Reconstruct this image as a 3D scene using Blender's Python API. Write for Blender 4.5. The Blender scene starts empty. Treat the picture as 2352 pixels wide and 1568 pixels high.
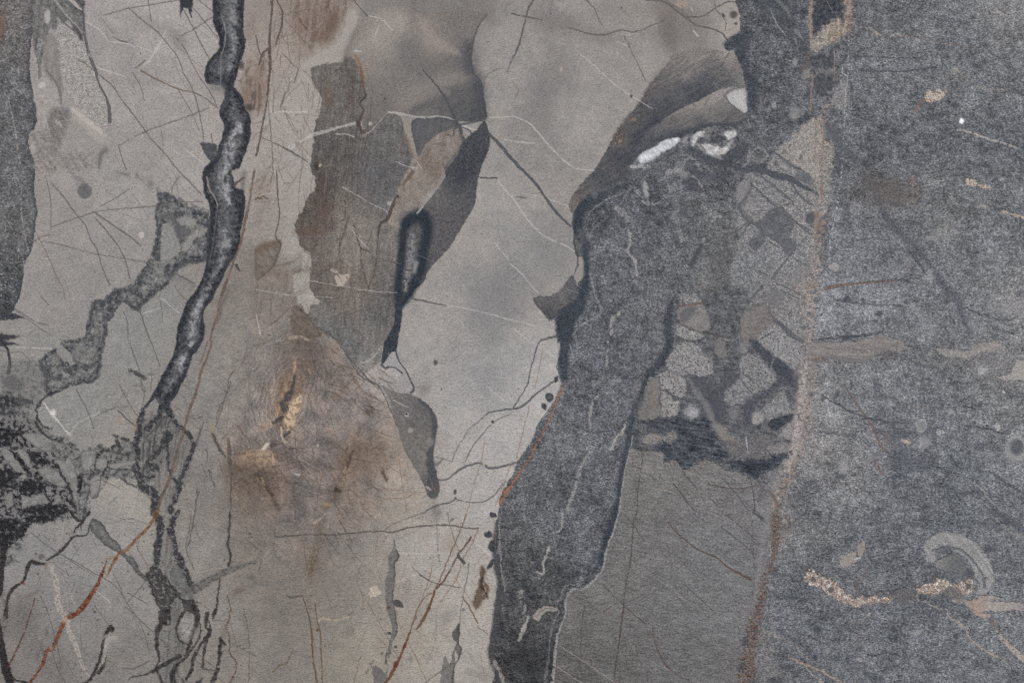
import bpy, math, time
import numpy as np

# ------------------------------------------------------------------ camera, world, lights, exposure
S = bpy.context.scene
V = 1.5 / 2352.0                 # metres per layout unit; the view is 2352 x 1568 units
CX, CY = 1176.0, 784.0

def wx(x): return (x - CX) * V
def wz(y): return (1900.0 - y) * V
cam = bpy.data.objects.new("camera", bpy.data.cameras.new("camera"))
S.collection.objects.link(cam)
cam.data.lens = 50.0
cam.data.sensor_width = 36.0
cam.data.clip_end = 50.0
cam.location = (0.0, -1.5 * 50.0 / 36.0, wz(CY))
cam.rotation_euler = (math.radians(90), 0, 0)
S.camera = cam

w = bpy.data.worlds.new("World")
S.world = w
w.use_nodes = True
w.node_tree.nodes["Background"].inputs[0].default_value = (0.80, 0.84, 0.90, 1)
w.node_tree.nodes["Background"].inputs[1].default_value = 0.18

def area(name, loc, target, sx, sy, power, col):
    l = bpy.data.lights.new(name, 'AREA')
    l.shape = 'RECTANGLE'; l.size = sx; l.size_y = sy; l.energy = power; l.color = col
    o = bpy.data.objects.new(name, l)
    S.collection.objects.link(o)
    d = [target[i] - loc[i] for i in range(3)]
    from mathutils import Vector
    o.location = loc
    o.rotation_euler = Vector(d).to_track_quat('-Z', 'Y').to_euler()
    return o
mid = (0, 0, wz(CY))
area("window_light", (4.8, -3.7, 1.1), mid, 2.0, 2.6, 206, (0.86, 0.93, 1.0))
area("room_light", (-8.6, -13.0, 3.6), mid, 6.0, 5.0, 2060, (1.0, 0.965, 0.935))
S.view_settings.view_transform = 'Standard'
S.view_settings.look = 'None'
S.view_settings.exposure = 0.0
S.view_settings.gamma = 1.0
S.cycles.use_denoising = False          # keep the stone's own fine grain
S.cycles.filter_width = 1.0

# ------------------------------------------------------------------ sampling grid over the slab face (layout units)
rng = np.random.default_rng(7)
def axis(lo, a, b, hi, fine, coarse):
    l = np.linspace(lo, a, max(2, int(round((a - lo) / coarse)) + 1))[:-1]
    m = np.linspace(a, b, int(round((b - a) / fine)) + 1)
    h = np.linspace(b, hi, max(2, int(round((hi - b) / coarse)) + 1))[1:]
    return np.concatenate([l, m, h])
XS = axis(-420, -14, 2366, 2772, 1.75, 7.0)
YS = axis(-332, -14, 1582, 1900, 1.75, 7.0)
W, H = len(XS), len(YS)
XX, YY = np.meshgrid(XS.astype(np.float32), YS.astype(np.float32))

def perlin(x, y, seed):
    r = np.random.default_rng(seed)
    n = 256
    perm = r.permutation(n).astype(np.int32)
    ang = r.random(n).astype(np.float32) * 2 * np.pi
    gx, gy = np.cos(ang), np.sin(ang)
    xf, yf = np.floor(x), np.floor(y)
    xi, yi = xf.astype(np.int32), yf.astype(np.int32)
    fx, fy = (x - xf).astype(np.float32), (y - yf).astype(np.float32)
    u = fx * fx * fx * (fx * (fx * 6 - 15) + 10)
    v = fy * fy * fy * (fy * (fy * 6 - 15) + 10)
    def g(ix, iy, dx, dy):
        h = perm[(perm[ix & 255] + iy) & 255]
        return gx[h] * dx + gy[h] * dy
    a = g(xi, yi, fx, fy); b = g(xi + 1, yi, fx - 1, fy)
    c = g(xi, yi + 1, fx, fy - 1); d = g(xi + 1, yi + 1, fx - 1, fy - 1)
    return (a + u * (b - a)) * (1 - v) + (c + u * (d - c)) * v

def fbm(sx, sy, seed, octv=3, rot=0.0, gain=0.55):
    ca, sa = math.cos(rot), math.sin(rot)
    x = (XX * ca + YY * sa) / sx
    y = (-XX * sa + YY * ca) / sy
    o = np.zeros_like(XX); amp = 1.0
    for k in range(octv):
        o += amp * perlin(x * 2 ** k + 13.7 * k + seed, y * 2 ** k - 7.1 * k + seed * 1.7, seed + k)
        amp *= gain
    return ((o - o.mean()) / o.std()).astype(np.float32)

N4 = fbm(5, 5, 1, 2); N8 = fbm(10, 10, 2); N16 = fbm(22, 22, 3); N40 = fbm(55, 55, 4); N120 = fbm(170, 170, 5, 4)
NF = fbm(9, 70, 6, 3, 0.10)            # fibres running down
ND = fbm(7, 46, 7, 3, -0.62)           # fibres running down to the right
NH = fbm(34, 6, 8, 3, 0.18)            # flat grain
NW = fbm(46, 8, 9, 3, -0.55)           # sweep
WX1 = 0.42 * fbm(13, 13, 10, 4, 0.0, 0.66); WY1 = 0.42 * fbm(13, 13, 11, 4, 0.0, 0.66)
NOI = dict(n4=N4, n8=N8, n16=N16, n40=N40, n120=N120, nf=NF, nd=ND, nh=NH, nw=NW)

C = np.zeros((H, W, 3), np.float32)    # colour of the stone with local light in it, as 0-255 display values
G = np.full((H, W), 0.20, np.float32)  # how granular the stone is
RL = np.zeros((H, W), np.float32)      # relief in millimetres
ID = np.zeros((H, W), np.int32)        # which part a point belongs to
PARTS = [("stone_matrix", None, None)] # name, parent id, label

def smooth(a, b, x):
    t = np.clip((x - a) / (b - a), 0, 1)
    return t * t * (3 - 2 * t)

def pts(s):
    out = []; ox = oy = 0.0; k = 1.0
    for tok in s.split():
        if tok[0] == '@':
            ox = 588.0 * int(tok[1]); oy = 392.0 * int(tok[2]); k = 0.25
        elif tok[0] in '#$':                   # other windows: their top-left corner in photograph-scale units
            q = tok[1:].split(','); ox = 0.784 * float(q[0]); oy = 0.784 * float(q[1]); k = 0.35 if tok[0] == '#' else 0.525
        else:
            a, b = tok.split(',')
            out.append((ox + k * float(a), oy + k * float(b)))
    return np.array(out, np.float64)

def catmull(p, closed, sub=4):
    n = len(p); out = []
    if n < 3: return p
    rngi = range(n) if closed else range(n - 1)
    for i in rngi:
        if closed:
            a, b, c, d = p[(i - 1) % n], p[i], p[(i + 1) % n], p[(i + 2) % n]
        else:
            b, c = p[i], p[i + 1]
            a = p[i - 1] if i > 0 else 2 * b - c
            d = p[i + 2] if i + 2 < n else 2 * c - b
        for k in range(sub):
            t = k / sub
            out.append(0.5 * (2 * b + (c - a) * t + (2 * a - 5 * b + 4 * c - d) * t * t + (3 * b - a - 3 * c + d) * t ** 3))
    if not closed: out.append(p[-1])
    return np.array(out)

def window(x0, y0, x1, y1):
    i0 = np.searchsorted(XS, x0); i1 = np.searchsorted(XS, x1)
    j0 = np.searchsorted(YS, y0); j1 = np.searchsorted(YS, y1)
    return slice(max(j0 - 1, 0), min(j1 + 1, H)), slice(max(i0 - 1, 0), min(i1 + 1, W))

def seg_dist(px, py, a, b):
    dx, dy = b[0] - a[0], b[1] - a[1]
    L2 = dx * dx + dy * dy + 1e-9
    t = np.clip(((px - a[0]) * dx + (py - a[1]) * dy) / L2, 0, 1)
    return np.hypot(px - a[0] - t * dx, py - a[1] - t * dy), t

def part(name, parent=None, label=None):
    PARTS.append((name, parent, label))
    return len(PARTS) - 1

def put(sl, al, col, g=None, ga=None):
    a = al[..., None]
    C[sl] = C[sl] * (1 - a) + col * a
    if g is None:
        G[sl] *= 1 - 0.55 * al
    else:
        a2 = al if ga is None else al * ga
        G[sl] = G[sl] * (1 - a2) + g * a2

def colour_at(sl, col, cps, spread=60.0):
    if cps is None:
        return np.asarray(col, np.float32)
    num = 0; den = 0
    x, y = XX[sl], YY[sl]
    for (cx, cy), c in cps:
        wgt = 1.0 / ((x - cx) ** 2 + (y - cy) ** 2 + spread ** 2) ** 1.7
        num = num + wgt[..., None] * np.asarray(c, np.float32); den = den + wgt
    return (num / den[..., None]).astype(np.float32)

def cpts(s, lift=0.0):
    "'@rc x,y:r,g,b ...' -> control points"
    out = []; ox = oy = 0.0; k = 1.0
    for tok in s.split():
        if tok[0] == '@':
            ox = 588.0 * int(tok[1]); oy = 392.0 * int(tok[2]); k = 0.25
        elif tok[0] in '#$':
            q = tok[1:].split(','); ox = 0.784 * float(q[0]); oy = 0.784 * float(q[1]); k = 0.35 if tok[0] == '#' else 0.525
        else:
            p, c = tok.split(':')
            a, b = p.split(',')
            out.append(((ox + k * float(a), oy + k * float(b)), tuple(float(q) + lift for q in c.split(','))))
    return out

def texture(sl, col, mott, tex):
    if mott is not None:                       # (colour2, noise, threshold, softness)
        c2, nm, th, so = mott
        m = smooth(th - so, th + so, NOI[nm][sl])[..., None]
        col = col * (1 - m) + np.asarray(c2, np.float32) * m
    if tex is not None:                        # list of (noise, amplitude in display values)
        for nm, amp in tex:
            col = col + (NOI[nm][sl] * amp)[..., None]
    return col

layers_wander = 3.5
def poly(s, col=None, cps=None, f=1.6, wob=2.2, g=None, alpha=1.0, name=None, parent=None, label=None, rim=None,
         mott=None, tex=None, spread=60.0, relief=0.0, hard=False, crack=None, brk=None, layers=None):
    if f < 2.6: f *= 0.72
    p = pts(s)
    for q in p:                                # shapes cut by the picture's edge run on over the slab
        if q[0] < 5: q[0] = -520
        if q[0] > 2347: q[0] = 2900
        if q[1] < 5: q[1] -= 420
        if q[1] > 1563: q[1] += 420
    if not hard: p = catmull(p, True, 3)
    rimw = rim[1] * 2.2 if rim else 0
    if layers: rimw = max(rimw, layers[-1][0] + 6)
    mg = max(f * 2, rimw) + abs(wob) * 3 + 4
    sl = window(p[:, 0].min() - mg, p[:, 1].min() - mg, p[:, 0].max() + mg, p[:, 1].max() + mg)
    px = XX[sl] + wob * WX1[sl]; py = YY[sl] + wob * WY1[sl]
    ins = np.zeros(px.shape, bool); d = np.full(px.shape, mg * 1.0, np.float32)
    ys = YS[sl[0]]; xs = XS[sl[1]]
    n = len(p)
    for i in range(n):
        a, b = p[i], p[(i + 1) % n]
        lo, hi = min(a[1], b[1]) - abs(wob) * 5 - 1, max(a[1], b[1]) + abs(wob) * 5 + 1
        j0, j1 = np.searchsorted(ys, lo), np.searchsorted(ys, hi)
        if j1 > j0:
            yy = py[j0:j1]; xx = px[j0:j1]
            cond = (a[1] > yy) != (b[1] > yy)
            xi = (b[0] - a[0]) * (yy - a[1]) / (b[1] - a[1] + 1e-12) + a[0]
            ins[j0:j1] ^= cond & (xx < xi)
        r0, r1 = np.searchsorted(ys, min(a[1], b[1]) - mg), np.searchsorted(ys, max(a[1], b[1]) + mg)
        q0, q1 = np.searchsorted(xs, min(a[0], b[0]) - mg), np.searchsorted(xs, max(a[0], b[0]) + mg)
        if r1 > r0 and q1 > q0:
            dd, _ = seg_dist(px[r0:r1, q0:q1], py[r0:r1, q0:q1], a, b)
            np.minimum(d[r0:r1, q0:q1], dd, out=d[r0:r1, q0:q1])
    sd = np.where(ins, d, -d)
    al = smooth(-f, f, sd) * alpha
    if brk is not None:                        # broken up by noise: (noise, threshold, softness)
        al = al * smooth(brk[1] - brk[2], brk[1] + brk[2], NOI[brk[0]][sl])
    cc = colour_at(sl, col, cps, spread)
    cc = texture(sl, cc, mott, tex)
    if cc.ndim == 1: cc = np.broadcast_to(cc, px.shape + (3,))
    if layers is not None:                     # mineral layers inwards from the edge: (depth, colour)
        dd = sd + 2.2 * N8[sl] + 1.2 * N4[sl] + layers_wander * N40[sl]
        ks = [q[0] for q in layers]
        cc = np.stack([np.interp(dd, ks, [q[1][c] for q in layers]) for c in range(3)], -1).astype(np.float32)
        cc = texture(sl, cc, mott, tex)
    if crack is not None:                      # (colour, noise, width)
        k = np.clip(1 - np.abs(NOI[crack[1]][sl]) / crack[2], 0, 1)[..., None] * crack[3]
        cc = cc * (1 - k) + np.asarray(crack[0], np.float32) * k
    if rim is not None:
        k = (np.exp(-np.clip(sd, 0, None) / rim[1]) * rim[2])[..., None]
        cc = cc * (1 - k) + np.asarray(rim[0], np.float32) * k
    put(sl, al, cc, g)
    if relief: RL[sl] += relief * smooth(-3, 3, sd)
    if name:
        m = smooth(-f, f, sd) > 0.5
        if m.sum() >= 10:
            i = part(name, parent, label); ID[sl][m] = i
            return i
    return None

def line(s, w, col, alpha=0.9, f=0.9, wob=1.1, name=None, parent=None, label=None, brk=None, g=None, mott=None, tex=None,
         relief=0.0, sub=4, gauss=False, ext=True):
    """w in tile pixels (a quarter of a layout unit): a number or 'a:b:c' along the line"""
    if f < 1.3: f *= 0.8
    p = pts(s)
    ws = np.array([float(q) for q in str(w).split(':')]) / 4.0
    if ext:
        def out(q, o):
            e = q[0] < 6 or q[0] > 2346 or q[1] < 6 or q[1] > 1562
            if not e: return None
            d = q - o; d = d / (np.hypot(*d) + 1e-9)
            return q + d * 150
        a = out(p[0], p[1]); b = out(p[-1], p[-2])
        if a is not None: p = np.vstack([a, p])
        if b is not None: p = np.vstack([p, b])
    p = catmull(p, False, sub)
    n = len(p)
    wv = np.interp(np.linspace(0, 1, n), np.linspace(0, 1, len(ws)), ws) if len(ws) > 1 else np.full(n, ws[0])
    mw = wv.max() * (1.6 if gauss else 0.5) + f * 2 + abs(wob) * 3 + 3
    sl = window(p[:, 0].min() - mw, p[:, 1].min() - mw, p[:, 0].max() + mw, p[:, 1].max() + mw)
    px = XX[sl] + wob * WX1[sl]; py = YY[sl] + wob * WY1[sl]
    al = np.zeros(px.shape, np.float32); xs = XS[sl[1]]; ys = YS[sl[0]]
    for i in range(n - 1):
        a, b = p[i], p[i + 1]
        r0, r1 = np.searchsorted(ys, min(a[1], b[1]) - mw), np.searchsorted(ys, max(a[1], b[1]) + mw)
        q0, q1 = np.searchsorted(xs, min(a[0], b[0]) - mw), np.searchsorted(xs, max(a[0], b[0]) + mw)
        if r1 <= r0 or q1 <= q0: continue
        dd, t = seg_dist(px[r0:r1, q0:q1], py[r0:r1, q0:q1], a, b)
        hw = (wv[i] * (1 - t) + wv[i + 1] * t) * 0.5
        if gauss:
            v = np.exp(-(dd / (hw + 0.5)) ** 2 * 0.9)
        else:
            thin = np.minimum(1.0, (hw + 0.35) / 0.95)       # finer than the grid: fainter instead
            v = smooth(-f, f, np.maximum(hw, 0.6) + 0.15 - dd) * thin
        np.maximum(al[r0:r1, q0:q1], v, out=al[r0:r1, q0:q1])
    core = al > 0.5
    al = al * alpha
    if brk is not None:
        al = al * smooth(brk[1] - brk[2], brk[1] + brk[2], NOI[brk[0]][sl])
    cc = texture(sl, np.asarray(col, np.float32), mott, tex)
    if cc.ndim == 1: cc = np.broadcast_to(cc, px.shape + (3,))
    put(sl, al, cc, g)
    if relief: RL[sl] += relief * al
    if name and core.sum() >= 12:
        i = part(name, parent, label); ID[sl][core] = i
        return i

def blob(s, rx, ry, col, alpha=1.0, rot=0.0, f=0.35, wob=2.0, name=None, parent=None, label=None, g=None, mott=None, tex=None):
    """soft-edged ellipse; rx, ry in tile pixels; f = softness as a share of the radius"""
    for q in pts(s):
        a, b = rx / 4.0, ry / 4.0
        m = max(a, b) * (1 + f) + abs(wob) * 3 + 2
        sl = window(q[0] - m, q[1] - m, q[0] + m, q[1] + m)
        px = XX[sl] + wob * WX1[sl] - q[0]; py = YY[sl] + wob * WY1[sl] - q[1]
        ca, sa = math.cos(rot), math.sin(rot)
        r = np.hypot((px * ca + py * sa) / a, (-px * sa + py * ca) / b)
        al = (1 - smooth(1 - f, 1 + f, r)) * alpha
        cc = texture(sl, np.asarray(col, np.float32), mott, tex)
        if cc.ndim == 1: cc = np.broadcast_to(cc, px.shape + (3,))
        put(sl, al, cc, g)
        if name:
            core = r < 1
            if core.sum() >= 10:
                i = part(name, parent, label); ID[sl][core] = i

def ring(s, rx, ry, width, col, alpha=0.8, rot=0.0, wob=1.5):
    q = pts(s)[0]; a, b = rx / 4.0, ry / 4.0; wd = width / 4.0
    m = max(a, b) + wd + 8
    sl = window(q[0] - m, q[1] - m, q[0] + m, q[1] + m)
    px = XX[sl] + wob * WX1[sl] - q[0]; py = YY[sl] + wob * WY1[sl] - q[1]
    ca, sa = math.cos(rot), math.sin(rot)
    r = np.hypot((px * ca + py * sa) / a, (-px * sa + py * ca) / b)
    al = np.exp(-((r - 1) * min(a, b) / (wd * 0.6)) ** 2) * alpha
    put(sl, al, np.broadcast_to(np.asarray(col, np.float32), px.shape + (3,)))

def hairs(region, n, length, ang, spread, w, col, alpha, jit=0.06, seed=1, name=None, only=None):
    """random hairlines inside a box x0,y0,x1,y1 (layout units)"""
    r = np.random.default_rng(seed)
    x0, y0, x1, y1 = region
    for _ in range(n):
        x, y = r.uniform(x0, x1), r.uniform(y0, y1)
        a = ang + r.normal() * spread
        L = length * r.uniform(0.4, 1.3)
        q = []; 
        for k in range(5):
            q.append((x, y)); a += r.normal() * jit
            x += math.cos(a) * L / 4; y += math.sin(a) * L / 4
        if only is not None and any(ID[min(np.searchsorted(YS, k[1]), H - 1), min(np.searchsorted(XS, k[0]), W - 1)] != only for k in (q[0], q[2], q[4])): continue
        line(' '.join('%.1f,%.1f' % k for k in q), w * r.uniform(0.7, 1.3), col, alpha * r.uniform(0.5, 1.1), wob=0.8, ext=False)

def specks(region, n, rmin, rmax, col, alpha, seed=1):
    r = np.random.default_rng(seed)
    x0, y0, x1, y1 = region
    for _ in range(n):
        blob('%.1f,%.1f' % (r.uniform(x0, x1), r.uniform(y0, y1)), r.uniform(rmin, rmax), r.uniform(rmin, rmax), col,
             alpha * r.uniform(0.4, 1), r.uniform(0, 3), wob=1.0)

# ------------------------------------------------------------------ the pale stone matrix: slow colour drift, uneven light painted in
BASE = cpts("""
@00 1400,240:156,148,142 1200,800:143,137,131 1700,1320:146,139,132 900,400:144,138,133 1800,300:153,146,140 1500,1000:147,140,134
@01 1200,240:143,138,131 1000,900:137,133,127 400,1000:138,133,126 1400,1300:131,129,124 600,1300:138,132,126 1750,100:146,140,133 400,300:144,137,130
@02 1200,100:131,129,124 500,60:133,130,124 1900,400:128,124,117 1900,1000:127,123,116 1150,1400:146,140,129 1350,1480:150,142,128
   2250,500:130,119,105 2250,1400:106,90,72 2150,1000:122,107,94 2000,700:126,120,111 2100,300:128,122,114 1900,1350:126,121,114
@03 700,500:131,128,124 600,900:128,124,119 1200,1300:122,117,109 400,1400:112,106,100 2000,900:132,125,116 2250,300:123,113,99 1100,250:138,133,127 1950,300:130,125,118
   2250,1300:128,120,109 1300,800:134,129,122 300,300:132,129,125 900,1250:120,116,109
@10 60,600:150,136,124 250,500:152,139,128 250,1100:154,145,135 420,800:150,141,132 100,1350:148,139,130 430,1400:147,139,131 850,150:150,140,131
   620,180:126,109,97 700,250:115,97,84 300,150:134,122,112 2300,300:145,138,130 2300,900:145,139,130 2300,1400:136,130,123 350,300:142,130,119 1150,300:146,136,126 1600,30:119,114,109 1800,20:122,117,111 2000,40:122,117,111 2180,60:130,124,118 1500,60:120,115,110
@11 250,300:146,137,128 100,500:142,132,121 420,50:150,142,133 350,650:146,136,126 200,1350:128,121,112 100,1150:118,109,99 80,850:118,108,96 2250,500:134,130,125
   2000,900:136,131,125 2200,1050:122,120,119 1700,1300:141,135,127 1600,1400:146,139,131 2200,200:147,141,132 1950,650:147,138,128 2150,1350:121,119,118
   60,1450:130,123,114 400,1400:116,106,96
@12 60,150:130,125,118 150,250:119,108,97 400,150:99,86,74 250,350:122,102,84 500,350:110,96,84 700,400:119,105,92 600,700:117,108,98 900,600:121,111,100
   1000,850:127,112,96 850,1120:101,85,71 1100,1080:119,99,80 600,1000:112,103,95 600,1350:110,100,90 200,1100:101,85,71 150,1350:96,81,67 950,1400:113,98,84
   1250,1250:150,138,121 1230,900:140,125,107 1500,100:150,145,138 1700,500:147,142,136 1900,200:138,134,129 2100,350:128,126,124 1900,700:153,148,142 2200,900:157,152,146
   1800,1300:156,150,143 2100,1350:154,149,143 1150,300:148,142,135 300,1350:106,92,78 700,1200:106,93,81 1300,1450:146,134,119 2250,200:138,135,132
@13 1500,350:155,147,136 1850,500:157,149,138 2100,450:158,150,141 1750,1000:152,143,130 1450,1250:150,140,126 1050,1150:143,133,119 800,1350:130,121,108 400,1300:122,114,103
   200,900:117,108,97 500,450:116,102,88 800,700:124,115,105 800,350:124,116,107 1100,600:136,126,113 200,400:119,110,100 300,100:112,102,92 1950,1350:153,145,134 2050,1100:156,148,137
   1000,1450:146,136,121 200,1450:120,112,103 700,1000:128,119,107
@20 100,200:138,131,124 300,150:128,122,117 600,120:136,129,121 1000,100:132,125,118 1300,150:134,126,118 1800,60:136,128,120 2000,200:152,142,132 250,900:123,118,114 500,700:130,125,119
   800,600:141,135,127 900,900:143,137,129 700,1200:143,137,130 300,1300:124,120,115 100,1250:130,125,118 450,1000:136,131,124 1150,500:141,134,126 1700,350:128,122,116 450,1450:132,127,120 1450,300:120,113,107
@21 150,150:140,134,127 350,700:127,124,121 150,900:125,122,120 350,300:138,132,125 300,450:140,134,128 350,1000:142,135,127 100,1250:140,133,125 250,1450:148,141,133 480,250:143,134,124
@22 150,150:145,140,135 300,250:154,149,144 150,700:157,152,147 60,1000:156,150,144 100,400:156,151,146
""")
num = np.zeros((H, W, 3), np.float32); den = np.zeros((H, W), np.float32)
for (cx, cy), c in BASE:
    wgt = (1.0 / ((XX - cx) ** 2 + (YY - cy) ** 2 + 46.0 ** 2) ** 1.7).astype(np.float32)
    num += wgt[..., None] * np.asarray(c, np.float32); den += wgt
C[:] = num / den[..., None]
del num, den
g_ = C.mean(-1, keepdims=True); C = g_ + (C - g_) * 0.88 + 5.0 + 4.0 * np.exp(-((XX - 1130) / 330) ** 2 - ((YY - 1050) / 420) ** 2)[..., None]
C += (N120 * 1.5 + N40 * 1.6 + N16 * 1.5 + N8 * 1.3)[..., None]
C[..., 0] += N40 * 0.5; C[..., 2] -= N40 * 0.5

# ---- fine fibre in the brown area
wood = smooth(0, 1, 1.25 - np.hypot((XX - 720) / 260, (YY - 1010) / 300))
C += (wood * (ND * 2.2 + N4 * 2.0 + N16 * 2.5))[..., None]
C += (wood * N40)[..., None] * np.asarray((6.0, 4.0, 2.5), np.float32)
C += (wood * 7.0)[..., None] * np.asarray((1.2, 0.95, 1.25), np.float32); m_ = (wood * 0.08)[..., None]; g_ = C.mean(-1, keepdims=True); C = C * (1 - m_) + g_ * m_
# growth rings round the brown eye
q = pts("@12 290,520")[0]
ca, sa = math.cos(0.28), math.sin(0.28)
ex = (XX - q[0]) * ca + (YY - q[1]) * sa; ey = -(XX - q[0]) * sa + (YY - q[1]) * ca
er = np.hypot(ex / 1.0, ey / 2.0) + N40 * 3.0 + N16 * 0.5
rg = (np.sin(er * 0.72) + 0.7 * np.sin(er * 1.55 + 1)) * smooth(130, 45, er) * smooth(10, 22, er)
C[..., 0] += rg * 9; C[..., 1] += rg * 8.2; C[..., 2] += rg * 7.2
ra = smooth(46, 22, er) * 0.55
C[:] = C * (1 - ra[..., None]) + np.asarray((118, 92, 70), np.float32) * ra[..., None]

# ------------------------------------------------------------------ soft stains (part of the matrix)
for s_, al_ in (("@10 260,0 880,0 900,90 820,280 700,410 600,450 500,540 400,470 350,280", 0.75), ("@00 2260,560 2352,500 @10 60,650 90,900 30,1050 @00 2270,1000 2230,860", 0.8), ("@11 0,0 130,40 150,260 60,420 0,500", 0.4), ("@11 0,980 330,960 340,1230 200,1400 60,1568 0,1568", 0.4)):
    poly(s_, (134, 118, 106), f=16, wob=10, alpha=al_, mott=((106, 89, 78), 'nf', 0.35, 0.9), tex=[('n16', 4), ('n8', 3)], brk=('n16', -1.2, 1.3))
hairs((600, 0, 800, 130), 40, 60, 1.7, 0.45, 8, (98, 80, 69), 0.5, seed=18, jit=0.3)
hairs((590, 120, 680, 420), 24, 50, 1.7, 0.5, 8, (104, 84, 72), 0.5, seed=19, jit=0.3)
poly("@10 860,110 960,160 900,270 870,400 830,500 760,560 560,605 510,640 430,640 480,560 600,470 700,430 800,300", (155, 147, 138), f=4, wob=4, alpha=0.85, tex=[('n16', 2)], name="pale_ribbon")
poly("@10 500,640 560,830 590,900 590,1000 530,1180 510,1420 500,1568 @11 545,100 470,240 380,420 350,510 370,590 400,690 300,800 250,700 230,500 330,300 330,60 @10 350,1500 330,1300 390,1100 370,900 400,700", (153, 145, 136), f=9, wob=4, alpha=0.6, tex=[('n16', 2.5), ('n8', 2)])
DARK = (58, 61, 66)
line("@10 1080,170 1000,250 920,300 870,400 830,500", 60, (112, 107, 102), 0.7, gauss=True)
blob("@10 640,150", 170, 140, (120, 102, 90), 0.2, f=0.6, mott=((98, 82, 70), 'n16', 0.6, 0.6))
blob("@10 700,240", 50, 150, (106, 86, 72), 0.7, 0.2, f=0.6)
blob("@10 600,340", 60, 60, (116, 94, 78), 0.6, f=0.6)
blob("@10 400,220", 60, 90, (122, 102, 88), 0.45, f=0.7)
blob("@10 40,780", 60, 190, (122, 98, 84), 0.35, f=0.6, mott=((100, 80, 68), 'nf', 0.5, 0.6))
blob("@00 2280,900", 70, 160, (118, 98, 84), 0.6, f=0.7, mott=((88, 76, 68), 'nf', 0.4, 0.7))
blob("@00 2300,250", 60, 120, (134, 118, 104), 0.6, f=0.7)
line("@10 870,100 800,300 700,420 560,480 480,590 400,700 400,900", "100:120:120", (156, 147, 138), 0.6, gauss=True)
poly("@10 1000,0 1440,0 1410,80 1180,75 1080,130 1040,170 960,160 920,90 970,30", (121, 117, 113), f=6, alpha=0.75)
blob("@20 300,880", 130, 330, (119, 115, 111), 0.55, 0.25, f=0.8, wob=8)
blob("@20 450,210", 230, 90, (114, 109, 105), 0.6, 0.15, f=0.8, wob=8)
blob("@20 800,350", 150, 60, (118, 112, 107), 0.5, 0.0, f=0.8, wob=6)
blob("@20 1440,250", 85, 200, (110, 103, 98), 0.8, -0.1, f=0.6, wob=6)
blob("@20 1680,260", 130, 130, (118, 112, 106), 0.6, 0.3, f=0.8, wob=6)
blob("@20 1480,100", 160, 90, (122, 112, 104), 0.6, 0.3, f=0.8, wob=6)
blob("@20 1000,100", 300, 60, (134, 125, 116), 0.4, f=0.8, wob=8)
blob("@21 350,700", 170, 300, (124, 121, 119), 0.5, 0.1, f=0.8, wob=8)
blob("@11 2230,1150", 220, 260, (120, 118, 118), 0.5, 0.3, f=0.8, wob=8)
blob("@00 1450,250", 330, 70, (128, 123, 119), 0.5, 0.35, f=0.8, wob=6)
blob("@00 1650,400", 50, 120, (120, 115, 110), 0.5, -0.5, f=0.8, wob=6)
blob("@01 300,230 700,420 900,1000", 200, 120, (130, 126, 120), 0.4, 0.3, f=0.8, wob=8)

# ------------------------------------------------------------------ left border: granular stone
LB = poly("""@00 0,0 290,0 300,150 300,300 280,450 270,600 280,750 300,850 320,950 335,1080 325,1160 270,1230 255,1320 300,1430 320,1560
@01 310,150 328,300 338,400 325,500 305,650 270,770 220,880 200,1050 160,1200 100,1300 50,1370 10,1440 0,1520""",
          cps=cpts("@00 120,300:112,111,110 120,800:102,102,102 100,1300:104,104,104 20,200:112,104,98 @01 100,200:106,106,106 180,500:112,111,109 80,1000:86,87,89 60,1250:78,79,82"),
          g=0.85, rim=((66, 69, 74), 6, 0.75), tex=[('n8', 5), ('n16', 5), ('n40', 4)], mott=((124, 122, 120), 'n4', 1.2, 0.5),
          name="granular_border", label="dark granular stone along the slab's left side")
for s, wd in (("@01 195,100 195,350 215,520 240,640 265,740", 12), ("@01 150,680 215,820 215,870", 10), ("@00 70,880 130,1150 160,1350 185,1500", 12),
              ("@01 0,350 50,420 100,520 140,600", 10)):
    line(s, wd, (150, 145, 139), 0.7, brk=('n8', -0.6, 0.8), name="pale_vein", parent=LB)
blob("@00 20,250", 30, 130, (110, 78, 64), 0.5, f=0.7)

# ---- broken pale wedge beside it
poly("@00 300,0 520,0 540,120 460,250 420,400 380,560 380,700 340,720 330,500 300,300", (106, 104, 102), f=3, alpha=0.85, tex=[('nf', 6), ('n8', 5)], g=0.45, name="grey_lens")
poly("@00 540,0 760,0 772,300 700,280 620,180 540,120", (108, 106, 104), f=3, tex=[('nd', 9), ('n8', 6)], g=0.4, name="grey_lens")
line("@00 650,0 700,50 750,95", "50:30:10", (168, 161, 154), 0.85, name="pale_vein")
line("@00 520,20 600,130 700,230 755,300", "30:20:14", (146, 141, 135), 0.7)
line("@00 670,265 720,290 750,325", "24:30:14", (84, 83, 82), 0.85)
poly("@00 420,330 500,330 550,450 560,700 600,820 560,840 500,760 400,650", (125, 119, 112), f=5, alpha=0.8, tex=[('nf', 5)])
poly("@00 300,830 460,800 560,880 560,970 480,960 400,1000 410,1150 400,1230 330,1220 345,1080", (150, 145, 139), f=3, alpha=0.8, tex=[('n8', 5)])
poly("@00 480,1000 640,1000 650,1100 580,1250 540,1400 460,1350 440,1100", (113, 109, 105), f=8, alpha=0.75, tex=[('nd', 6), ('n8', 5)], g=0.35)
poly("@00 270,1240 420,1200 460,1350 560,1420 900,1400 880,1540 700,1568 320,1568 300,1430", (130, 124, 117), f=8, alpha=0.6, tex=[('nd', 8), ('n8', 6)], g=0.4)
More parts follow.
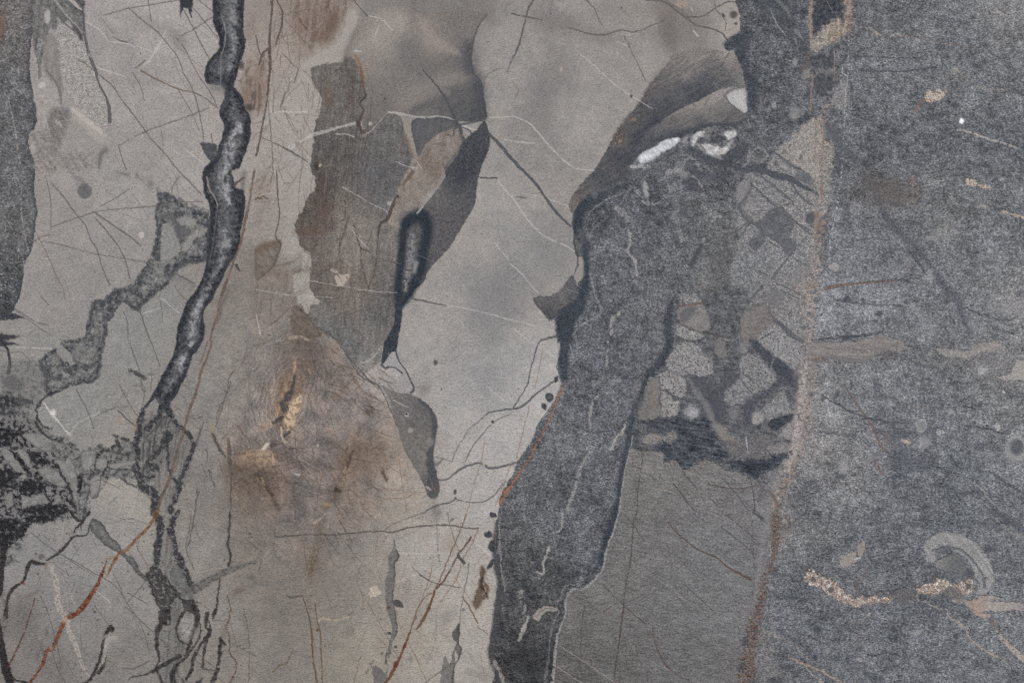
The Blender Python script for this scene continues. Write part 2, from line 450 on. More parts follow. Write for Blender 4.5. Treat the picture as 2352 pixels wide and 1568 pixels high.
poly("@00 540,200 620,260 700,330 770,400 800,480 830,560 880,680 910,760 960,880 990,960 1000,1050 985,1150 970,1230 900,1190 800,1080 720,1000 650,950 600,850 570,700 550,500 520,330",
     (156, 151, 145), f=3, crack=((98, 96, 93), 'n4', 0.45, 0.65), tex=[('n8', 5)], g=0.35, name="crackled_wedge", label="pale crackled wedge with a dark right edge")
poly("@00 650,980 760,1020 880,1140 985,1260 975,1330 900,1300 800,1200 700,1120", (160, 152, 143), f=5, alpha=0.8, crack=((112, 108, 103), 'n4', 0.35, 0.5))
poly("@00 640,1080 760,1180 900,1300 985,1340 940,1420 900,1540 760,1400 640,1250", (143, 138, 131), f=8, alpha=0.6, crack=((104, 101, 97), 'n4', 0.4, 0.6))
line("@00 660,1000 760,1080 860,1160 970,1250", "20:50:40:26", (172, 163, 154), 0.8, name="pale_vein")
line("@00 715,0 760,80 772,200 788,380 832,540 882,660 905,760 970,890 1000,980 1008,1120", "30:14:12:18:24:30:16:18:26:34", (84, 84, 84), 0.85, name="dark_seam", brk=('n16', -1.8, 0.6))
line("@00 520,120 600,220 690,300 740,370", "14:12:10", (92, 90, 88), 0.7)
line("@00 420,640 500,740 550,840 560,950", "16:20:26", (104, 100, 95), 0.7)
line("@00 970,1380 930,1420 908,1540", "50:36:20", (98, 96, 93), 0.75, gauss=True)
blob("@00 435,150", 26, 74, (164, 160, 155), 0.9, 0.05, name="pale_clast")
blob("@00 365,410", 28, 62, (146, 144, 141), 0.8, 0.1, mott=((96, 95, 94), 'n4', 0.5, 0.4), name="pale_clast")
blob("@00 385,785", 34, 30, (176, 171, 166), 0.9, name="pale_clast")
blob("@00 540,1140", 16, 44, (160, 154, 147), 0.8, -0.8)
blob("@00 305,1360", 30, 50, (158, 152, 146), 0.7)
line("@00 300,480 335,600 345,740", "40:24:14", (150, 145, 140), 0.8)
line("@01 870,0 868,150 890,210 905,290", "34:40:34:10", (158, 151, 143), 0.75, name="pale_vein", mott=((122, 116, 110), 'n4', 0.7, 0.5))
line("@00 400,1030 450,1200 460,1280", 10, (168, 160, 152), 0.5)
blob("@01 778,188", 68, 72, (98, 97, 98), 0.9, f=0.14, name="round_clast", label="round dark grey clast in the pale stone", tex=[('n8', 4)])
line("@01 650,20 720,80 780,120", "20:40:30", (112, 108, 104), 0.6, gauss=True)

# ------------------------------------------------------------------ branching mottled vein that leaves the dark vein to the lower left
BR = poly("""@01 1450,200 1560,210 1700,320 1850,380 1925,430 1925,800 1780,850 1680,880 1600,960 1540,1050 1430,1130 1300,1250 1280,1300 1200,1260 1130,1210 1060,1290 1040,1340 980,1400 995,1480 960,1560
@02 970,20 940,110 930,200 920,300 870,370 780,390 680,400 620,430 520,470 430,510 410,430 400,330 350,210 400,140 450,90 540,70 620,180 690,210 650,110 590,60 560,0
@01 760,1540 800,1400 850,1200 960,1180 1050,1090 1210,1050 1290,930 1350,850 1400,720 1440,550 1430,400 1450,280""",
          (114, 113, 110), layers=[(0, (84, 85, 86)), (4, (70, 72, 74)), (10, (98, 98, 97)), (20, (116, 115, 112)), (34, (122, 121, 117))], mott=((84, 85, 86), 'n16', 0.7, 0.9), tex=[('n8', 6), ('n4', 4)], g=0.36, f=3.2, wob=3.4,
          name="mottled_branch_vein", label="mottled grey branch running down and left from the long dark vein")
poly("@01 1492,482 1590,520 1640,620 1655,740 1600,785 1510,830 1470,800 1482,650", (134, 131, 126), f=2, tex=[('n8', 3)])
poly("@01 1620,430 1800,440 1780,500 1650,490", (140, 136, 130), f=3, alpha=0.8)
poly("@01 1690,660 1780,570 1890,520 1890,570 1780,640 1700,740", (138, 134, 128), f=3, alpha=0.85)
poly("@01 1600,520 1700,520 1770,560 1700,620 1640,640", (92, 92, 92), f=4, alpha=0.8)
poly("@02 550,40 640,100 640,175 590,180 520,110", (134, 131, 126), f=2.5, alpha=0.9)
poly("@02 690,30 770,80 760,160 700,190 660,120", (122, 119, 115), f=4, alpha=0.5)
line("@01 1450,185 1290,60 1180,40 1060,10", "60:50:40:24", (100, 98, 96), 0.6, gauss=True, brk=('n8', -0.5, 0.9))
line("@01 1580,990 1680,990 1780,1060", "60:50:30", (112, 110, 107), 0.7, gauss=True)
line("@01 1620,950 1700,990 1790,1040", 9, (80, 80, 80), 0.7)
line("@01 1600,1050 1660,1140 1720,1190", 8, (88, 86, 84), 0.6)
line("@01 1460,210 1600,240 1720,310 1900,380", "40:40:50", (84, 85, 87), 0.6, brk=('n8', -0.4, 0.7))
line("@01 1500,420 1580,440 1630,520 1650,600", "50:60:30", (86, 86, 86), 0.7, gauss=True)
blob("@01 1300,590", 22, 30, (176, 167, 160), 0.95, 0.3, name="pale_fleck")

# ------------------------------------------------------------------ the long dark vein
DV = poly("""@00 1975,0 1955,100 1955,200 1985,280 2010,340 2010,450 1960,510 1910,570 1880,640 1880,720 1910,770 2000,778 2060,810 2060,900 2020,1000 2025,1080 2060,1150 2040,1250 2010,1350 1960,1460 1890,1530
@01 1865,0 1865,100 1880,230 1920,300 1930,400 1920,550 1905,750 1885,900 1850,1000 1800,1100 1720,1200 1660,1350 1630,1450 1620,1560
@02 1590,120 1530,230 1480,330 1430,430 1370,530 1310,640 1275,760 1320,740 1400,690 1460,670 1545,630 1570,550 1620,500 1650,420 1710,320 1740,220 1770,130 1830,60
@01 1870,1540 1880,1450 1870,1350 1880,1270 1950,1180 1990,1090 2040,1000 2080,900 2150,800 2200,680 2210,560 2240,420 2250,300 2240,190 2170,160 2150,100 2130,0
@00 2200,1540 2225,1470 2270,1370 2300,1250 2305,1150 2290,1060 2250,1000 2235,920 2200,850 2150,800 2180,680 2210,560 2245,470 2255,380 2230,250 2240,100 2240,0""",
          (66, 68, 73), f=2.2, wob=1.7, layers=[(0, (64, 66, 70)), (5, (50, 53, 58)), (12, (62, 64, 68)), (20, (78, 79, 82)), (30, (90, 90, 92)), (44, (102, 102, 102))], tex=[('n8', 4), ('n4', 3)], g=0.38, name="dark_vein",
          label="long charcoal vein with a pale crystalline core, winding down the slab")
for s, wd, a in (("@00 2150,0 2140,150 2150,320 2150,480 2110,640", "70:60:70:60:30", 0.62), ("@00 2120,900 2150,1000 2150,1100", "40:60:60", 0.35),
                 ("@00 2200,1150 2150,1280 2110,1400 2070,1540 @01 2060,30 2070,110 2080,220 2110,300", "60:90:110:90:90:90:70:30", 0.95),
                 ("@01 2060,560 2070,680 2050,800 1980,920 1960,980", "40:90:70:40:20", 0.72), ("@01 1910,1080 1850,1200 1800,1290 1780,1400 1770,1520 @02 1740,30", "50:50:60:80:80:70", 0.9),
                 ("@02 1700,120 1665,200 1635,300", "40:80:50", 0.98), ("@02 1600,360 1540,430", "60:50", 0.45)):
    line(s, wd, (158, 156, 155), a * 0.9, gauss=True, wob=5, brk=('n16', -0.9, 1.4), tex=[('n8', 9), ('n4', 5)], name="crystal_core", parent=DV)
line("@00 2030,130 2070,270 2065,400 2030,520 2030,620 2025,780", 11, (128, 127, 125), 0.75, name="pale_vein", parent=DV)
line("@01 1900,60 1925,170 1980,260 2000,350", "20:16:8", (146, 134, 124), 0.75, name="pale_vein", parent=DV)
line("@01 1990,370 1975,520 1950,700 1920,860", 14, (104, 104, 105), 0.5)
poly("@02 1440,515 1452,640 1400,685 1335,715 1325,650 1380,560", (140, 134, 127), f=2, alpha=0.9)
poly("@00 1660,0 1780,0 1770,45 1730,78 1680,70 1655,40", (60, 62, 66), f=2.2, g=0.3, name="dark_clast", label="small dark rounded clast at the slab's top, left of the dark vein")
poly("@00 1838,1310 1900,1315 1995,1335 1970,1470 1905,1455 1860,1370", (80, 82, 84), f=2, tex=[('n8', 5)], name="dark_clast")
line("@00 2060,800 2080,900 2040,1010", "60:50:30", (84, 86, 90), 0.6, gauss=True)
blob("@00 1990,790", 60, 50, (104, 104, 104), 0.6, f=0.7)
blob("@00 2215,600", 30, 40, (64, 60, 58), 0.7, f=0.5)
blob("@00 2290,990", 40, 30, (66, 64, 62), 0.7, f=0.6)
line("@01 2150,140 2200,90 2240,70", "30:14", (78, 74, 70), 0.8)
line("@01 2170,870 2200,915", "30:20", (66, 66, 68), 0.8)
line("@01 2240,30 2230,190", "50:30", (80, 78, 76), 0.4, gauss=True)

# ------------------------------------------------------------------ breccia in the lower left
BC = poly("""@02 0,440 100,460 250,640 330,720 420,800 500,850 640,900 750,1000 900,940 1000,980 1100,920 1240,950 1250,1120 1240,1280 1100,1250 1000,1260 830,1300 820,1500
@03 820,0 770,80 650,40 520,60 430,90 300,85 260,130 200,250 80,262 40,350 30,500 0,700""",
          (120, 118, 114), f=7, wob=5, mott=((82, 82, 82), 'n8', 0.55, 0.9), tex=[('n16', 5), ('nd', 4)], g=0.4, name="breccia", label="dark breccia with angular pale fragments in the slab's lower left")
poly("@02 0,640 60,690 180,740 330,880 480,1030 560,1150 650,1300 700,1500 @03 700,40 560,60 430,90 300,85 260,130 200,250 80,262 40,350 0,400", (116, 114, 111), f=10, wob=5, mott=((50, 50, 52), 'n8', 0.3, 0.6), tex=[('n16', 6)], g=0.4, alpha=0.9)
for s in ("110,910 200,970 260,1050 300,1130 290,1170 240,1140 170,1050 110,1000", "30,980 90,1000 160,1080 230,1180 270,1240 200,1260 130,1180 60,1100 20,1040",
          "340,1170 420,1155 540,1190 560,1230 620,1320 540,1330 450,1290 380,1230", "500,1080 580,1090 640,1060 690,1160 720,1300 722,1490 680,1470 650,1330 590,1200 520,1130",
          "190,1420 300,1420 400,1385 440,1450 460,1480 350,1500 230,1540 190,1520", "200,850 330,840 450,860 490,950 420,1010 300,950", "900,1070 1000,1090 960,1170 890,1150",
          "1010,1130 1180,1100 1212,1115 1060,1162", "830,1290 930,1270 900,1400 840,1440", "500,1420 560,1400 560,1500 520,1490", "70,1200 130,1240 110,1262 70,1230",
          "60,1400 120,1400 130,1500 50,1520", "760,1010 870,1000 880,1080 790,1200 740,1100"):
    poly("@02 " + s, (128, 126, 121), f=1.8, wob=1.6, rim=((70, 70, 70), 2.2, 0.45), tex=[('n16', 4), ('n8', 3)], g=0.25, name="stone_fragment", parent=BC)
for s in ("@02 0,1170 60,1180 70,1300 40,1350 0,1360", "@02 190,1270 300,1275 380,1300 390,1380 250,1420 180,1380", "@02 0,780 60,800 110,900 100,990 40,960 0,930",
          "@02 110,1000 180,1050 250,1160 290,1230 270,1250 200,1150 130,1060", "@02 260,1010 330,1020 400,1060 450,1120 360,1130 300,1100", "@02 0,490 50,500 70,600 0,630",
          "@02 720,1230 760,1250 740,1390 720,1390", "@02 200,1540 350,1505 500,1490 620,1530 @03 600,0 520,45 430,92 300,92 265,140 200,245 80,262 40,300 0,310 0,90 60,40 140,130 200,100"):
    poly(s, (50, 50, 52), f=2.6, wob=4, mott=((84, 83, 82), 'n8', 1.4, 0.5), tex=[('n8', 5)], g=0.35, name="dark_fragment", parent=BC)
for s, wd in (("@02 290,1230 400,1290 480,1330 640,1350", "30:24:20"), ("@02 520,1130 560,1210 640,1350 660,1450 700,1530", "20:24:22:26"), ("@02 400,1380 470,1480", 16),
              ("@02 40,1380 120,1380 130,1500 190,1500", 14), ("@02 130,1240 160,1400 190,1440 190,1560", "30:20:18"), ("@02 330,730 360,800 470,900 560,870", 20),
              ("@02 890,1060 870,1160 860,1240", 18), ("@02 1000,1100 950,1200 900,1350 850,1440", "20:16:10"), ("@02 900,1030 1000,990 1060,960", 26), ("@02 1100,960 1060,870 1180,910", "30:34:20")):
    line(s, wd, (58, 58, 59), 0.85, brk=('n8', -1.0, 0.7), wob=2.0, name="dark_seam", parent=BC)
poly("@03 0,0 130,0 190,60 150,140 60,50 0,70", (120, 118, 116), f=3, mott=((60, 60, 62), 'n8', 0.4, 0.4), alpha=0.9)
line("@03 40,280 25,450 10,650 0,760", "70:50:40:30", (48, 46, 46), 0.9, f=1.6, wob=2, name="dark_seam", parent=BC, ext=False)
line("@03 0,1150 25,1300 60,1450 90,1560", "40:70:80:70", (44, 40, 40), 0.9, f=2, wob=2.4, name="dark_seam")
line("@03 40,780 60,900 30,1060 0,1160", "60:50:60:40", (70, 62, 58), 0.55, gauss=True, brk=('n8', -0.2, 0.9))
line("@02 20,0 70,80 90,180 78,290", "14:24:22:34", (58, 58, 61), 0.9, name="dark_seam")
poly("@02 30,340 130,310 215,390 200,450 90,440 30,390", (66, 66, 68), f=5, alpha=0.8, mott=((112, 110, 107), 'n8', 0.3, 0.6))
poly("@01 0,1440 30,1500 40,1560 @02 20,40 0,60", (54, 55, 58), f=3, alpha=0.9)
poly("@02 0,480 60,520 90,620 50,680 0,660", (60, 60, 63), f=5, alpha=0.85, mott=((110, 108, 106), 'n8', 0.5, 0.5))
poly("@02 20,200 350,180 420,330 400,520 250,640 100,480 20,440", (112, 111, 108), f=10, alpha=0.55, mott=((78, 78, 79), 'n8', 0.6, 0.5))
blob("@01 120,1530", 20, 24, (66, 66, 68), 0.8)
PL = poly("@02 335,640 420,540 520,480 640,430 850,385 930,335 1180,300 1300,420 1300,640 1240,780 1100,890 900,935 740,995 640,880 480,805 400,770 360,700",
          cps=cpts("@02 600,600:135,134,130 900,550:133,132,128 1150,500:136,132,126 1150,800:146,139,130 500,720:136,134,130"), f=4, tex=[('n16', 2.5), ('n8', 2)], g=0.2,
          alpha=0.85, name="pale_clast", label="smooth pale plate crossed by a bright V shaped line")
line("@02 520,462 450,490 400,530 350,590 332,640 350,710 400,780 482,806", "30:24:20:26:16:22:18:12", (56, 57, 59), 0.9, brk=('n8', -1.2, 0.7), wob=2.4, name="dark_seam")
line("@02 400,560 470,660 540,740 600,815 642,852", "10:20:14:14:20", (182, 175, 168), 0.85, name="pale_vein", parent=PL)
line("@02 642,852 700,765 780,710 850,680 930,650", "14:14:12:12:16", (160, 154, 148), 0.75, name="pale_vein", parent=PL)
blob("@02 490,655", 24, 30, (206, 200, 194), 0.85, f=0.8)
line("@02 930,655 1000,630 1060,605 1170,600", "24:16:8", (106, 105, 103), 0.7)
line("@02 1150,460 1080,560 1030,630", 8, (108, 104, 102), 0.6)
line("@02 1090,640 1200,740 1280,800", "12:14:22", (80, 80, 80), 0.8, name="crack")
line("@02 1180,280 1250,290 1330,345", "40:34:30", (84, 84, 84), 0.75, brk=('n8', -0.6, 0.8))
line("@02 1340,300 1430,300 1480,330", "26:20", (92, 91, 90), 0.5, brk=('n8', -0.2, 0.8))
line("@02 1230,410 1320,400 1330,460", 30, (104, 102, 99), 0.5, brk=('n8', -0.2, 0.8))

# ------------------------------------------------------------------ where the dark vein splits
poly("@02 1460,660 1550,640 1620,760 1690,820 1620,860 1560,870 1500,960 1450,1040 1480,1100 1400,1130 1420,1250 1350,1290 1290,1250 1300,1100 1230,980 1260,880 1300,800 1350,750 1420,700",
     (110, 108, 105), f=7, wob=4, mott=((76, 77, 78), 'nf', 0.5, 0.9), tex=[('n8', 6), ('n4', 4)], g=0.4, alpha=0.8, name="mottled_branch_vein")
poly("@02 1300,700 1560,640 1700,820 1770,930 1740,1100 1660,1350 1600,1568 @03 1640,60 1620,300 1680,480 1790,760 1800,950 1840,1100 1700,1330 1600,1568 1440,1568 1460,1300 1480,1000 1540,920 1400,760 1340,620 1400,450 1430,150 @02 1400,1500 1290,1330 1240,1100 1250,880", (112, 110, 106), f=12, wob=6, alpha=0.5, mott=((80, 79, 77), 'nf', 0.6, 0.9), tex=[('n8', 5)], g=0.4)
SP = part("split_vein", None, "dark vein splitting into strands above the lower edge")
for s, wd in (("@02 1310,640 1280,740 1272,850 1250,950 1275,1050 1250,1130 1280,1250 1310,1330 1400,1380 1430,1450 1425,1560 @03 1455,60 1475,150 1455,250 1445,350 1440,450 1395,560 1370,610",
               "40:36:44:40:34:50:40:56:64:60:50:56:44:50:40:36:34"),
              ("@02 1540,620 1600,730 1690,810 1760,890 1772,980 1740,1060 1710,1150 1680,1230 1650,1330 1620,1420 1560,1560", "40:30:24:26:24:36:30:22:34:30:36"),
              ("@03 1630,0 1590,80 1570,150 1595,250 1620,350 1650,450 1700,580 1750,690", "30:46:50:36:40:60:60:60"),
              ("@02 1350,800 1400,740 1460,690", "34:30:40"), ("@02 1545,870 1490,950 1420,1050", "70:50:36"), ("@02 1540,950 1545,1100 1560,1200", 14), ("@02 1590,1240 1640,1320", "10:40"),
              ("@02 1380,1130 1430,1160", 60), ("@02 1290,1240 1420,1240", 22)):
    wd = ':'.join('%.0f' % (float(q_) * 1.35) for q_ in str(wd).split(':'))
    line(s, wd, (60, 61, 63), 0.9, f=2.2, wob=3.2, mott=((104, 102, 99), 'n8', 0.85, 0.5), tex=[('n4', 5)], g=0.45, name="vein_strand", parent=SP)
poly("@03 840,62 930,90 1000,200 1100,300 1130,350 1230,430 1290,540 1352,600 1342,632 1270,570 1180,460 1100,380 980,310 880,220 832,150", (112, 111, 107), f=1.8, rim=((62, 62, 60), 4, 0.75),
     tex=[('n8', 6)], g=0.4, name="grey_lens", label="slanting grey lens crossed by the rust vein")
poly("@03 1580,520 1640,480 1740,690 1690,745 1610,660 1560,600", (108, 108, 104), f=2.5, tex=[('n8', 4)], rim=((76, 75, 72), 3, 0.6))
poly("@03 1350,560 1440,500 1530,600 1640,730 1700,810 1790,780 1790,900 1700,905 1640,780 1570,850 1545,930 1470,880 1400,760", (74, 72, 69), f=2.5, wob=4,
     mott=((112, 108, 103), 'n8', 0.8, 0.5), rim=((56, 54, 51), 4, 0.75), tex=[('n4', 5)], g=0.5, name="vein_strand", parent=SP)
line("@03 1680,745 1800,700 1950,610 2080,540 2200,500 2345,455", "60:76:66:60:44:24", (104, 102, 97), 0.85, f=2.4, wob=2.4, mott=((82, 80, 76), 'n8', 0.5, 0.6), name="vein_strand", parent=SP)
for s, wd in (("@03 1790,880 1812,1000 1770,1100 1730,1250 1700,1310", "50:34:24:24:16"), ("@03 1820,880 1842,1050 1830,1150 1760,1260 1690,1350 1620,1400 1590,1480 1590,1560", "8:10:12:14:26:36:44:50"),
              ("@03 1690,910 1640,1000 1620,1100 1660,1180 1720,1215", "26:18:14:12"), ("@03 1540,930 1540,1010", 50), ("@03 1480,930 1490,1010 1450,1080 1440,1200 1462,1330", "50:44:40:26:16"),
              ("@03 1650,1320 1520,1390 1420,1450 1330,1490 1200,1512", "36:26:26:12:8"), ("@03 1900,930 1890,1050 1930,1090 1870,1180 1780,1330 1760,1450 1715,1530", "34:14:24:20:26:26:22"),
              ("@03 1910,960 1938,1080", 10), ("@03 1925,1100 1880,1250 1860,1420", "24:20:14"), ("@03 2022,610 2000,760 1990,870 1950,965", "10:10:16:26"),
              ("@03 2110,0 2100,200 2090,300 2120,400 2100,490", "12:10:14:18:20"), ("@03 2030,1160 2020,1280 2000,1430 1955,1560", "30:26:30:28"), ("@03 1620,1400 1640,1500 1690,1560", "12:10:20"),
              ("@03 2040,1170 2065,1210", 20), ("@03 1470,1330 1440,1440 1490,1560", "10:14:16"), ("@03 1840,1540 1810,1568", 20)):
    wd = ':'.join('%.0f' % (float(q_) * 1.25) for q_ in str(wd).split(':'))
    line(s, wd, (58, 56, 53), 0.88, f=1.6, wob=2.4, tex=[('n8', 7)], brk=('n16', -1.9, 0.6), name="vein_strand", parent=SP)
blob("@03 1720,1060", 62, 115, (150, 147, 140), 0.7, 0.08, f=0.4, tex=[('nh', 8)], name="pale_clast", label="pale oval clast enclosed by dark strands")
blob("@03 1660,1480", 34, 80, (146, 140, 130), 0.5, 0.1, f=0.6)
for s, wd, c in (("@03 2070,1040 2110,1150 2110,1290 2170,1380 2150,1500 2110,1560", 13, (96, 77, 60)), ("@03 2090,770 2118,880 2105,980 2075,1040", 12, (104, 84, 66)), ("@03 2240,880 2280,1100 2292,1300 2285,1560", 9, (104, 95, 84)),
                 ("@03 2292,1300 2352,1320", 9, (108, 98, 88)), ("@03 1960,990 2050,1000 2080,980", 9, (104, 92, 80)), ("@03 1860,1440 1990,1450", 10, (76, 70, 64))):
    line(s, wd, c, 0.8, wob=2.2, name="crack")
blob("@03 2190,720", 60, 30, (106, 88, 78), 0.6, -0.5, f=0.7); blob("@03 2310,600", 40, 24, (94, 90, 82), 0.6, f=0.6)
blob("@03 2065,1100", 34, 60, (116, 108, 98), 0.7, f=0.5)
DS = [("@03 825,0 760,85 700,150 650,250 570,340 500,400 430,442", "22:20:14:24:28:30:14"), ("@03 830,110 790,205 700,220 650,245", "10:10:14"), ("@03 650,0 700,60 762,92", "26:22:12"), ("@03 760,30 745,160", 10),
      ("@03 410,470 330,470 290,450 250,520 220,620 150,680 90,740 65,850 50,960", "20:34:40:30:20:26:28:26:40"), ("@03 1000,1070 950,1180 930,1300 880,1440 830,1530 790,1560", "34:22:24:30:22:20"),
      ("@03 985,1280 955,1400 905,1470", "10:20:30"), ("@03 1020,1050 1035,1080", 40), ("@03 90,1510 170,1545 230,1560", 16)]
for s, wd in DS:
    line(s, wd, (54, 51, 48), 0.9, f=1.3, wob=2.0, brk=('n16', -1.9, 0.6), tex=[('n8', 6)], name="crack")
line("@03 1060,1150 990,1170 970,1290 940,1400", "50:60:30:24", (158, 152, 142), 0.7, gauss=True, tex=[('n4', 6)])
line("@03 455,455 490,560 525,700 530,830 570,910 620,985 640,1100 700,1230 730,1330 780,1440 820,1495", "30:44:50:46:60:56:44:50:36:26:14", (172, 162, 150), 0.72, f=1.6, wob=2.6, brk=('n8', -0.9, 0.8),
     mott=((126, 116, 105), 'n4', 0.9, 0.5), name="pale_vein", label="cream vein passing under the rust vein")
blob("@03 380,410", 30, 24, (92, 82, 76), 0.7, f=0.6)
line("@03 430,1060 425,1130", 30, (92, 90, 84), 0.5, gauss=True)
blob("@03 200,950", 130, 180, (104, 98, 92), 0.5, 0.3, f=0.8, mott=((74, 66, 62), 'n4', 0.6, 0.5))

# ------------------------------------------------------------------ the rust vein beside the dark vein
line("@10 150,0 142,150 127,300 125,450 130,600 120,720 105,880 80,1040 50,1200 25,1330 0,1430", "22:22:16:22:24:22:18:20:16:16:18", (88, 74, 66), 0.85, name="rust_vein", tex=[('n8', 6)])
line("@10 100,880 70,1060 40,1210", 6, (150, 138, 126), 0.6)
line("@01 2340,0 2310,150 2290,300 2260,430 2230,580 2200,700 2150,830 2105,950 2060,1080 2020,1200 2000,1320 1965,1420 1930,1560", "18:20:22:26:24:20:16:22:30:26:20:18:20", (118, 92, 78), 0.75, name="rust_vein", mott=((92, 76, 66), 'n16', 0.2, 0.6))
line("@01 2100,1100 2040,1230 2030,1300 1990,1400", "40:30:20", (92, 84, 78), 0.5, gauss=True)
line("@02 1950,0 1900,150 1850,270 1820,400 1790,500 1740,630 1705,760 1670,880 1630,1000 1600,1110 1570,1220 1530,1330 1480,1440 1440,1560", "18:20:24:22:26:26:22:22:24:22:26:26:30:34",
     (114, 91, 76), 0.85, name="rust_vein", label="narrow rust brown vein crossing the split strands", mott=((98, 82, 70), 'n16', 0.3, 0.6))
line("@02 1910,0 1870,120 1840,200", 14, (110, 88, 74), 0.6)
line("@03 1445,0 1390,95 1350,155 1270,225 1220,290 1150,350 1090,385 1050,450 1010,520 980,590", "40:34:26:30:26:30:24:26:22:8", (132, 98, 68), 0.86, wob=1.8, name="rust_vein", mott=((108, 66, 42), 'n8', 0.4, 0.6))
line("@03 1070,400 980,440", 10, (140, 100, 70), 0.6)
line("@03 980,450 930,580 880,690 830,770 760,870 680,940 610,970 570,1050 520,1160 480,1250 425,1275 410,1360 370,1430 310,1520 280,1560", "12:30:34:46:50:44:40:36:30:30:28:18:20:26:30",
     (122, 70, 44), 0.9, wob=1.9, name="rust_vein", label="bright rust red vein reaching the lower left edge", mott=((96, 46, 34), 'n8', 0.35, 0.5), tex=[('n4', 6)])
blob("@03 600,985", 30, 30, (176, 164, 148), 0.7, f=0.7)
blob("@03 470,1250", 20, 16, (150, 120, 98), 0.7)
line("@03 320,790 280,930 230,1080 180,1200 120,1330 70,1430", "8:10:12:14:14:18", (88, 54, 44), 0.8, name="crack", brk=('n8', -1.2, 0.8))
line("@03 460,430 400,540 350,640 340,720 280,760 170,790", "10:10:10:12:12", (120, 90, 66), 0.6, brk=('n8', -0.8, 0.8))
line("@03 200,640 225,655", 20, (120, 50, 46), 0.6)
poly("@10 1380,0 2120,0 2180,60 2120,170 1900,160 1500,160 1390,90", (120, 115, 110), f=16, wob=5, alpha=0.85, tex=[('n16', 2)])
# ------------------------------------------------------------------ fibrous grey panel in the middle
FP = poly("""@10 510,640 560,610 700,580 800,570 860,520 930,600 970,700 1000,850 1015,900 960,950 985,1020 950,1100 970,1200 1000,1180 1100,1120 1215,1035 1330,1080 1370,1200 1440,1400 1400,1560
@11 1370,30 1300,200 1220,330 1210,470 1300,520 1345,560 1340,700 1315,900 1300,1100 1280,1250 1260,1420 1190,1560
@12 1165,60 1150,150 1130,190 1000,290 900,200 830,105 760,0
@11 620,1490 560,1420 470,1330 400,1260 500,1230 590,1220 520,1130 492,1050 495,950 510,880 500,790 480,740 440,730 400,680 380,580 355,510 380,430 430,350 470,250 530,180 550,100 510,0
@10 500,1540 510,1420 525,1300 540,1180 600,1000 600,900 560,830 520,760""",
          cps=cpts("""@10 700,750:107,102,95 850,800:102,96,90 750,1050:110,105,99 650,1350:94,91,87 850,1450:96,92,87 1100,1300:104,101,98 1250,1200:106,104,100 600,680:112,107,100
@11 620,150:86,79,73 450,400:90,82,75 600,400:96,82,75 800,250:112,104,95 1000,100:104,101,98 1100,50:92,92,93 780,480:128,119,109 1000,500:132,124,114 850,700:133,124,114 650,650:114,107,99 500,650:104,95,87
 900,850:134,124,114 700,980:106,96,87 600,1050:106,99,92 950,1000:118,107,97 850,1220:120,109,99 620,1320:112,109,104 750,1450:106,104,101 1100,1350:98,96,94 1150,950:108,102,97 1230,650:122,117,111 1220,850:116,110,104
 1200,1150:100,97,94 1050,1500:118,113,107 1150,250:100,99,99 1000,350:112,106,101
@12 900,80:104,103,102 1050,200:130,126,120 1100,300:138,133,126"""), spread=26, f=2.4, wob=3.0, tex=[('nf', 3.0), ('n16', 3.0), ('n8', 2.5), ('n4', 2)], g=0.38, rim=((88, 83, 78), 2, 0.35),
          name="fibrous_panel", label="brown grey fibrous patch with upright streaks")
line("@10 640,690 700,900 660,1100", "40:60:40", (112, 96, 84), 0.35, gauss=True)
line("@10 640,820 650,960", 40, (112, 84, 70), 0.5, gauss=True)
line("@10 880,860 890,980", 50, (92, 74, 64), 0.5, gauss=True)
line("@11 620,100 640,300 630,420", "60:70:50", (98, 78, 72), 0.55, gauss=True, mott=((70, 62, 60), 'nf', 0.2, 0.7))
blob("@11 520,560", 140, 36, (100, 76, 64), 0.6, 0.0, f=0.7)
line("@11 540,60 640,200 740,60", 1, (80, 70, 64), 0)
for s in ("@11 750,0 720,200 700,350", "@11 830,100 820,420", "@11 600,600 520,720", "@11 690,420 700,560", "@11 900,500 960,700 1060,750", "@11 960,700 980,900 1030,1080", "@10 560,1100 540,1300", "@10 760,1250 740,1500", "@11 840,460 780,640 760,760"):
    line(s, 14, (82, 72, 64), 0.7, brk=('n8', -0.8, 0.8), wob=2)
line("@10 960,610 985,750 1010,880 960,945 990,1020 940,1130 970,1220", "14:18:22:30:16:40:20", (78, 69, 63), 0.85, wob=2, name="crack", parent=FP)
line("@10 905,485 950,560 985,700 1000,800", "40:70:50:20", (128, 95, 76), 0.7, gauss=True)
line("@10 820,540 830,640 900,740 960,760", "30:30:40:20", (80, 75, 70), 0.55, gauss=True)
blob("@10 560,1535", 34, 36, (70, 62, 56), 0.9, f=0.5); blob("@10 590,1520", 14, 20, (196, 176, 156), 0.8)
poly("@11 430,750 490,770 512,830 500,900 492,950 492,1050 520,1130 590,1215 505,1235 475,1320 400,1240 370,1190 350,1070 345,960 420,920 420,830", (152, 144, 134), f=1.8, tex=[('n16', 2)], name="pale_ribbon", label="pale ribbon hanging below the fibrous patch")
poly("@11 720,965 780,950 870,960 830,1020 790,1060 750,1055", (164, 151, 136), f=2.2, mott=((120, 108, 98), 'nd', 0.9, 0.4), name="pale_clast")
line("@11 700,910 740,930", 30, (166, 152, 138), 0.7)
line("@11 130,935 300,945 500,900 700,880 900,905", "50:60:50:40:40", (104, 88, 76), 0.45, gauss=True, brk=('n8', -0.3, 0.8))
poly("@11 0,730 120,660 220,650 212,760 150,885 60,965 0,990", (114, 104, 93), f=5, alpha=0.85, tex=[('nd', 6), ('n8', 4)], rim=((84, 72, 64), 4, 0.6))
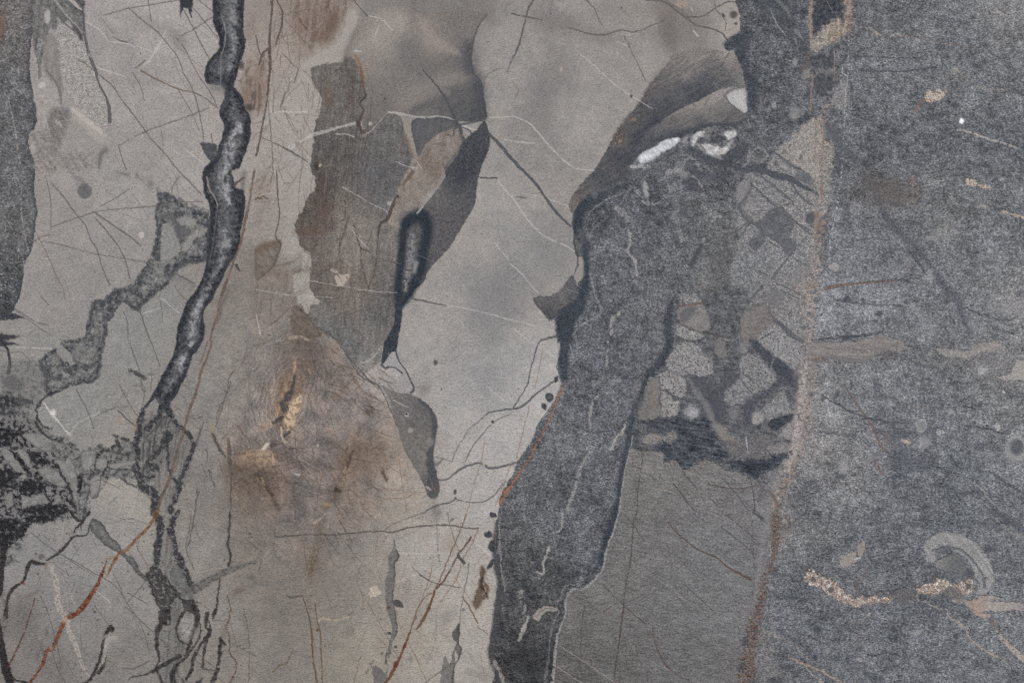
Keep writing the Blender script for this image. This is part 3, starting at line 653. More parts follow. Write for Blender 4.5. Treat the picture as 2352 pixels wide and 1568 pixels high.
line("@11 0,730 100,690 200,660", "50:50:40", (108, 86, 70), 0.6, gauss=True)
line("@11 160,880 300,850 400,800", "20:14:8", (108, 92, 80), 0.6)
poly("@11 325,1290 380,1228 470,1330 560,1430 610,1500 480,1545 330,1480", (106, 95, 84), f=3, alpha=0.9, tex=[('nd', 5), ('n8', 4)], name="brown_wedge")
line("@11 320,1255 230,1340 130,1420", 9, (104, 88, 74), 0.7)
line("@11 310,1535 400,1525 480,1555", "30:28:16", (188, 168, 142), 0.85, name="cream_vein")
line("@11 320,1560 470,1568", 20, (150, 128, 106), 0.6)

# ------------------------------------------------------------------ swept grey shape with its sharp curved right edge
SG = poly("""@10 930,180 1080,130 1180,75 1410,60 1500,100 1700,110 1900,90 2130,130 2060,220 2010,330 1985,450 1970,590 1990,680 2072,752 2095,900 2112,1000 2105,1100 1850,1115 1700,1075 1550,1085 1450,1075 1300,1045 1215,1035 1100,1120 1000,1180
 970,1100 1000,1010 960,950 1018,890 1000,800 985,650 930,520 880,480 890,380 940,290""",
          cps=cpts("""@10 1100,400:147,138,129 1050,560:134,124,114 1300,230:145,136,127 1200,520:140,132,123 1450,420:122,117,112 1700,300:121,114,108 1600,400:141,129,119 1560,250:136,125,115 1680,430:138,126,116 1750,520:112,108,104
 1900,300:118,112,107 1950,500:98,96,94 1300,700:116,112,107 1550,680:114,110,105 1800,700:124,117,110 1700,760:120,114,108 1600,850:119,113,107 1450,900:127,120,112 1350,960:122,115,108 1820,870:99,97,95 2030,800:82,82,84 2060,960:78,79,82
 1900,1000:91,89,89 1640,960:104,101,98 1480,1010:106,103,99 1200,950:112,108,103 1060,1080:112,106,100 1100,800:118,113,106 1380,560:112,109,106 1250,620:124,118,111 1850,200:116,110,105 1500,150:118,112,107 1930,820:104,101,98 2000,650:92,91,90
 2010,1080:80,81,83 960,430:140,131,122 960,300:130,123,115"""), spread=18, f=1.6, wob=1.2, tex=[('nw', 1.6), ('n8', 1.5)], g=0.22, name="swept_clast", label="smooth grey clast with swirling shading and a sharp curved edge")
for s_, w_, c_, a_ in (("@10 1400,430 1600,620 1900,560", "160:240:200", (104, 101, 98), 0.5), ("@10 1490,150 1600,330 1720,430 1850,490", "60:110:100:40", (144, 132, 122), 0.75), ("@10 1330,920 1500,835 1750,735 2050,700", "80:130:130:80", (129, 122, 114), 0.7),
                       ("@10 1450,1010 1650,920 1850,860 2060,850", "60:110:130:110", (90, 89, 89), 0.6), ("@10 1320,1000 1480,930 1640,870 1780,850", "50:60:50:30", (127, 119, 111), 0.6), ("@10 1950,420 1960,600 2040,760 2070,950 2080,1080", "90:130:110:110:90", (76, 77, 80), 0.6), ("@10 1700,1010 1900,960", "70:80", (84, 84, 85), 0.5),
                       ("@10 1060,330 1200,250 1330,180", "140:200:150", (150, 141, 132), 0.5), ("@10 1180,620 1380,560", "90:120", (116, 112, 107), 0.4)):
    line(s_, w_, c_, a_, gauss=True, wob=5, ext=False)
line("@10 2130,130 2050,230 2000,380 1975,550 2000,680 2070,750 2092,900 2110,1010 2100,1120", "8:10:14:24:14:12:12:10", (74, 76, 79), 0.7, f=1.4, wob=1.2)
poly("@10 1470,1088 1700,1080 1850,1125 1850,1190 1720,1212 1600,1290 1545,1350 1485,1450 1470,1380 1440,1250 1425,1170", (94, 93, 92), f=1.6, wob=1.4, rim=((76, 78, 80), 5, 0.8), tex=[('nf', 3)], name="dark_clast",
     label="dark triangular clast below the white crossing vein")
poly("""@10 1720,1212 1870,1180 1910,1290 1850,1420 1760,1500 @11 1680,120 1540,260 1500,360 1330,380 1300,520 1215,470 1225,340 1300,200 1370,30 @10 1400,1568 1470,1480 1545,1350 1600,1290""",
     cps=cpts("@10 1700,1350:130,119,110 1600,1480:122,109,99 @11 1500,150:134,124,114 1400,330:128,119,110 1320,250:134,122,111 1260,420:136,126,115 1350,60:136,124,112"), spread=20, f=7, tex=[('nf', 2.5), ('n16', 3), ('n8', 3)], g=0.3, name="brown_clast")
poly("@10 1360,1090 1420,1180 1440,1290 1490,1440 1460,1470 1410,1400 1385,1280 1360,1180", (140, 130, 119), f=3, alpha=0.85)
line("@10 1380,1250 1410,1370 1450,1450", "14:34:20", (116, 90, 74), 0.6, gauss=True)
poly("@11 1310,390 1400,370 1440,430 1370,510 1315,500", (104, 100, 97), f=4, alpha=0.8)
SL = poly("""@10 1905,1300 2030,1190 2105,1115 2152,1290 2120,1420 2070,1540 @11 2040,80 2025,180 2018,280 1970,385 1890,520 1800,670 1720,770 1620,870 1570,950 1540,1020 1470,1090 1400,1180 1350,1245 1290,1240 1310,1000 1330,800 1345,600 1340,520 1400,440 1520,350 1640,200 1740,60 @10 1740,1560 1850,1430""",
          cps=cpts("@10 2000,1400:71,74,78 2080,1200:76,78,81 @11 1900,40:62,67,73 1800,120:78,79,82 1990,150:84,84,86 1700,300:100,97,95 1900,300:90,89,89 1700,500:94,91,90 1850,500:92,90,89 1600,420:88,87,87 1650,700:92,90,89 1560,900:82,83,85 1450,1060:62,67,73 1360,1000:78,80,83 1660,180:110,106,102"),
          spread=18, f=1.5, wob=1.3, tex=[('n8', 2.5), ('n4', 2.5)], g=0.4, name="drop_clast", label="dark drop shaped clast with a blue black loop tapering to a stem")
line("@11 1395,465 1352,560 1345,700 1330,850 1312,1000 1300,1150 1300,1240", "80:76:76:80:70:50", (46, 54, 63), 0.92, f=7, wob=1.6, name="dark_loop", parent=SL)
line("@11 1380,475 1450,430 1525,425 1575,520 1560,650 1530,780 1510,920 1450,1060 1390,1170 1330,1240", "80:120:130:100:90:90:90:70:60:40", (46, 54, 63), 0.92, f=8, wob=1.6, name="dark_loop", parent=SL)
line("@11 1440,590 1425,720 1420,850 1390,960 1370,1100", "40:70:80:56:30", (132, 127, 124), 0.85, gauss=True, brk=('n8', -1.2, 1.0), tex=[('n4', 8)], name="crystal_core", parent=SL)
line("@11 1475,850 1455,920", "30:36", (162, 154, 148), 0.6, gauss=True)
line("@10 1860,1180 1900,1290 1850,1410 1740,1540", "14:30:30", (66, 70, 75), 0.5, gauss=True)
poly("@11 1288,1200 1350,1240 1342,1300 1335,1400 1300,1560 @12 1305,0 1285,85 1240,100 1200,160 1165,212 1152,180 1165,100 1180,0 @11 1200,1540 1260,1420 1275,1300", (60, 66, 73), f=1.6, wob=1.4, tex=[('n8', 4)], g=0.4, name="dark_loop", parent=SL)
poly("@12 1245,98 1282,98 1308,175 1360,262 1342,290 1285,243 1205,226 1165,212 1205,165", (150, 147, 144), f=1.6, wob=1.4, crack=((110, 107, 104), 'n4', 0.3, 0.5), name="crystal_pocket")
poly("@12 1350,292 1392,312 1422,380 1432,440 1375,482 1310,470 1298,405 1320,340", (150, 145, 141), f=2, crack=((106, 103, 100), 'n4', 0.4, 0.6), name="crystal_pocket", label="white crackled pocket at the foot of the stem")
line("@12 1285,90 1312,180 1372,260 1422,360 1452,432 1422,472", "14:12:12:12:22:20", (72, 74, 78), 0.85, name="dark_seam")
line("@12 1153,215 1190,240 1240,232 1310,262 1345,292", "24:20:12:12:14", (74, 76, 80), 0.8, name="dark_seam")
SH = poly("@12 1120,392 1300,470 1400,480 1500,520 1592,592 1640,680 1665,760 1652,850 1640,950 1625,1050 1640,1150 1670,1250 1690,1350 1650,1430 1582,1420 1540,1310 1500,1230 1420,1100 1350,960 1300,800 1240,650 1190,520",
          cps=cpts("@12 1200,450:122,116,110 1350,600:112,107,102 1500,700:106,102,98 1450,950:114,109,103 1530,1150:118,112,105 1600,1300:92,90,88 1550,600:96,94,93"), spread=20, f=1.7, wob=1.5, tex=[('nd', 2.5), ('n8', 2.5)], g=0.25,
          rim=((92, 87, 82), 2.5, 0.4), name="shard", label="long grey shard pointing down with a dark right edge")
line("@12 1500,535 1590,610 1635,700 1645,780 1625,900 1605,1000 1600,1090 1615,1200 1620,1320 1630,1410", "20:30:40:50:40:50:70:90:100:70", (76, 78, 80), 0.85, f=2.4, wob=2, name="dark_seam", parent=SH)
line("@12 1150,420 1205,525 1235,610", "26:30:26", (144, 141, 137), 0.7, f=2)
blob("@12 1385,672", 20, 22, (176, 168, 160), 0.9); blob("@12 1382,668", 12, 12, (58, 54, 52), 1.0)
blob("@12 1420,815", 26, 22, (150, 146, 140), 0.8); blob("@12 1440,770", 30, 20, (92, 86, 80), 0.6, f=0.6)
blob("@12 1600,920", 30, 40, (136, 130, 124), 0.7, f=0.6)
blob("@12 1640,1340", 40, 50, (96, 82, 78), 0.6, f=0.6); line("@12 1570,1335 1600,1360", 20, (166, 156, 148), 0.7)
line("@12 1630,1430 1650,1560", "60:20", (120, 115, 108), 0.35, gauss=True)
blob("@12 1540,440", 50, 60, (122, 116, 108), 0.6, 0.4, f=0.7)
line("@12 1660,1130 1720,1080", "30:14", (104, 102, 100), 0.8)

# ------------------------------------------------------------------ brown eye
blob("@12 420,120", 200, 120, (94, 82, 72), 0.35, f=0.9, wob=8)
EY = part("brown_eye", None, "cream and dark slit in the middle of the ringed brown stain")
poly("$450,850 570,570 590,505 632,455 650,470 640,520 620,560 618,605 598,640 575,605", (186, 160, 129), f=5, wob=2.6, mott=((142, 116, 92), 'n8', 0.5, 0.7), name="cream_streak", parent=EY)
poly("$450,850 528,560 545,490 570,430 605,380 622,375 604,440 572,500 548,560", (164, 135, 106), f=6, wob=2.6, alpha=0.85, mott=((122, 98, 80), 'n8', 0.2, 0.7), name="cream_streak", parent=EY)
for s, wd in (("@12 355,320 325,450 275,530", "30:40:56"), ("@12 235,570 270,620", "50:70"), ("@12 160,742 240,700", "26:34"), ("@12 245,885 310,830", "14:30")):
    line(s, wd, (68, 67, 68), 0.85, f=2.5, wob=2.2, name="dark_slit", parent=EY)
for s, wd, c in (("@12 230,800 240,900 300,950", 12, (190, 168, 142)), ("@12 360,180 350,280", 20, (170, 134, 104)), ("@12 60,1000 120,930", "40:20", (192, 180, 164)), ("@12 20,1250 80,1340 130,1440", "24:20:14", (160, 132, 104)),
                 ("@12 490,250 500,300", 20, (172, 136, 108)), ("@12 90,780 100,800", 30, (172, 140, 110)), ("@12 815,1210 850,1170", "14:26", (170, 150, 128)), ("@12 810,1230 790,1320", 10, (162, 140, 118)),
                 ("@12 360,1215 400,1225", 16, (168, 160, 150)), ("@12 640,1490 690,1500", 30, (168, 144, 118)), ("@12 90,1000 150,1110", 16, (176, 148, 118))):
    line(s, wd, c, 0.8, f=1.6, wob=2, name="cream_streak", parent=EY)
blob("@12 40,1080", 110, 90, (150, 122, 94), 0.7, 0.2, f=0.7, mott=((106, 86, 70), 'n8', 0.2, 0.7))
blob("@02 2270,1060", 80, 60, (162, 132, 102), 0.75, f=0.7, mott=((116, 92, 72), 'n8', 0.4, 0.6))
blob("@02 2200,1150", 120, 50, (96, 78, 64), 0.5, f=0.8, mott=((140, 116, 92), 'n8', 0.8, 0.5))
blob("@02 2100,1200", 60, 120, (104, 90, 78), 0.4, f=0.9)
blob("@02 1950,800", 30, 50, (156, 132, 102), 0.5, f=0.8)
line("@02 1960,880 2010,960", 40, (100, 84, 70), 0.5, gauss=True)
line("@12 30,1220 110,1330 150,1430 210,1540", "40:60:50:40", (80, 66, 58), 0.6, gauss=True)
line("@02 2250,800 2200,950 2160,1050", "50:60:40", (104, 90, 78), 0.4, gauss=True, brk=('n8', -0.3, 0.8))
line("@12 250,660 620,860", 1, (90, 80, 70), 0)
for s, wd, a in (("@12 840,1050 820,1150 790,1300 740,1420", "110:120:100:60", 0.5), ("@12 900,950 1000,980", 80, 0.4), ("@12 1150,950 1120,1080", 70, 0.35), ("@12 730,1360 700,1450 650,1520", 90, 0.4), ("@12 1170,1180 1200,1260", 50, 0.45),
                 ("@13 560,330 530,450 495,560", "70:90:60", 0.6), ("@13 580,90 570,250", 70, 0.35), ("@12 1040,650", 40, 0)):
    if a and s.count(',') > 1: line(s, wd, (98, 80, 62), a, gauss=True, wob=4, brk=('n8', -1.2, 1.2))
blob("@12 1040,650", 36, 30, (92, 76, 62), 0.75, f=0.6); blob("@12 735,1360", 22, 24, (60, 54, 50), 0.9, f=0.5); blob("@12 320,985", 18, 14, (70, 72, 74), 0.8)
blob("@12 710,780", 34, 32, (142, 136, 127), 0.7, f=0.3); blob("@12 565,960", 14, 14, (172, 162, 150), 0.8)
line("@12 880,330 1000,480 1180,560", 8, (118, 92, 72), 0.6, brk=('n8', -0.4, 0.8)); line("@12 800,250 960,420 1100,540", 8, (110, 88, 70), 0.5, brk=('n8', -0.4, 0.8)); line("@12 760,300 820,400 880,470", 9, (108, 86, 70), 0.5, brk=('n8', -0.4, 0.8))
line("@12 700,950 860,880 960,820 1090,760 1180,700 1230,695", 7, (104, 96, 86), 0.7, name="crack")
line("@12 1120,790 1240,745", 6, (130, 110, 90), 0.5)
line("@12 700,1540 680,1568", 40, (150, 144, 136), 0.4, gauss=True)
hairs((520, 800, 870, 1200), 40, 60, 0.75, 0.35, 6, (96, 78, 62), 0.4, seed=11)
hairs((480, 1000, 800, 1250), 26, 70, 1.15, 0.3, 7, (88, 70, 56), 0.4, seed=12)
hairs((560, 880, 900, 1300), 22, 40, 0.9, 0.5, 6, (158, 148, 134), 0.4, seed=13)
hairs((600, 20, 720, 420), 26, 55, 1.6, 0.5, 7, (108, 86, 72), 0.5, seed=14)

hairs((690, 150, 860, 400), 60, 80, 1.62, 0.1, 7, (78, 70, 63), 0.4, seed=15, jit=0.08)
hairs((690, 150, 860, 700), 50, 60, 1.6, 0.12, 6, (142, 132, 120), 0.32, seed=16, jit=0.08)
hairs((680, 380, 880, 720), 60, 60, 1.75, 0.3, 7, (92, 78, 66), 0.4, seed=17, jit=0.12)

# hatching and stains of the brown area
hairs((735, 790, 890, 945), 110, 34, 0.62, 0.22, 8, (92, 75, 62), 0.5, only=0, seed=71, jit=0.1)
hairs((760, 800, 880, 940), 50, 26, -0.9, 0.25, 7, (98, 80, 66), 0.4, only=0, seed=72)
hairs((560, 760, 640, 980), 50, 50, 1.75, 0.25, 7, (104, 92, 80), 0.42, seed=73, jit=0.1)
hairs((520, 960, 700, 1130), 60, 34, 0.9, 0.5, 8, (86, 70, 58), 0.45, seed=74, jit=0.2)
hairs((700, 980, 890, 1200), 70, 36, 0.75, 0.35, 7, (94, 78, 64), 0.42, only=0, seed=75, jit=0.15)
hairs((560, 700, 760, 800), 30, 50, 0.2, 0.5, 7, (104, 90, 78), 0.4, seed=76)
specks((520, 700, 900, 1250), 130, 4, 9, (168, 158, 146), 0.5, seed=77)
specks((520, 700, 900, 1250), 110, 5, 14, (84, 70, 58), 0.5, seed=78)
for s_, rx, ry, c_, a_ in (("$450,850 470,735", 90, 80, (166, 142, 116), 0.75), ("$450,850 340,735 320,705 470,600 490,592 390,745", 26, 30, (160, 136, 112), 0.75), ("$450,850 430,820", 190, 130, (98, 82, 70), 0.55), ("$450,850 930,720", 170, 150, (116, 97, 80), 0.5), ("$450,850 650,225", 130, 50, (94, 82, 73), 0.6), ("$450,850 690,330", 90, 120, (104, 90, 78), 0.5)):
    blob(s_, rx, ry, c_, a_, 0.3, f=0.9, wob=9, mott=((c_[0] - 26, c_[1] - 24, c_[2] - 20), 'n8', 0.7, 0.8))
for s_, w_, c_ in (("$450,850 480,700 495,665", "20:12", (194, 184, 170)), ("$450,850 520,715 526,760", 12, (176, 154, 128)), ("$450,850 455,800 490,860 520,896", "20:26:20", (78, 66, 58)), ("$450,850 470,820 485,850", 12, (160, 134, 108)), ("$450,850 845,775 872,700", "30:20", (84, 68, 58)), ("$450,850 838,770 830,800", 10, (168, 150, 128)), ("$450,850 800,866 812,880", 34, (70, 60, 54)),
                   ("$450,850 1000,790 1020,830", "20:26", (92, 76, 64)), ("$450,850 560,600 565,640 585,665", 10, (180, 162, 138)), ("$450,850 620,300 618,350", 14, (158, 130, 104)), ("$450,850 540,240 590,215", 12, (112, 92, 76)), ("$450,850 400,260 520,215 600,180", 9, (112, 96, 82)), ("$450,850 640,60 700,150 780,200 850,290 905,375 985,412", "8:10:10:12:14:10", (82, 79, 76))):
    line(s_, w_, c_, 0.75, f=1.6, wob=2.4)
for s_, w_ in (("$0,1000 1010,180 985,250 960,290 945,370", 9), ("$0,1000 885,370 855,450 840,500", 10), ("$0,1000 1005,440 1012,560 1010,700 998,896", "14:12:10:14"), ("$0,1000 862,640 852,760 822,896", 11), ("$0,1000 903,470 905,535", 9), ("$0,1000 915,560 940,640", 8), ("$0,1000 930,400 960,470 985,500", "20:26:20"), ("$0,1000 1000,470 1005,540", 30), ("$0,1000 640,420 700,360 720,330", "20:14:20"), ("$0,1000 660,440 650,520 620,560", 14),
               ("$0,1000 720,400 700,470 640,530 620,600", "30:20:24:20"), ("$0,1000 735,450 735,540 750,600", 9), ("$0,1000 500,410 540,430 600,450", "30:26:14"), ("$0,1000 430,460 480,480 560,500", "26:20:16"), ("$0,1000 440,540 520,560 590,560", "10:16:12"), ("$0,1000 400,560 395,640 380,700", "14:20:14"), ("$0,1000 490,520 470,600 420,680", 12), ("$0,1000 520,590 560,620 620,640", "10:20:24"), ("$0,1000 560,120 600,140 640,160", "20:36:26"), ("$0,1000 770,640 790,600 800,560", "30:24:16")):
    line(s_, w_, (70, 69, 68), 0.75, f=1.4, wob=2.6, brk=('n8', -1.3, 0.9), name="crack")
for s_ in ("$0,1000 485,535 580,520 590,532 500,556", "$0,1000 425,515 470,520 455,558 420,550", "$0,1000 395,600 440,590 430,650 400,680"):
    poly(s_, (134, 131, 126), f=1.8, wob=1.6, rim=((84, 84, 82), 1.8, 0.5), name="stone_fragment")
blob("$0,1000 525,345 590,370", 14, 44, (156, 128, 96), 0.6, f=0.7)
hairs((350, 820, 480, 1100), 40, 40, 0.5, 0.5, 7, (84, 82, 80), 0.45, seed=79, jit=0.2)
# ------------------------------------------------------------------ granular mass: the whole right side and the band that runs down from it
BL = """@21 600,320 562,400 552,500 570,560 572,700 600,790 660,800 672,950 615,1010 595,1060 560,960 500,1020 440,1100 350,1150 205,1162 220,1230 300,1320 350,1380 395,1350 410,1450 412,1560
@22 440,20 430,150 410,230 430,300 445,400 400,520 320,650 240,750 200,880 100,1030 50,1110 0,1230 @12 2352,1235 2290,1330 2240,1450
@13 2230,0 2200,120 2180,350 2200,520 2225,650 2200,800 2190,950 2170,1050 2150,1200 2135,1300 2160,1400 2200,1500 2225,1568"""
MA = poly("@20 2110,0 2095,150 2105,270 2050,320 1980,360 1952,420 1975,462 2030,460 2050,500 2100,600 2130,720 2150,830 2100,1100 1900,1130 1500,1240 1200,1330 @21 900,0 700,220 " + BL + " @33 2352,1568 @30 2352,0",
          cps=cpts("""@22 700,700:97,99,102 300,1300:97,98,100 900,200:98,100,104 600,300:94,96,100 500,900:102,103,105 800,1100:96,98,101 @23 300,600:82,83,84 500,200:96,98,101 700,300:90,92,96 150,1300:66,66,66 200,950:78,77,76 100,400:84,84,83 250,1500:68,68,68
@21 1000,700:101,102,105 1200,400:95,97,100 1500,1000:97,98,100 700,1100:92,95,99 1900,800:99,98,98 1800,300:98,98,99 800,250:78,82,88 1000,100:92,94,97 1300,1300:102,103,105 1950,1200:98,98,99
@20 2250,500:92,94,98 2300,900:94,95,98 2200,300:86,88,91 2200,1300:94,95,97 1700,1450:94,95,98 2150,600:70,75,82 2200,800:78,82,88
@30 150,100:84,87,92 200,350:86,88,92 100,700:90,91,94 150,1000:96,97,100 1200,800:105,106,108 1000,300:106,106,107 1800,300:108,109,111 2200,200:117,115,114 2200,700:108,109,110 1700,1000:104,105,107 1200,1400:98,100,104 700,1400:100,102,105 2000,1300:102,104,107
@31 1000,200:100,98,97 700,600:110,112,116 1000,700:108,110,114 2000,700:112,113,115 1500,900:108,109,111 2200,300:106,107,108 800,1300:126,127,130 1300,1300:112,113,115 2100,1300:114,114,115 2300,1200:124,122,121 1700,400:104,104,104
@32 1000,700:114,115,118 500,900:130,128,126 420,1000:132,129,126 600,600:126,125,125 1800,1200:103,106,110 700,400:118,118,119 2100,300:118,117,117 1500,500:108,110,112 1300,150:106,106,107 700,1200:114,113,113 1300,1100:104,107,112 2200,700:114,114,114 400,1400:104,104,106
@33 1000,300:100,103,107 500,1200:103,106,110 1500,1200:107,109,112 300,200:106,106,106 1700,100:104,107,111 2200,400:106,107,109 1200,900:100,103,106 200,1450:96,97,99 2200,1400:106,108,110 300,800:98,101,105 900,550:108,109,111""", 6),
          spread=40, f=1.6, wob=1.8, g=1.0, tex=[('n120', 3.0), ('n40', 4.6), ('n16', 4.2), ('n8', 5.0), ('nh', 2.2), ('n4', 3.5)], alpha=1.0, name="granular_mass", label="blue grey granular stone filling the slab's right side and the band running down from it")  # control colours taken as lit; paler ones right of the seam paint its sheen

# flecks and small clasts scattered through the mass
rs = np.random.default_rng(21)
def in_mass(x, y):
    j = min(np.searchsorted(YS, y), H - 1); i = min(np.searchsorted(XS, x), W - 1)
    return ID[j, i] == MA
for _ in range(1500):
    x, y = rs.uniform(1300, 2500), rs.uniform(-60, 1640)
    if not in_mass(x, y): continue
    light = rs.random() < 0.6
    r = rs.uniform(4, 11) if rs.random() < 0.86 else rs.uniform(11, 30)
    blob('%.1f,%.1f' % (x, y), r * rs.uniform(0.7, 1.9), r, (148, 145, 142) if light else (66, 71, 78), rs.uniform(0.25, 0.8), rs.uniform(-0.5, 0.5), f=0.6, wob=2.0)
for _ in range(130):                                   # thin shells
    x, y = rs.uniform(1780, 2500), rs.uniform(-20, 1600)
    if not in_mass(x, y): continue
    a = rs.uniform(-0.6, 0.8); L = rs.uniform(10, 34); k = rs.uniform(-0.5, 0.5)
    q = ' '.join('%.1f,%.1f' % (x + L * t * math.cos(a + k * t), y + L * t * math.sin(a + k * t)) for t in (0, .33, .66, 1))
    line(q, rs.uniform(6, 14), (150, 147, 143) if rs.random() < 0.55 else (66, 70, 76), rs.uniform(0.35, 0.8), wob=1.6, ext=False)
for _ in range(16):
    x, y = rs.uniform(1900, 2400), rs.uniform(20, 1560)
    if in_mass(x, y): ring('%.1f,%.1f' % (x, y), rs.uniform(20, 46), rs.uniform(18, 40), 9, (138, 136, 134), rs.uniform(0.25, 0.55), rs.uniform(0, 3))

# dark smooth skin along the band's left edge, its pale lines
line("@21 640,310 610,420 615,560 650,650 680,800 685,950 660,1090 580,1250 500,1350 480,1450 500,1560 @22 480,100 470,220 480,330", "120:90:80:70:50:50:90:170:180:160:120:90:90:70", (58, 66, 75), 0.8, f=5, wob=2, g=0.75, name="dark_skin", parent=MA)
line("@21 1050,130 900,190 760,260 650,330", "30:70:90:90", (64, 70, 77), 0.6, f=6, wob=2)
poly("@21 560,960 595,1060 620,1120 560,1210 430,1260 400,1350 350,1378 300,1320 220,1230 205,1165 350,1150 440,1100 500,1020", cps=cpts("@21 300,1200:96,94,93 450,1130:110,106,103 350,1320:86,86,88 560,1040:92,92,93 560,1150:84,86,89"), spread=14, f=3, wob=2, tex=[('nd', 4)], g=0.5,
     name="grey_lobe", parent=MA)
line("@21 640,560 620,700", "60:70", (112, 108, 106), 0.5, gauss=True)
for s, wd, a in (("@21 1000,215 880,262 760,340 700,410", "10:12:10", 0.7), ("@21 720,960 730,1030 755,1110 795,1210 822,1270 790,1330 700,1380 620,1425 560,1510", "16:20:22:22:26:22:20:14", 0.55), ("@22 530,20 560,130 550,230", 12, 0.6),
                 ("@21 690,580 750,700 750,880 715,960", 12, 0.3)):
    line(s, wd, (140, 138, 136), a, name="pale_vein", parent=MA)
# band right rim
line("@21 1470,1200 1440,1330 1440,1500 @22 1450,20 1400,150 1300,260 1230,380 1180,520 1120,650 1080,850 1040,1050 1000,1250 985,1450 @23 940,30 900,180 850,350 810,470", "50:80:90:90:90:70:70:80:60:50:60:60:70:80:90:80:50", (58, 65, 73), 0.7, f=6, wob=2.4, g=0.8, name="dark_skin", parent=MA)
line("@13 2215,100 2190,350 2215,520 2240,680 2220,850 2205,1000 2175,1180 2155,1300 2190,1430 2240,1540", "50:50:60:60:70:70:60:60:50:40", (78, 78, 79), 0.7, f=4, wob=2.0, name="dark_skin", parent=MA)
for s, wd, a in (("@13 2240,40 2240,200 2240,350 2262,550 2290,720", "16:14:12:14", 0.5), ("@13 2200,1370 2245,1480 2270,1560", "30:36:40", 0.6), ("@22 880,0 870,220", 20, 0.55), ("@22 800,480 740,570 712,680 720,800", "14:30:26:20", 0.55),
                 ("@22 1045,755 1020,820 950,890 910,985", "12:30:24:30", 0.9), ("@22 740,1000 660,1090 600,1250 560,1400 505,1540", "20:24:40:36:30", 0.5), ("@23 460,0 450,150 370,190", "20:20:24", 0.65), ("@23 345,320 290,450 292,560 220,545", "24:26:26:12", 0.75),
                 ("@23 90,720 70,780", 40, 0.5), ("@23 120,850 110,920", 24, 0.5), ("@23 150,965 100,1080 60,1175", "24:44:34", 0.8), ("@21 1080,560 1080,690 1060,740 1130,830 1150,960", "26:18:20:28:14", 0.7), ("@21 990,1305 920,1370 910,1500", "24:34:24", 0.6),
                 ("@21 960,340 1040,410 1060,460", "60:60:30", 0.4), ("@22 830,330 760,410", 40, 0.3), ("@21 1540,560 1560,640", 40, 0.4), ("@22 540,50 545,90", 8, 0.3), ("@22 470,980 470,1180", 24, 0.3)):
    line(s, wd, (152, 147, 141), min(1, a * 1.3), f=1.6, wob=2.4, brk=('n8', -1.9, 1.0), name="pale_vein", parent=MA)
poly("@23 190,955 230,892 320,858 412,878 412,905 310,915 255,985 212,988", (142, 134, 127), f=2, rim=((160, 152, 144), 2, 0.6), name="fossil", parent=MA, label="small pale curled fossil low in the dark band")
line("@23 250,920 310,885 400,890", 8, (104, 98, 94), 0.7)
blob("@22 1140,440", 36, 90, (118, 115, 112), 0.6, 0.1, f=0.4)
blob("@21 1490,410", 34, 44, (128, 124, 121), 0.7, f=0.5)
line("@22 495,395 430,500 392,600 340,720 280,840 220,950 150,1090 80,1190 0,1310 @12 2340,1335 2285,1390 2245,1480", "12:22:20:18:20:24:22:24:28:40:56:40", (146, 101, 80), 0.8, wob=1.8, brk=('n8', -1.5, 0.8), name="rust_vein", label="thin orange rust vein along the left edge of the band")
for s, rx, ry, ro in (("@22 407,350", 18, 30, 0.5), ("@22 345,512", 36, 40, 0), ("@22 297,597", 26, 28, 0), ("@13 2180,25", 36, 26, 0.2), ("@13 2135,205", 38, 32, 0), ("@13 2175,310", 40, 52, 0.1), ("@13 2155,480", 22, 52, 0.5)):
    blob(s, rx, ry, (62, 64, 67), 0.92, ro, f=0.2, name="dark_nodule", tex=[('n4', 6)])
blob("@22 345,512", 16, 18, (100, 100, 100), 0.7)

# ------------------------------------------------------------------ swoosh above the band
SW = poly("""@20 1500,500 1400,620 1260,790 1150,970 1000,1150 930,1260 880,1360 770,1540 @21 650,105 552,230 525,330 560,400 610,315 700,225 900,150 1100,20 @20 1100,1480 1180,1370 1420,1280 1560,1220 1750,1170 2000,1150 2120,1110 2155,950 2130,720 2100,600 2050,500 1960,480 1750,440""",
          cps=cpts("""@20 1480,580:118,112,107 1700,520:130,124,118 2000,520:148,138,130 1300,830:100,96,94 1600,680:122,116,111 1900,640:102,99,97 2080,620:116,111,107 2110,700:122,117,113 1450,800:104,101,99 1500,900:86,86,88 1800,760:84,85,88 1650,830:80,82,86 2000,760:92,92,92
 1100,1150:94,90,88 1000,1300:100,94,90 1250,1000:92,90,90 1400,960:78,80,84 1300,1090:72,76,82 1150,1260:70,74,81 1000,1420:74,77,82 870,1500:88,86,86 1700,880:74,78,84 @21 700,120:94,92,91 560,280:112,105,98 800,60:80,82,86 640,230:98,94,91"""), spread=16, f=1.8, wob=1.6, tex=[('nw', 3.0), ('n8', 2)], g=0.45,
          name="swept_band", label="dark streaked band sweeping up to the right above the crystals")
line("@20 1400,620 1260,790 1150,970 1000,1150 930,1260", "20:24:24:30:20", (96, 86, 80), 0.5, gauss=True, brk=('n8', -0.5, 0.9))
blob("@20 980,1270", 44, 60, (88, 76, 70), 0.7, 0.3, f=0.5, mott=((130, 118, 108), 'n4', 0.7, 0.4)); blob("@20 1120,1100", 24, 16, (140, 112, 96), 0.7); blob("@20 1000,1300", 14, 10, (160, 124, 96), 0.7)
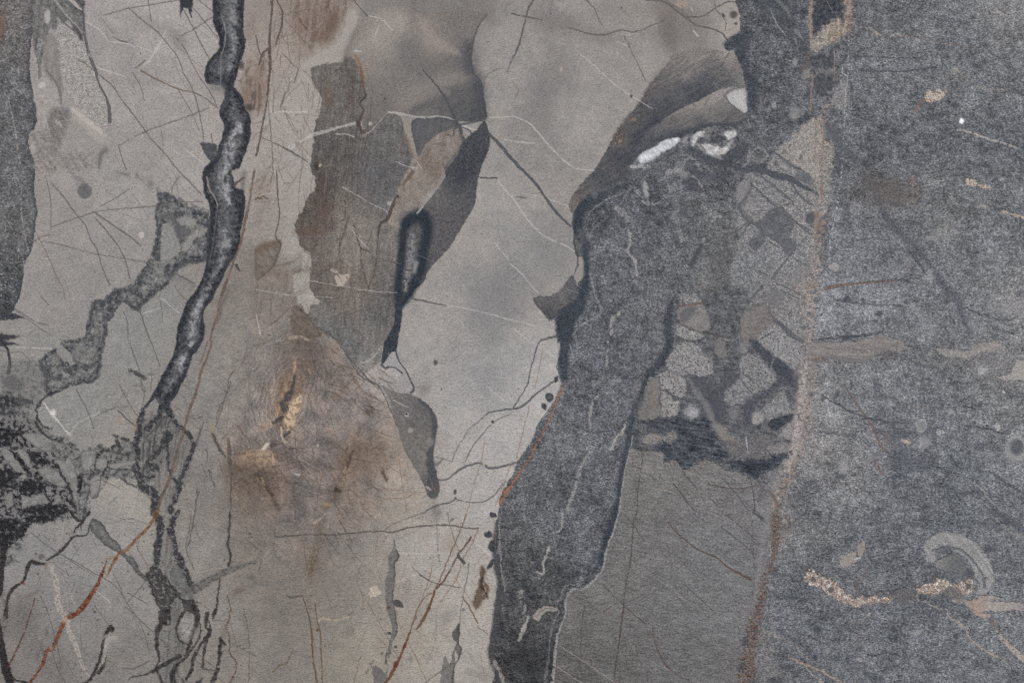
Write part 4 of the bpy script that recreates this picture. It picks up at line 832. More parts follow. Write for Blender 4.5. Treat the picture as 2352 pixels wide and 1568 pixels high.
SR = poly("@20 1230,1230 1330,1150 1500,1025 1700,932 1850,852 1950,812 2060,800 2150,900 2155,1060 2100,1120 2000,1158 1750,1172 1560,1212 1420,1272 1250,1345 1100,1430 1010,1500 1130,1340",
          cps=cpts("@20 1700,960:137,130,123 1850,890:144,136,129 1550,1030:124,118,113 1950,850:134,127,121 2000,980:112,108,105 1820,1040:117,112,108 2050,1080:98,96,95 1620,1110:104,101,99 1420,1130:108,104,102 1260,1270:84,86,89 1450,1235:86,87,90 1750,1140:88,88,90 1130,1390:76,79,84 1950,1110:96,95,94 1350,1180:98,96,96"),
          spread=14, f=1.6, wob=1.3, tex=[('nw', 4.0), ('n8', 1.5)], g=0.35, name="swept_fold", parent=SW)
line("@20 1240,1320 1420,1262 1560,1215 1750,1168 1900,1150 2060,1150", "30:40:34:30:34:40", (66, 70, 76), 0.6, gauss=True)
poly("@20 1968,882 2020,842 2150,812 2165,950 2152,1042 2080,1002 2000,942", (172, 169, 165), f=1.6, wob=1.4, rim=((110, 108, 106), 2, 0.6), crack=((118, 116, 113), 'n4', 0.35, 0.55), name="crystal_pocket", label="white crackled triangle at the tip of the swept fold")
line("@20 1950,890 1975,850 2040,815", 14, (92, 90, 90), 0.6); line("@20 1968,900 2010,960 2100,1030", 9, (86, 86, 88), 0.7)
poly("@20 1080,1510 1180,1350 1420,1240 1560,1220 1600,1280 1500,1420 1400,1500 1250,1568 1090,1568", (98, 98, 100), f=6, alpha=0.9, tex=[('nw', 8), ('n8', 6)], g=0.6)
poly("@20 1110,1492 1185,1405 1300,1362 1430,1292 1530,1262 1535,1305 1400,1385 1320,1455 1230,1505 1180,1485", (170, 171, 175), f=2, wob=2, rim=((128, 128, 130), 2.5, 0.6), tex=[('n8', 8)], g=0.3, name="crystal_pocket", label="long white crystal pocket slanting above the band")
line("@20 1095,1530 1180,1528 1270,1532", "30:30:12", (160, 159, 159), 0.85, brk=('n8', -1.2, 0.7))
poly("@20 1610,1250 1750,1172 2000,1168 2070,1225 2065,1330 1990,1430 1900,1470 1800,1430 1690,1380 1630,1330", (112, 110, 109), f=5, mott=((78, 80, 83), 'n16', 0.2, 0.5), tex=[('n8', 9)], g=0.6, alpha=0.9)
for s in ("1650,1265 1700,1212 1755,1205 1750,1245 1665,1305", "1780,1365 1830,1330 1900,1372 1980,1365 1960,1415 1885,1440 1810,1420", "1955,1215 2040,1198 2055,1235 2005,1260 2000,1290 1970,1270", "1990,1310 2015,1320 2000,1360 1975,1350"):
    poly("@20 " + s, (164, 161, 158), f=3, wob=3, tex=[('n8', 9)], name="crystal_pocket")
line("@20 1640,1330 1580,1290 1620,1240", 30, (140, 132, 124), 0.5, gauss=True); line("@20 1700,1310 1760,1400 1880,1450 1960,1420", 14, (140, 138, 136), 0.6, brk=('n8', -0.6, 0.9)); line("@20 1560,1420 1640,1440 1700,1500 1740,1568", 24, (134, 132, 130), 0.5, brk=('n8', -0.6, 0.9))
blob("@20 1560,1520", 50, 50, (132, 130, 128), 0.5, f=0.7)
ring("@20 2272,1412", 62, 58, 12, (128, 126, 124), 0.8)
line("@20 2170,1100 2190,1170", 12, (150, 148, 146), 0.6); line("@20 2170,1400 2160,1500 2110,1530", 12, (124, 122, 120), 0.6)
blob("@21 1222,150", 26, 84, (150, 148, 146), 0.8, -0.15, f=0.5, mott=((104, 104, 104), 'n8', 0.7, 0.5)); blob("@21 1150,195", 16, 24, (146, 144, 142), 0.7)
line("@21 1190,290 1230,308 1300,312 1380,290", "14:16:12:8", (138, 136, 135), 0.8); line("@21 1430,20 1510,10 1600,50", "40:50:30", (132, 129, 127), 0.6, gauss=True); line("@21 1500,120 1560,80 1640,50 1700,80 1745,145", "10:14:16:20", (128, 126, 124), 0.6)
blob("@21 1660,130", 70, 70, (74, 79, 86), 0.6, f=0.6); blob("@21 1300,680", 60, 50, (72, 78, 86), 0.5, f=0.7)
line("@21 1180,270 1280,330 1390,300", "40:50:40", (78, 82, 87), 0.45, gauss=True)
poly("@20 1952,420 1985,362 2060,318 2110,290 2200,300 2180,420 2150,560 2230,720 2270,850 2240,960 2180,980 2160,900 2150,760 2120,620 2060,480", (68, 74, 81), f=8, alpha=0.75, tex=[('nh', 5)], g=0.6, name="dark_skin", parent=MA)

# ------------------------------------------------------------------ pale clasts between the band and the rust seam
ZL = poly("""@30 60,1400 200,1260 380,1110 510,1090 525,1300 600,1310 590,1560 @31 565,300 485,450 450,600 470,800 440,900 400,1100 370,1300 350,1560 @32 330,50 300,200 200,200 60,120 @22 2230,10 2090,130 @21 2085,1350 2040,1150 2000,980 2010,850 2090,700 2090,550 2050,400 2080,280 2100,100 2180,30 2300,40""",
          cps=cpts("@30 300,1350:144,139,133 450,1250:154,142,129 @31 150,100:136,134,131 300,400:142,138,134 200,850:138,136,135 200,1200:136,132,129 350,1100:146,136,128 250,1450:138,135,132 @21 2200,900:130,130,131 2200,300:136,133,131 2150,1100:128,127,127 2250,1300:124,119,116 @32 150,100:136,134,132"),
          spread=20, f=4, wob=3.5, tex=[('n8', 6), ('n4', 7)], mott=((98, 99, 102), 'n4', 1.0, 0.4), g=0.75, alpha=0.92, name="pale_granular_zone", label="pale speckled stone between the dark band and the rust seam")
poly("@31 0,380 100,340 180,380 240,460 205,560 150,620 230,655 242,720 165,748 120,690 60,650 0,610 @21 2340,600 2300,680 2230,730 2190,690 2275,590 2240,480 2340,440", (98, 98, 102), f=2, wob=3, tex=[('n8', 4)], g=0.45, name="dark_clast", label="dark blotchy clast in the pale speckled stone")
poly("@31 0,1120 60,1080 150,1120 140,1220 60,1240 0,1220", (112, 110, 110), f=4, alpha=0.8)
poly("@31 170,1060 260,1060 400,880 400,750 300,860 210,960", (122, 119, 117), f=4, alpha=0.7)
poly("@21 2090,1350 2190,1270 2330,1230 @31 60,1330 60,1430 @21 2300,1530 2220,1568 2110,1480", (122, 117, 114), f=2.5, rim=((96, 93, 92), 2, 0.5), tex=[('nd', 4)], g=0.4)
line("@31 0,20 90,45 200,75 300,140 400,190 470,230", "34:50:34:26:16:12", (82, 86, 90), 0.85, name="crack", label="dark branching crack crossing the pale speckled stone")
line("@21 2100,330 2200,460 2352,560", "30:30:20", (96, 97, 98), 0.6, gauss=True)
line("@21 2200,130 2100,330", "30:26", (98, 98, 98), 0.6, gauss=True)
for s, wd in (("@31 210,90 260,190 330,270 420,320", 10), ("@31 300,90 420,130", 10), ("@31 0,280 90,350", 10), ("@31 240,460 320,530 400,590", "14:12:9"), ("@31 0,640 150,740 280,830 400,890", 8), ("@31 380,580 250,720 120,880 40,990", "8:14:20:26"),
              ("@31 60,1020 200,1090 350,1170", "12:10:8"), ("@31 0,1300 100,1390 200,1480 320,1560", "14:20:24:20"), ("@21 2200,130 2352,270", 9), ("@21 2150,880 2352,960", 7), ("@21 2300,1060 2200,1180 2090,1330", "20:26:14"), ("@31 100,330 230,300", 6),
              ("@30 60,1400 200,1500 300,1568", 12), ("@31 0,90 130,200 230,290", 9), ("@32 0,100 60,170 130,230", "20:20:10"), ("@21 2080,560 2200,430", 9)):
    line(s, wd, (88, 90, 93), 0.7, wob=1.6, name="crack")
for s in ("@31 325,55", "@31 280,55"): blob(s, 36, 30, (104, 105, 107), 0.8, f=0.4)
blob("@31 390,430", 40, 50, (88, 91, 96), 0.7, f=0.5)
poly("@21 1700,760 1800,640 1850,480 1920,430 1980,480 2000,700 2010,860 1980,1000 2040,1150 2070,1350 2040,1500 1900,1400 1820,1200 1790,1000 1810,850", (98, 98, 98), f=8, alpha=0.5, tex=[('n8', 4)], g=0.55)
poly("@21 1630,850 1660,780 1740,670 1755,700 1720,790 1650,890", (76, 79, 83), f=3, alpha=0.85); line("@21 1630,830 1640,760 1690,690", 14, (132, 130, 128), 0.6)
line("@21 1840,470 1890,420 1960,440 1985,490", 22, (130, 127, 124), 0.6, brk=('n8', -1.2, 0.8))
poly("@21 1760,880 1810,870 1800,980 1770,1100 1700,1000", (126, 123, 120), f=4, alpha=0.6, mott=((90, 91, 93), 'n4', 0.6, 0.4))
line("@21 1690,1040 1780,1100 1800,1170 1840,1200", 9, (122, 94, 80), 0.7)
CL = [("@21 1540,1140 1640,1150 1740,1195 1620,1228 1520,1238 1580,1200", (140, 136, 132)), ("@21 1500,1260 1640,1235 1750,1222 1820,1320 1832,1420 1760,1480 1742,1560 @22 1830,10 1850,200 1830,300 1760,282 1560,252 1480,185 1400,235 1430,160 1490,20", (142, 139, 137)),
      ("@22 1338,325 1380,282 1500,282 1560,335 1582,430 1530,500 1545,600 1500,692 1400,692 1370,600 1350,450", (144, 140, 135)), ("@22 1950,450 2050,400 2100,200 2230,140 2345,280 2345,430 2200,520 2000,590 1950,560", (130, 128, 126)),
      ("@22 2110,140 2230,110 2180,200", (140, 138, 136)), ("@22 1180,905 1280,838 1360,862 1372,902 1260,932 1190,950", (132, 124, 117)), ("@22 1390,880 1490,860 1500,930 1400,930", (118, 114, 110)), ("@22 1430,790 1490,800 1500,830 1440,825", (120, 116, 112)),
      ("@32 0,300 60,320 95,355 40,420 0,440", (144, 140, 137)), ("@32 20,560 130,440 190,520 230,640 120,670 0,720", (134, 131, 130)), ("@32 60,860 200,780 215,740 220,860 170,890", (142, 137, 133)), ("@32 20,940 180,930 215,980 180,1020 40,1040", (128, 122, 119))]
for s, c in CL:
    poly(s, c, f=3, wob=3, tex=[('n8', 6), ('n4', 6)], mott=((100, 100, 102), 'n4', 1.1, 0.4), g=0.6, name="pale_clast")
poly("@21 1530,1290 1640,1240 1740,1240 1640,1390 1560,1420", (110, 108, 107), f=6, alpha=0.7); line("@21 1520,1240 1640,1230 1700,1212 1760,1225", "10:12:8", (112, 84, 74), 0.75); line("@21 1550,1390 1640,1450 1750,1480", 9, (100, 84, 78), 0.6)
poly("@22 1270,390 1340,365 1370,660 1180,695 1200,560", (118, 114, 110), f=4, alpha=0.9, tex=[('nf', 4)]); line("@22 1310,380 1318,500 1290,690", 12, (136, 114, 98), 0.6)
poly("@22 1360,260 1490,190 1540,250 1440,270", (116, 112, 108), f=4, alpha=0.8)
line("@22 1390,440 1450,470 1500,540 1510,580", "10:20:26:14", (88, 90, 93), 0.7)
DK = poly("@22 1150,712 1300,715 1490,720 1545,610 1560,520 1650,470 1760,560 1830,720 1880,900 1950,1000 1800,1070 1640,1155 1560,1162 1500,1085 1400,1105 1380,1000 1200,1010 1105,985 1130,800 1400,880 1180,780", (78, 81, 87), f=6, wob=5, alpha=0.75, tex=[('nh', 9)], g=0.7, name="dark_clast",
          label="ragged dark patch with flat streaks beside the lower end of the pale clasts")
poly("@22 1690,340 1780,310 1830,420 1960,380 1940,560 1990,700 1850,700 1790,600 1740,480", (80, 83, 88), f=7, alpha=0.65, tex=[('n8', 5)], g=0.7)
blob("@22 1655,640", 62, 58, (156, 153, 153), 0.85, f=0.7, wob=4); line("@22 1620,380 1720,500 1800,620 1850,740 1900,850 2000,900", "30:34:40:40:60:50", (126, 121, 116), 0.75, f=4, wob=3, name="pale_vein")
blob("@22 2040,645", 46, 64, (114, 111, 108), 0.85, f=0.2); blob("@22 1915,640", 14, 50, (122, 118, 115), 0.7, f=0.4); blob("@22 2250,690", 66, 74, (144, 140, 136), 0.92, f=0.14, mott=((112, 110, 108), 'n4', 0.9, 0.4), name="round_clast", label="round pale clast ringed by dark stone, left of the seam")
line("@22 2180,620 2170,700 2190,760", 30, (76, 79, 84), 0.6, gauss=True); line("@22 2100,640 2200,560 2352,460", "30:60:50", (84, 87, 91), 0.65, gauss=True)
poly("@22 1900,770 2100,790 2352,760 2352,1010 2150,1060 2000,1050 1930,920", (106, 103, 101), f=8, alpha=0.75, tex=[('nh', 4)], g=0.6)
poly("@22 1870,740 1960,800 2080,900 2050,960 1930,930", (130, 122, 115), f=8, alpha=0.6)
poly("@22 2050,1085 2200,1080 2345,1060 @32 60,1040 200,1000 210,1040 100,1090 @22 2345,1150 2270,1255 2190,1242 2120,1172 1960,1185 1980,1120", (66, 70, 77), f=6, wob=4, alpha=0.85, tex=[('nh', 6)], g=0.7, name="dark_clast")
line("@22 2150,880 2170,1000", "10:16", (160, 158, 158), 0.6, brk=('n8', -0.6, 0.8))
poly("@32 50,172 150,232 250,352 272,470 222,482 140,405 50,470 0,500 0,440 60,400 95,355 60,290 40,230", (74, 79, 86), f=3, tex=[('nd', 5)], g=0.6, name="dark_clast", label="dark diamond shaped clast against the rust seam")
poly("@32 0,745 100,692 242,668 225,722 80,822 20,805", (72, 76, 82), f=2.5, tex=[('nh', 5)], g=0.6, name="dark_clast", label="dark pointed clast below the diamond shaped one")
poly("@32 40,1040 200,1000 215,1030 100,1090 60,1180 0,1200 0,1080", (80, 83, 88), f=6, alpha=0.75)
poly("@20 2260,40 @30 40,0 230,120 330,330 350,420 280,440 180,330 60,200", (74, 78, 83), f=14, alpha=0.45)

# fractured zone: angular pale pieces in a web of dark stone
FZ = poly("#1860,840 270,80 460,40 680,0 760,100 700,200 690,380 780,420 900,560 1060,640 1030,896 #1860,1140 1020,400 960,460 780,590 600,560 380,520 300,520 180,480 40,400 0,200 #1860,840 0,800 160,560 250,380", (97, 98, 100), f=8, wob=4, alpha=0.9, tex=[('n8', 6), ('nh', 4), ('n16', 4)], g=0.8,
          name="fractured_zone", label="dark web of stone holding angular pale pieces, left of the rust seam")
Z = "#1860,840 "; Z2 = "#1860,1140 "; Z3 = "#1800,340 "
line(Z + "400,600 450,640 480,720 520,820", "110:150:180:190", (78, 82, 88), 0.7, f=14, wob=6)
line(Z + "620,560 600,640 560,760", "90:90:80", (76, 80, 86), 0.6, f=12, wob=6)
for q, c, m in (("290,130 440,108 480,180 500,260 440,300 330,250 290,230", (126, 121, 117), 0), ("270,240 330,252 440,302 440,342 350,355 280,320", (142, 139, 136), 1), ("250,420 290,362 400,372 440,420 510,490 500,580 430,590 380,570 300,580 200,520", (140, 137, 134), 1),
                ("150,580 220,552 300,590 342,620 330,700 290,730 230,690 165,672", (144, 140, 137), 1), ("165,682 230,702 262,742 300,742 272,840 180,850 170,760", (143, 139, 134), 1), ("85,600 150,602 165,760 170,870 20,870 60,720", (117, 113, 109), 0),
                ("300,50 380,48 440,80 420,105 300,106", (136, 133, 130), 1), ("690,220 760,150 860,130 910,220 880,300 800,342 740,380 700,330", (120, 114, 110), 0), ("800,346 900,252 932,250 1010,330 1110,420 1100,470 1040,555 980,510 900,440", (140, 137, 135), 1),
                ("690,480 740,436 800,462 880,530 935,600 900,650 800,692 740,760 690,770 600,770 590,690 650,640 690,580", (131, 129, 127), 1), ("620,790 680,780 692,840 650,862 610,830", (113, 111, 110), 0), ("970,682 1030,800 1030,838 880,880 840,800 900,740", (132, 130, 129), 1),
                ("520,350 570,340 602,420 570,470 530,430", (117, 113, 110), 0), ("690,380 730,380 740,430 690,440", (128, 126, 125), 1), ("1040,570 1100,480 1110,520 1070,640", (112, 109, 108), 0)):
    poly(Z + q, c, f=2.4, wob=3.2, tex=[('n16', 2.5), ('n8', 4 if m else 2)], mott=((96, 97, 100), 'n4', 1.05, 0.4) if m else None, g=0.65 if m else 0.4, rim=((100, 100, 101), 2.0, 0.5), name="stone_fragment", parent=FZ)
poly(Z + "300,150 400,125 388,180 335,235 300,222", (98, 97, 97), f=5, alpha=0.85)
for q, c in (("755,160 800,140 850,160 850,200 800,234 752,206", (142, 138, 135)), ("40,330 110,286 175,310 170,342 90,362", (132, 126, 120)), ("190,305 260,252 272,282 250,350 190,342", (121, 117, 114)), ("600,340 720,342 900,280 905,370 830,440 720,444 620,420", (107, 104, 103)),
             ("940,300 1020,220 1030,320 960,320", (138, 133, 130)), ("870,370 1000,350 1010,400 900,430", (126, 122, 120)), ("860,540 930,540 960,600 900,640", (118, 117, 117))):
    poly(Z2 + q, c, f=2.6, wob=3.2, tex=[('n8', 4), ('n4', 3)], g=0.55, rim=((98, 98, 99), 2.0, 0.5), name="stone_fragment", parent=FZ)
poly(Z2 + "30,200 240,192 290,150 330,192 450,172 520,250 540,340 580,400 620,440 520,470 440,440 380,520 300,520 250,450 185,490 185,410 90,400 180,352 260,352 272,282 200,272 100,260", (74, 78, 85), f=5, wob=6, tex=[('nh', 8), ('n8', 5)], g=0.75, alpha=0.92, name="dark_clast", parent=FZ)
poly(Z2 + "880,212 950,176 1035,165 1020,202 920,276 890,242", (70, 74, 81), f=2.6, wob=2.5, tex=[('nh', 5)], g=0.7, name="dark_clast", parent=FZ)
poly(Z2 + "600,480 720,462 850,462 920,440 1030,400 1040,412 960,472 870,540 790,582 720,546", (66, 70, 77), f=5, wob=6, tex=[('nh', 7)], g=0.8, name="dark_clast", parent=FZ)
line(Z2 + "720,250 760,150 740,60", "50:60:50", (76, 80, 86), 0.6, f=6, wob=4); line(Z2 + "500,100 540,160 520,220", "90:90:60", (76, 80, 86), 0.55, f=8, wob=5)
poly(Z2 + "530,222 600,252 620,300 720,352 640,340 560,322", (136, 126, 118), f=6, alpha=0.75)
line(Z + "345,595 410,700 470,780 512,880 #1860,1140 535,250 585,312", "20:46:60:64:70:40", (124, 120, 117), 0.72, f=5, wob=3, name="pale_vein", parent=FZ)
blob(Z2 + "375,150", 62, 58, (160, 157, 157), 0.9, f=0.75, wob=4)
line(Z + "770,360 850,440 920,500 1000,560 1065,650", "60:84:100:110:60", (74, 79, 86), 0.9, f=4, wob=3, g=0.75, name="dark_vein", parent=FZ)
line(Z + "960,615 880,690 800,745 735,800 742,880", "60:46:44:60:60", (82, 86, 91), 0.85, f=4, wob=3, g=0.75, name="dark_vein", parent=FZ)
for q, wd in (("905,228 960,250 1020,322 1108,362", "14:30:24:10"), ("278,322 350,356 432,350", "12:20:12"), ("640,640 652,740", 8), ("680,590 770,702", 8), ("700,560 860,690", 7), ("870,150 912,222", 9), ("960,20 1080,82", 8), ("175,676 230,694 262,740", "8:20:30"), ("900,300 830,340", 14), ("160,590 172,800", 8), ("1010,680 1030,800", 8)):
    line(Z + q, wd, (82, 85, 89), 0.75, f=1.4, wob=2, name="crack", parent=FZ)
line(Z + "270,226 350,270 450,300 600,332", "9:12:10:6", (90, 77, 72), 0.75); line(Z + "280,128 350,122 442,108", 10, (116, 88, 78), 0.8); line(Z + "122,640 132,790", 14, (138, 114, 98), 0.6); line(Z2 + "730,320 742,420", "14:6", (168, 168, 170), 0.7); line(Z + "895,520 910,470", 16, (128, 122, 116), 0.7)
line(Z2 + "860,390 912,450", 7, (76, 78, 82), 0.7); line(Z2 + "830,400 850,430", 7, (150, 146, 142), 0.6)
# white crystal pockets and the dark swirls round them
line(Z3 + "120,300 200,215 320,150 430,120 520,90 640,62 760,70", "60:60:50:50:40:40:40", (68, 72, 78), 0.7, f=8, wob=3)
line(Z3 + "500,210 560,265 640,300 720,292 800,250 870,215", "70:80:80:90:90:70", (74, 78, 84), 0.75, f=10, wob=4)
line(Z3 + "480,330 560,380 660,400 760,370 850,340", "70:90:90:90:60", (72, 77, 84), 0.65, f=12, wob=4)
poly(Z3 + "150,300 178,242 250,208 330,158 412,142 428,166 372,212 300,252 240,292 190,312", (186, 187, 191), f=2.2, wob=2.4, rim=((132, 132, 134), 2.5, 0.7), tex=[('n8', 8)], g=0.3, name="crystal_pocket")
for q in ("500,165 540,110 582,98 576,126 532,166 512,200", "570,190 640,182 680,202 745,206 722,252 680,258 620,238", "728,112 790,98 798,130 765,152 738,140"):
    poly(Z3 + q, (172, 169, 166), f=3, wob=3.4, tex=[('n8', 10)], name="crystal_pocket")
for q, wd, a in (("590,82 680,70 782,84 802,122", 10, 0.7), ("545,180 590,232 660,265 712,280", 14, 0.6), ("750,190 770,170", 24, 0.7), ("112,330 170,322 232,336", "30:34:14", 0.85), ("480,272 532,292 562,322 640,332", "20:14:10", 0.6), ("350,372 420,352 480,378", "50:60:30", 0.5), ("200,440 212,520", "36:46", 0.75),
                 ("150,490 160,505", 24, 0.6), ("180,562 250,580 292,570", "16:22:10", 0.75), ("885,220 882,292 838,332", "18:18:22", 0.55), ("440,335 482,272", 14, 0.5), ("500,390 540,412 576,462", "10:18:14", 0.65), ("430,165 500,150", 50, 0.4), ("580,130 660,130", 18, 0.5), ("760,350 830,370", 30, 0.4), ("640,690 680,655 740,680", 26, 0.45), ("590,590 602,610", 30, 0.5)):
    line(Z3 + q, wd, (150, 148, 146), a, f=2.2, wob=3, brk=('n8', -1.2, 0.9), name="pale_vein" if a > 0.65 else None)
ring(Z3 + "948,258", 74, 66, 14, (132, 130, 128), 0.8)
poly(Z3 + "1000,330 1060,245 1110,200 1250,62 1330,22 1336,380 1250,360 1150,292 1060,245", (147, 141, 134), f=3, wob=3, tex=[('n8', 5), ('n4', 4)], mott=((108, 106, 103), 'n4', 1.3, 0.3), g=0.45, alpha=0.9, name="pale_clast", label="pale triangular clast tapering up to the rust seam")
for x in ("1110,235", "1150,200", "1220,270", "1060,310"): blob(Z3 + x, 14, 26, (92, 90, 88), 0.75, 0.4, f=0.5)
line(Z3 + "870,345 960,350 1060,390 1150,410 1220,452 1335,505", "50:64:60:50:30:14", (80, 84, 89), 0.9, f=2, wob=2, name="dark_vein")
for q, wd in (("1060,248 1150,320 1280,382", 10), ("960,390 1050,470 1150,552 1240,642", "12:12:10:8"), ("900,450 1000,540 1080,602", "14:14:12"), ("1160,430 1200,502 1290,582", 12), ("1170,415 1310,432 1318,462", 10), ("1180,690 1230,720 1285,752", "16:12:8"), ("900,430 860,530 820,602 880,692 945,722", "24:28:26:28:16"), ("890,700 820,800", 10)):
    line(Z3 + q, wd, (90, 92, 95), 0.8, f=1.4, wob=2, name="crack")
blob(Z3 + "1208,400", 22, 22, (98, 99, 101), 0.85, f=0.3); blob(Z3 + "1262,402", 38, 34, (96, 97, 99), 0.85, f=0.3)
poly(Z3 + "1000,640 1080,608 1150,640 1186,700 1150,780 1100,852 1060,790 1000,800 950,872 900,862 890,810 980,760 925,700 960,680", (100, 100, 103), f=2.2, wob=4, tex=[('n16', 4), ('n8', 3)], g=0.5, name="dark_clast")
blob(Z3 + "1148,850", 66, 58, (98, 98, 102), 0.9, f=0.2, wob=3); poly(Z3 + "1268,660 1312,640 1302,722 1268,704", (92, 94, 98), f=3, alpha=0.9)
poly(Z3 + "800,460 850,430 892,450 842,550 800,562", (128, 124, 122), f=4, alpha=0.85); poly(Z3 + "850,600 890,560 920,602 880,622", (134, 130, 127), f=4, alpha=0.85)

# ------------------------------------------------------------------ smooth grey panel low on the right
GP = poly("""@22 1100,985 1200,1005 1380,1010 1392,1112 1500,1090 1560,1165 1640,1160 1800,1085 1960,1185 2050,1190 2200,1262 2330,1300 @32 80,1255 110,1350 60,1500 @33 45,200 25,350 5,480 @23 2335,600 2260,850 2190,1000 2140,1150 2110,1350 2070,1560
@23 375,1568 392,1350 412,1150 452,1030 490,930 490,820 520,742 570,702 660,700 760,612 830,520 852,420 880,300 930,180 980,0 @22 995,1480 1012,1350 1042,1150 1080,1000""",
          cps=cpts("@22 1300,1200:120,116,112 1800,1300:116,113,111 2100,1300:116,114,113 1150,1400:114,111,108 1800,1150:124,119,115 @23 900,600:113,111,108 1300,300:113,111,109 1800,300:117,116,115 1500,900:112,111,109 700,900:112,109,105 1000,1300:104,102,99 1700,1300:107,106,104 600,1400:100,97,93 2000,1000:118,116,115 2000,1400:110,108,106"),
          spread=60, f=1.7, wob=1.8, tex=[('nh', 3.2), ('n16', 2.0), ('n4', 2.2), ('n40', 2)], g=0.5, name="grey_panel", label="smooth mid grey stone to the right of the dark band, scored by fine diagonal lines")
line("@23 372,1560 392,1350 412,1150 452,1030 490,930 490,820 520,742 570,702 660,700 760,612 830,520 852,420 880,300 930,180 980,0 @22 995,1480 1012,1350 1042,1150 1080,1000 1110,860", "30:30:26:18:14:14:18:20:20:22:16:20:16:14:14:12:10:8:6", (152, 150, 147), 0.8, f=1.2, wob=1.6, brk=('n8', -1.8, 0.9), name="pale_vein", label="pale line tracing the right edge of the dark band")
line("@23 705,580 620,642 570,660 512,660 470,700 440,780 408,850 430,910 398,970 368,1060 345,1200 335,1350 310,1500 300,1560", "10:14:14:14:14:10:8:8:10:14:20:26:28", (140, 138, 135), 0.6, f=1.2, wob=1.6, brk=('n8', -1.5, 1.0), name="pale_vein", parent=MA)
line("@23 600,560 540,590 480,600", "30:80:40", (58, 60, 64), 0.6, gauss=True)
line("@23 360,1100 330,1300 250,1200 120,1300", 1, (60, 60, 60), 0)
blob("@23 160,1330", 160, 180, (60, 60, 60), 0.5, f=0.8)
line("@22 1190,1000 1195,1100 1175,1230 1155,1400 1150,1560 @23 1120,60 1105,280 1090,440 1060,600 1035,750 1015,950 990,1150 960,1350 935,1560", "8:8:7:8:8:9:10:9:10:11:12:11:12:13", (84, 70, 62), 0.75, wob=1.0, brk=('n8', -1.7, 0.9), name="crack", label="long straight brown crack down the grey panel")
for s, wd, c in (("@23 1430,90 1530,200 1650,300 1760,370 1870,410 1980,500 2080,560 2200,620", "8:8:10:12:10:12:14:20", (94, 70, 60)), ("@23 820,650 960,790 1080,900 1220,1020", 8, (88, 82, 78)), ("@23 1580,660 1700,770 1790,850 1870,930", 7, (88, 84, 82)), ("@23 1290,1060 1310,1170 1360,1310 1430,1420 1570,1520", "6:8:9:10", (96, 76, 68)),
                 ("@23 670,870 650,960 635,1200 625,1460", "14:8:7", (92, 80, 72)), ("@23 1630,10 1720,100", 7, (84, 84, 86)), ("@23 1960,20 2100,130 2330,340", 7, (86, 86, 88)), ("@23 1920,130 2080,260 2230,380", 8, (86, 86, 88)), ("@23 2215,0 2300,60 2345,110", "10:26:12", (72, 76, 82)),
                 ("@22 1570,1190 1640,1280 1710,1370", 8, (80, 78, 78)), ("@22 1480,1300 1560,1400 1620,1490 1700,1568", "7:9:8", (82, 80, 80)), ("@22 1800,1310 1950,1340 2100,1350 2250,1320", "8:9:9:8", (90, 74, 70)), ("@22 1930,1250 2050,1390 2180,1560", 8, (84, 82, 84)), ("@22 2190,1260 2220,1400 2230,1560", 9, (84, 80, 80)),
                 ("@22 1800,1420 1890,1510", 8, (84, 82, 82)), ("@22 1100,1140 1180,1165", 8, (90, 86, 82)), ("@23 1040,30 1110,110 1210,260", 8, (92, 86, 82)), ("@23 400,1520 490,1560", 8, (84, 76, 70))):
    line(s, wd, c, 0.78, wob=1.0, name="crack")
for s, wd in (("@23 430,1220 560,1300 680,1380 800,1460 940,1560", "6:9:9:9"), ("@23 410,1410 540,1500 650,1568", 8), ("@23 1490,750 1650,835", 6), ("@22 1300,1345 1420,1365 1520,1400", 6)):
    line(s, wd, (150, 138, 126), 0.75, wob=1.0, name="pale_vein")
hairs((1450, 1060, 1760, 1540), 34, 70, 0.78, 0.12, 5, (84, 82, 82), 0.45, seed=31)
hairs((1440, 1090, 1760, 1540), 26, 60, 0.5, 0.3, 5, (150, 148, 146), 0.28, seed=32)
hairs((1480, 1040, 1760, 1200), 24, 46, 0.9, 0.2, 6, (80, 78, 80), 0.5, seed=33)
line("@22 2330,1300 @23 2210,30 2220,300 2225,600 2200,850 2190,1000", "14:10:10:10", (82, 82, 86), 0.6, brk=('n8', -0.4, 0.8), wob=2.5, ext=False)
poly("@32 40,1260 110,1260 90,1400 60,1560 @33 40,100 @23 2340,200 2260,700 2200,1000 2250,500 2290,200", (140, 136, 134), f=5, alpha=0.5, mott=((110, 108, 108), 'n4', 0.6, 0.5))

# ------------------------------------------------------------------ the rust seam
SE = part("rust_seam", None, "tan and rust coloured seam running down the slab's right half")
poly("@30 430,0 690,0 700,90 620,170 520,250 430,330 400,250 415,120", (72, 75, 80), f=7, wob=4, g=0.7, tex=[('n8', 5), ('n4', 4)], name="dark_clast", label="near black triangle between two tan strands at the top")
poly("@30 690,0 790,0 770,200 740,280 640,380 520,430 420,480 400,420 430,330 520,250 640,150 702,90", cps=cpts("@30 720,30:160,138,120 740,180:140,118,104 620,220:168,152,138 480,360:156,146,134 600,320:156,136,116"), spread=12, f=5, wob=6, alpha=0.82, tex=[('nf', 6), ('n8', 7), ('n4', 5)], g=0.6, name="tan_strand", parent=SE)
line("@30 410,0 388,130 390,280 400,420", "26:34:36:30", (152, 133, 118), 0.8, f=2.5, wob=4, tex=[('nf', 7), ('n8', 6)], name="tan_strand", parent=SE)
poly("@30 400,560 520,480 650,410 655,450 612,600 615,780 590,900 480,900 410,700", (84, 85, 89), f=4, mott=((112, 110, 110), 'n16', 0.8, 0.5), tex=[('n8', 5)], g=0.6, name="dark_clast")
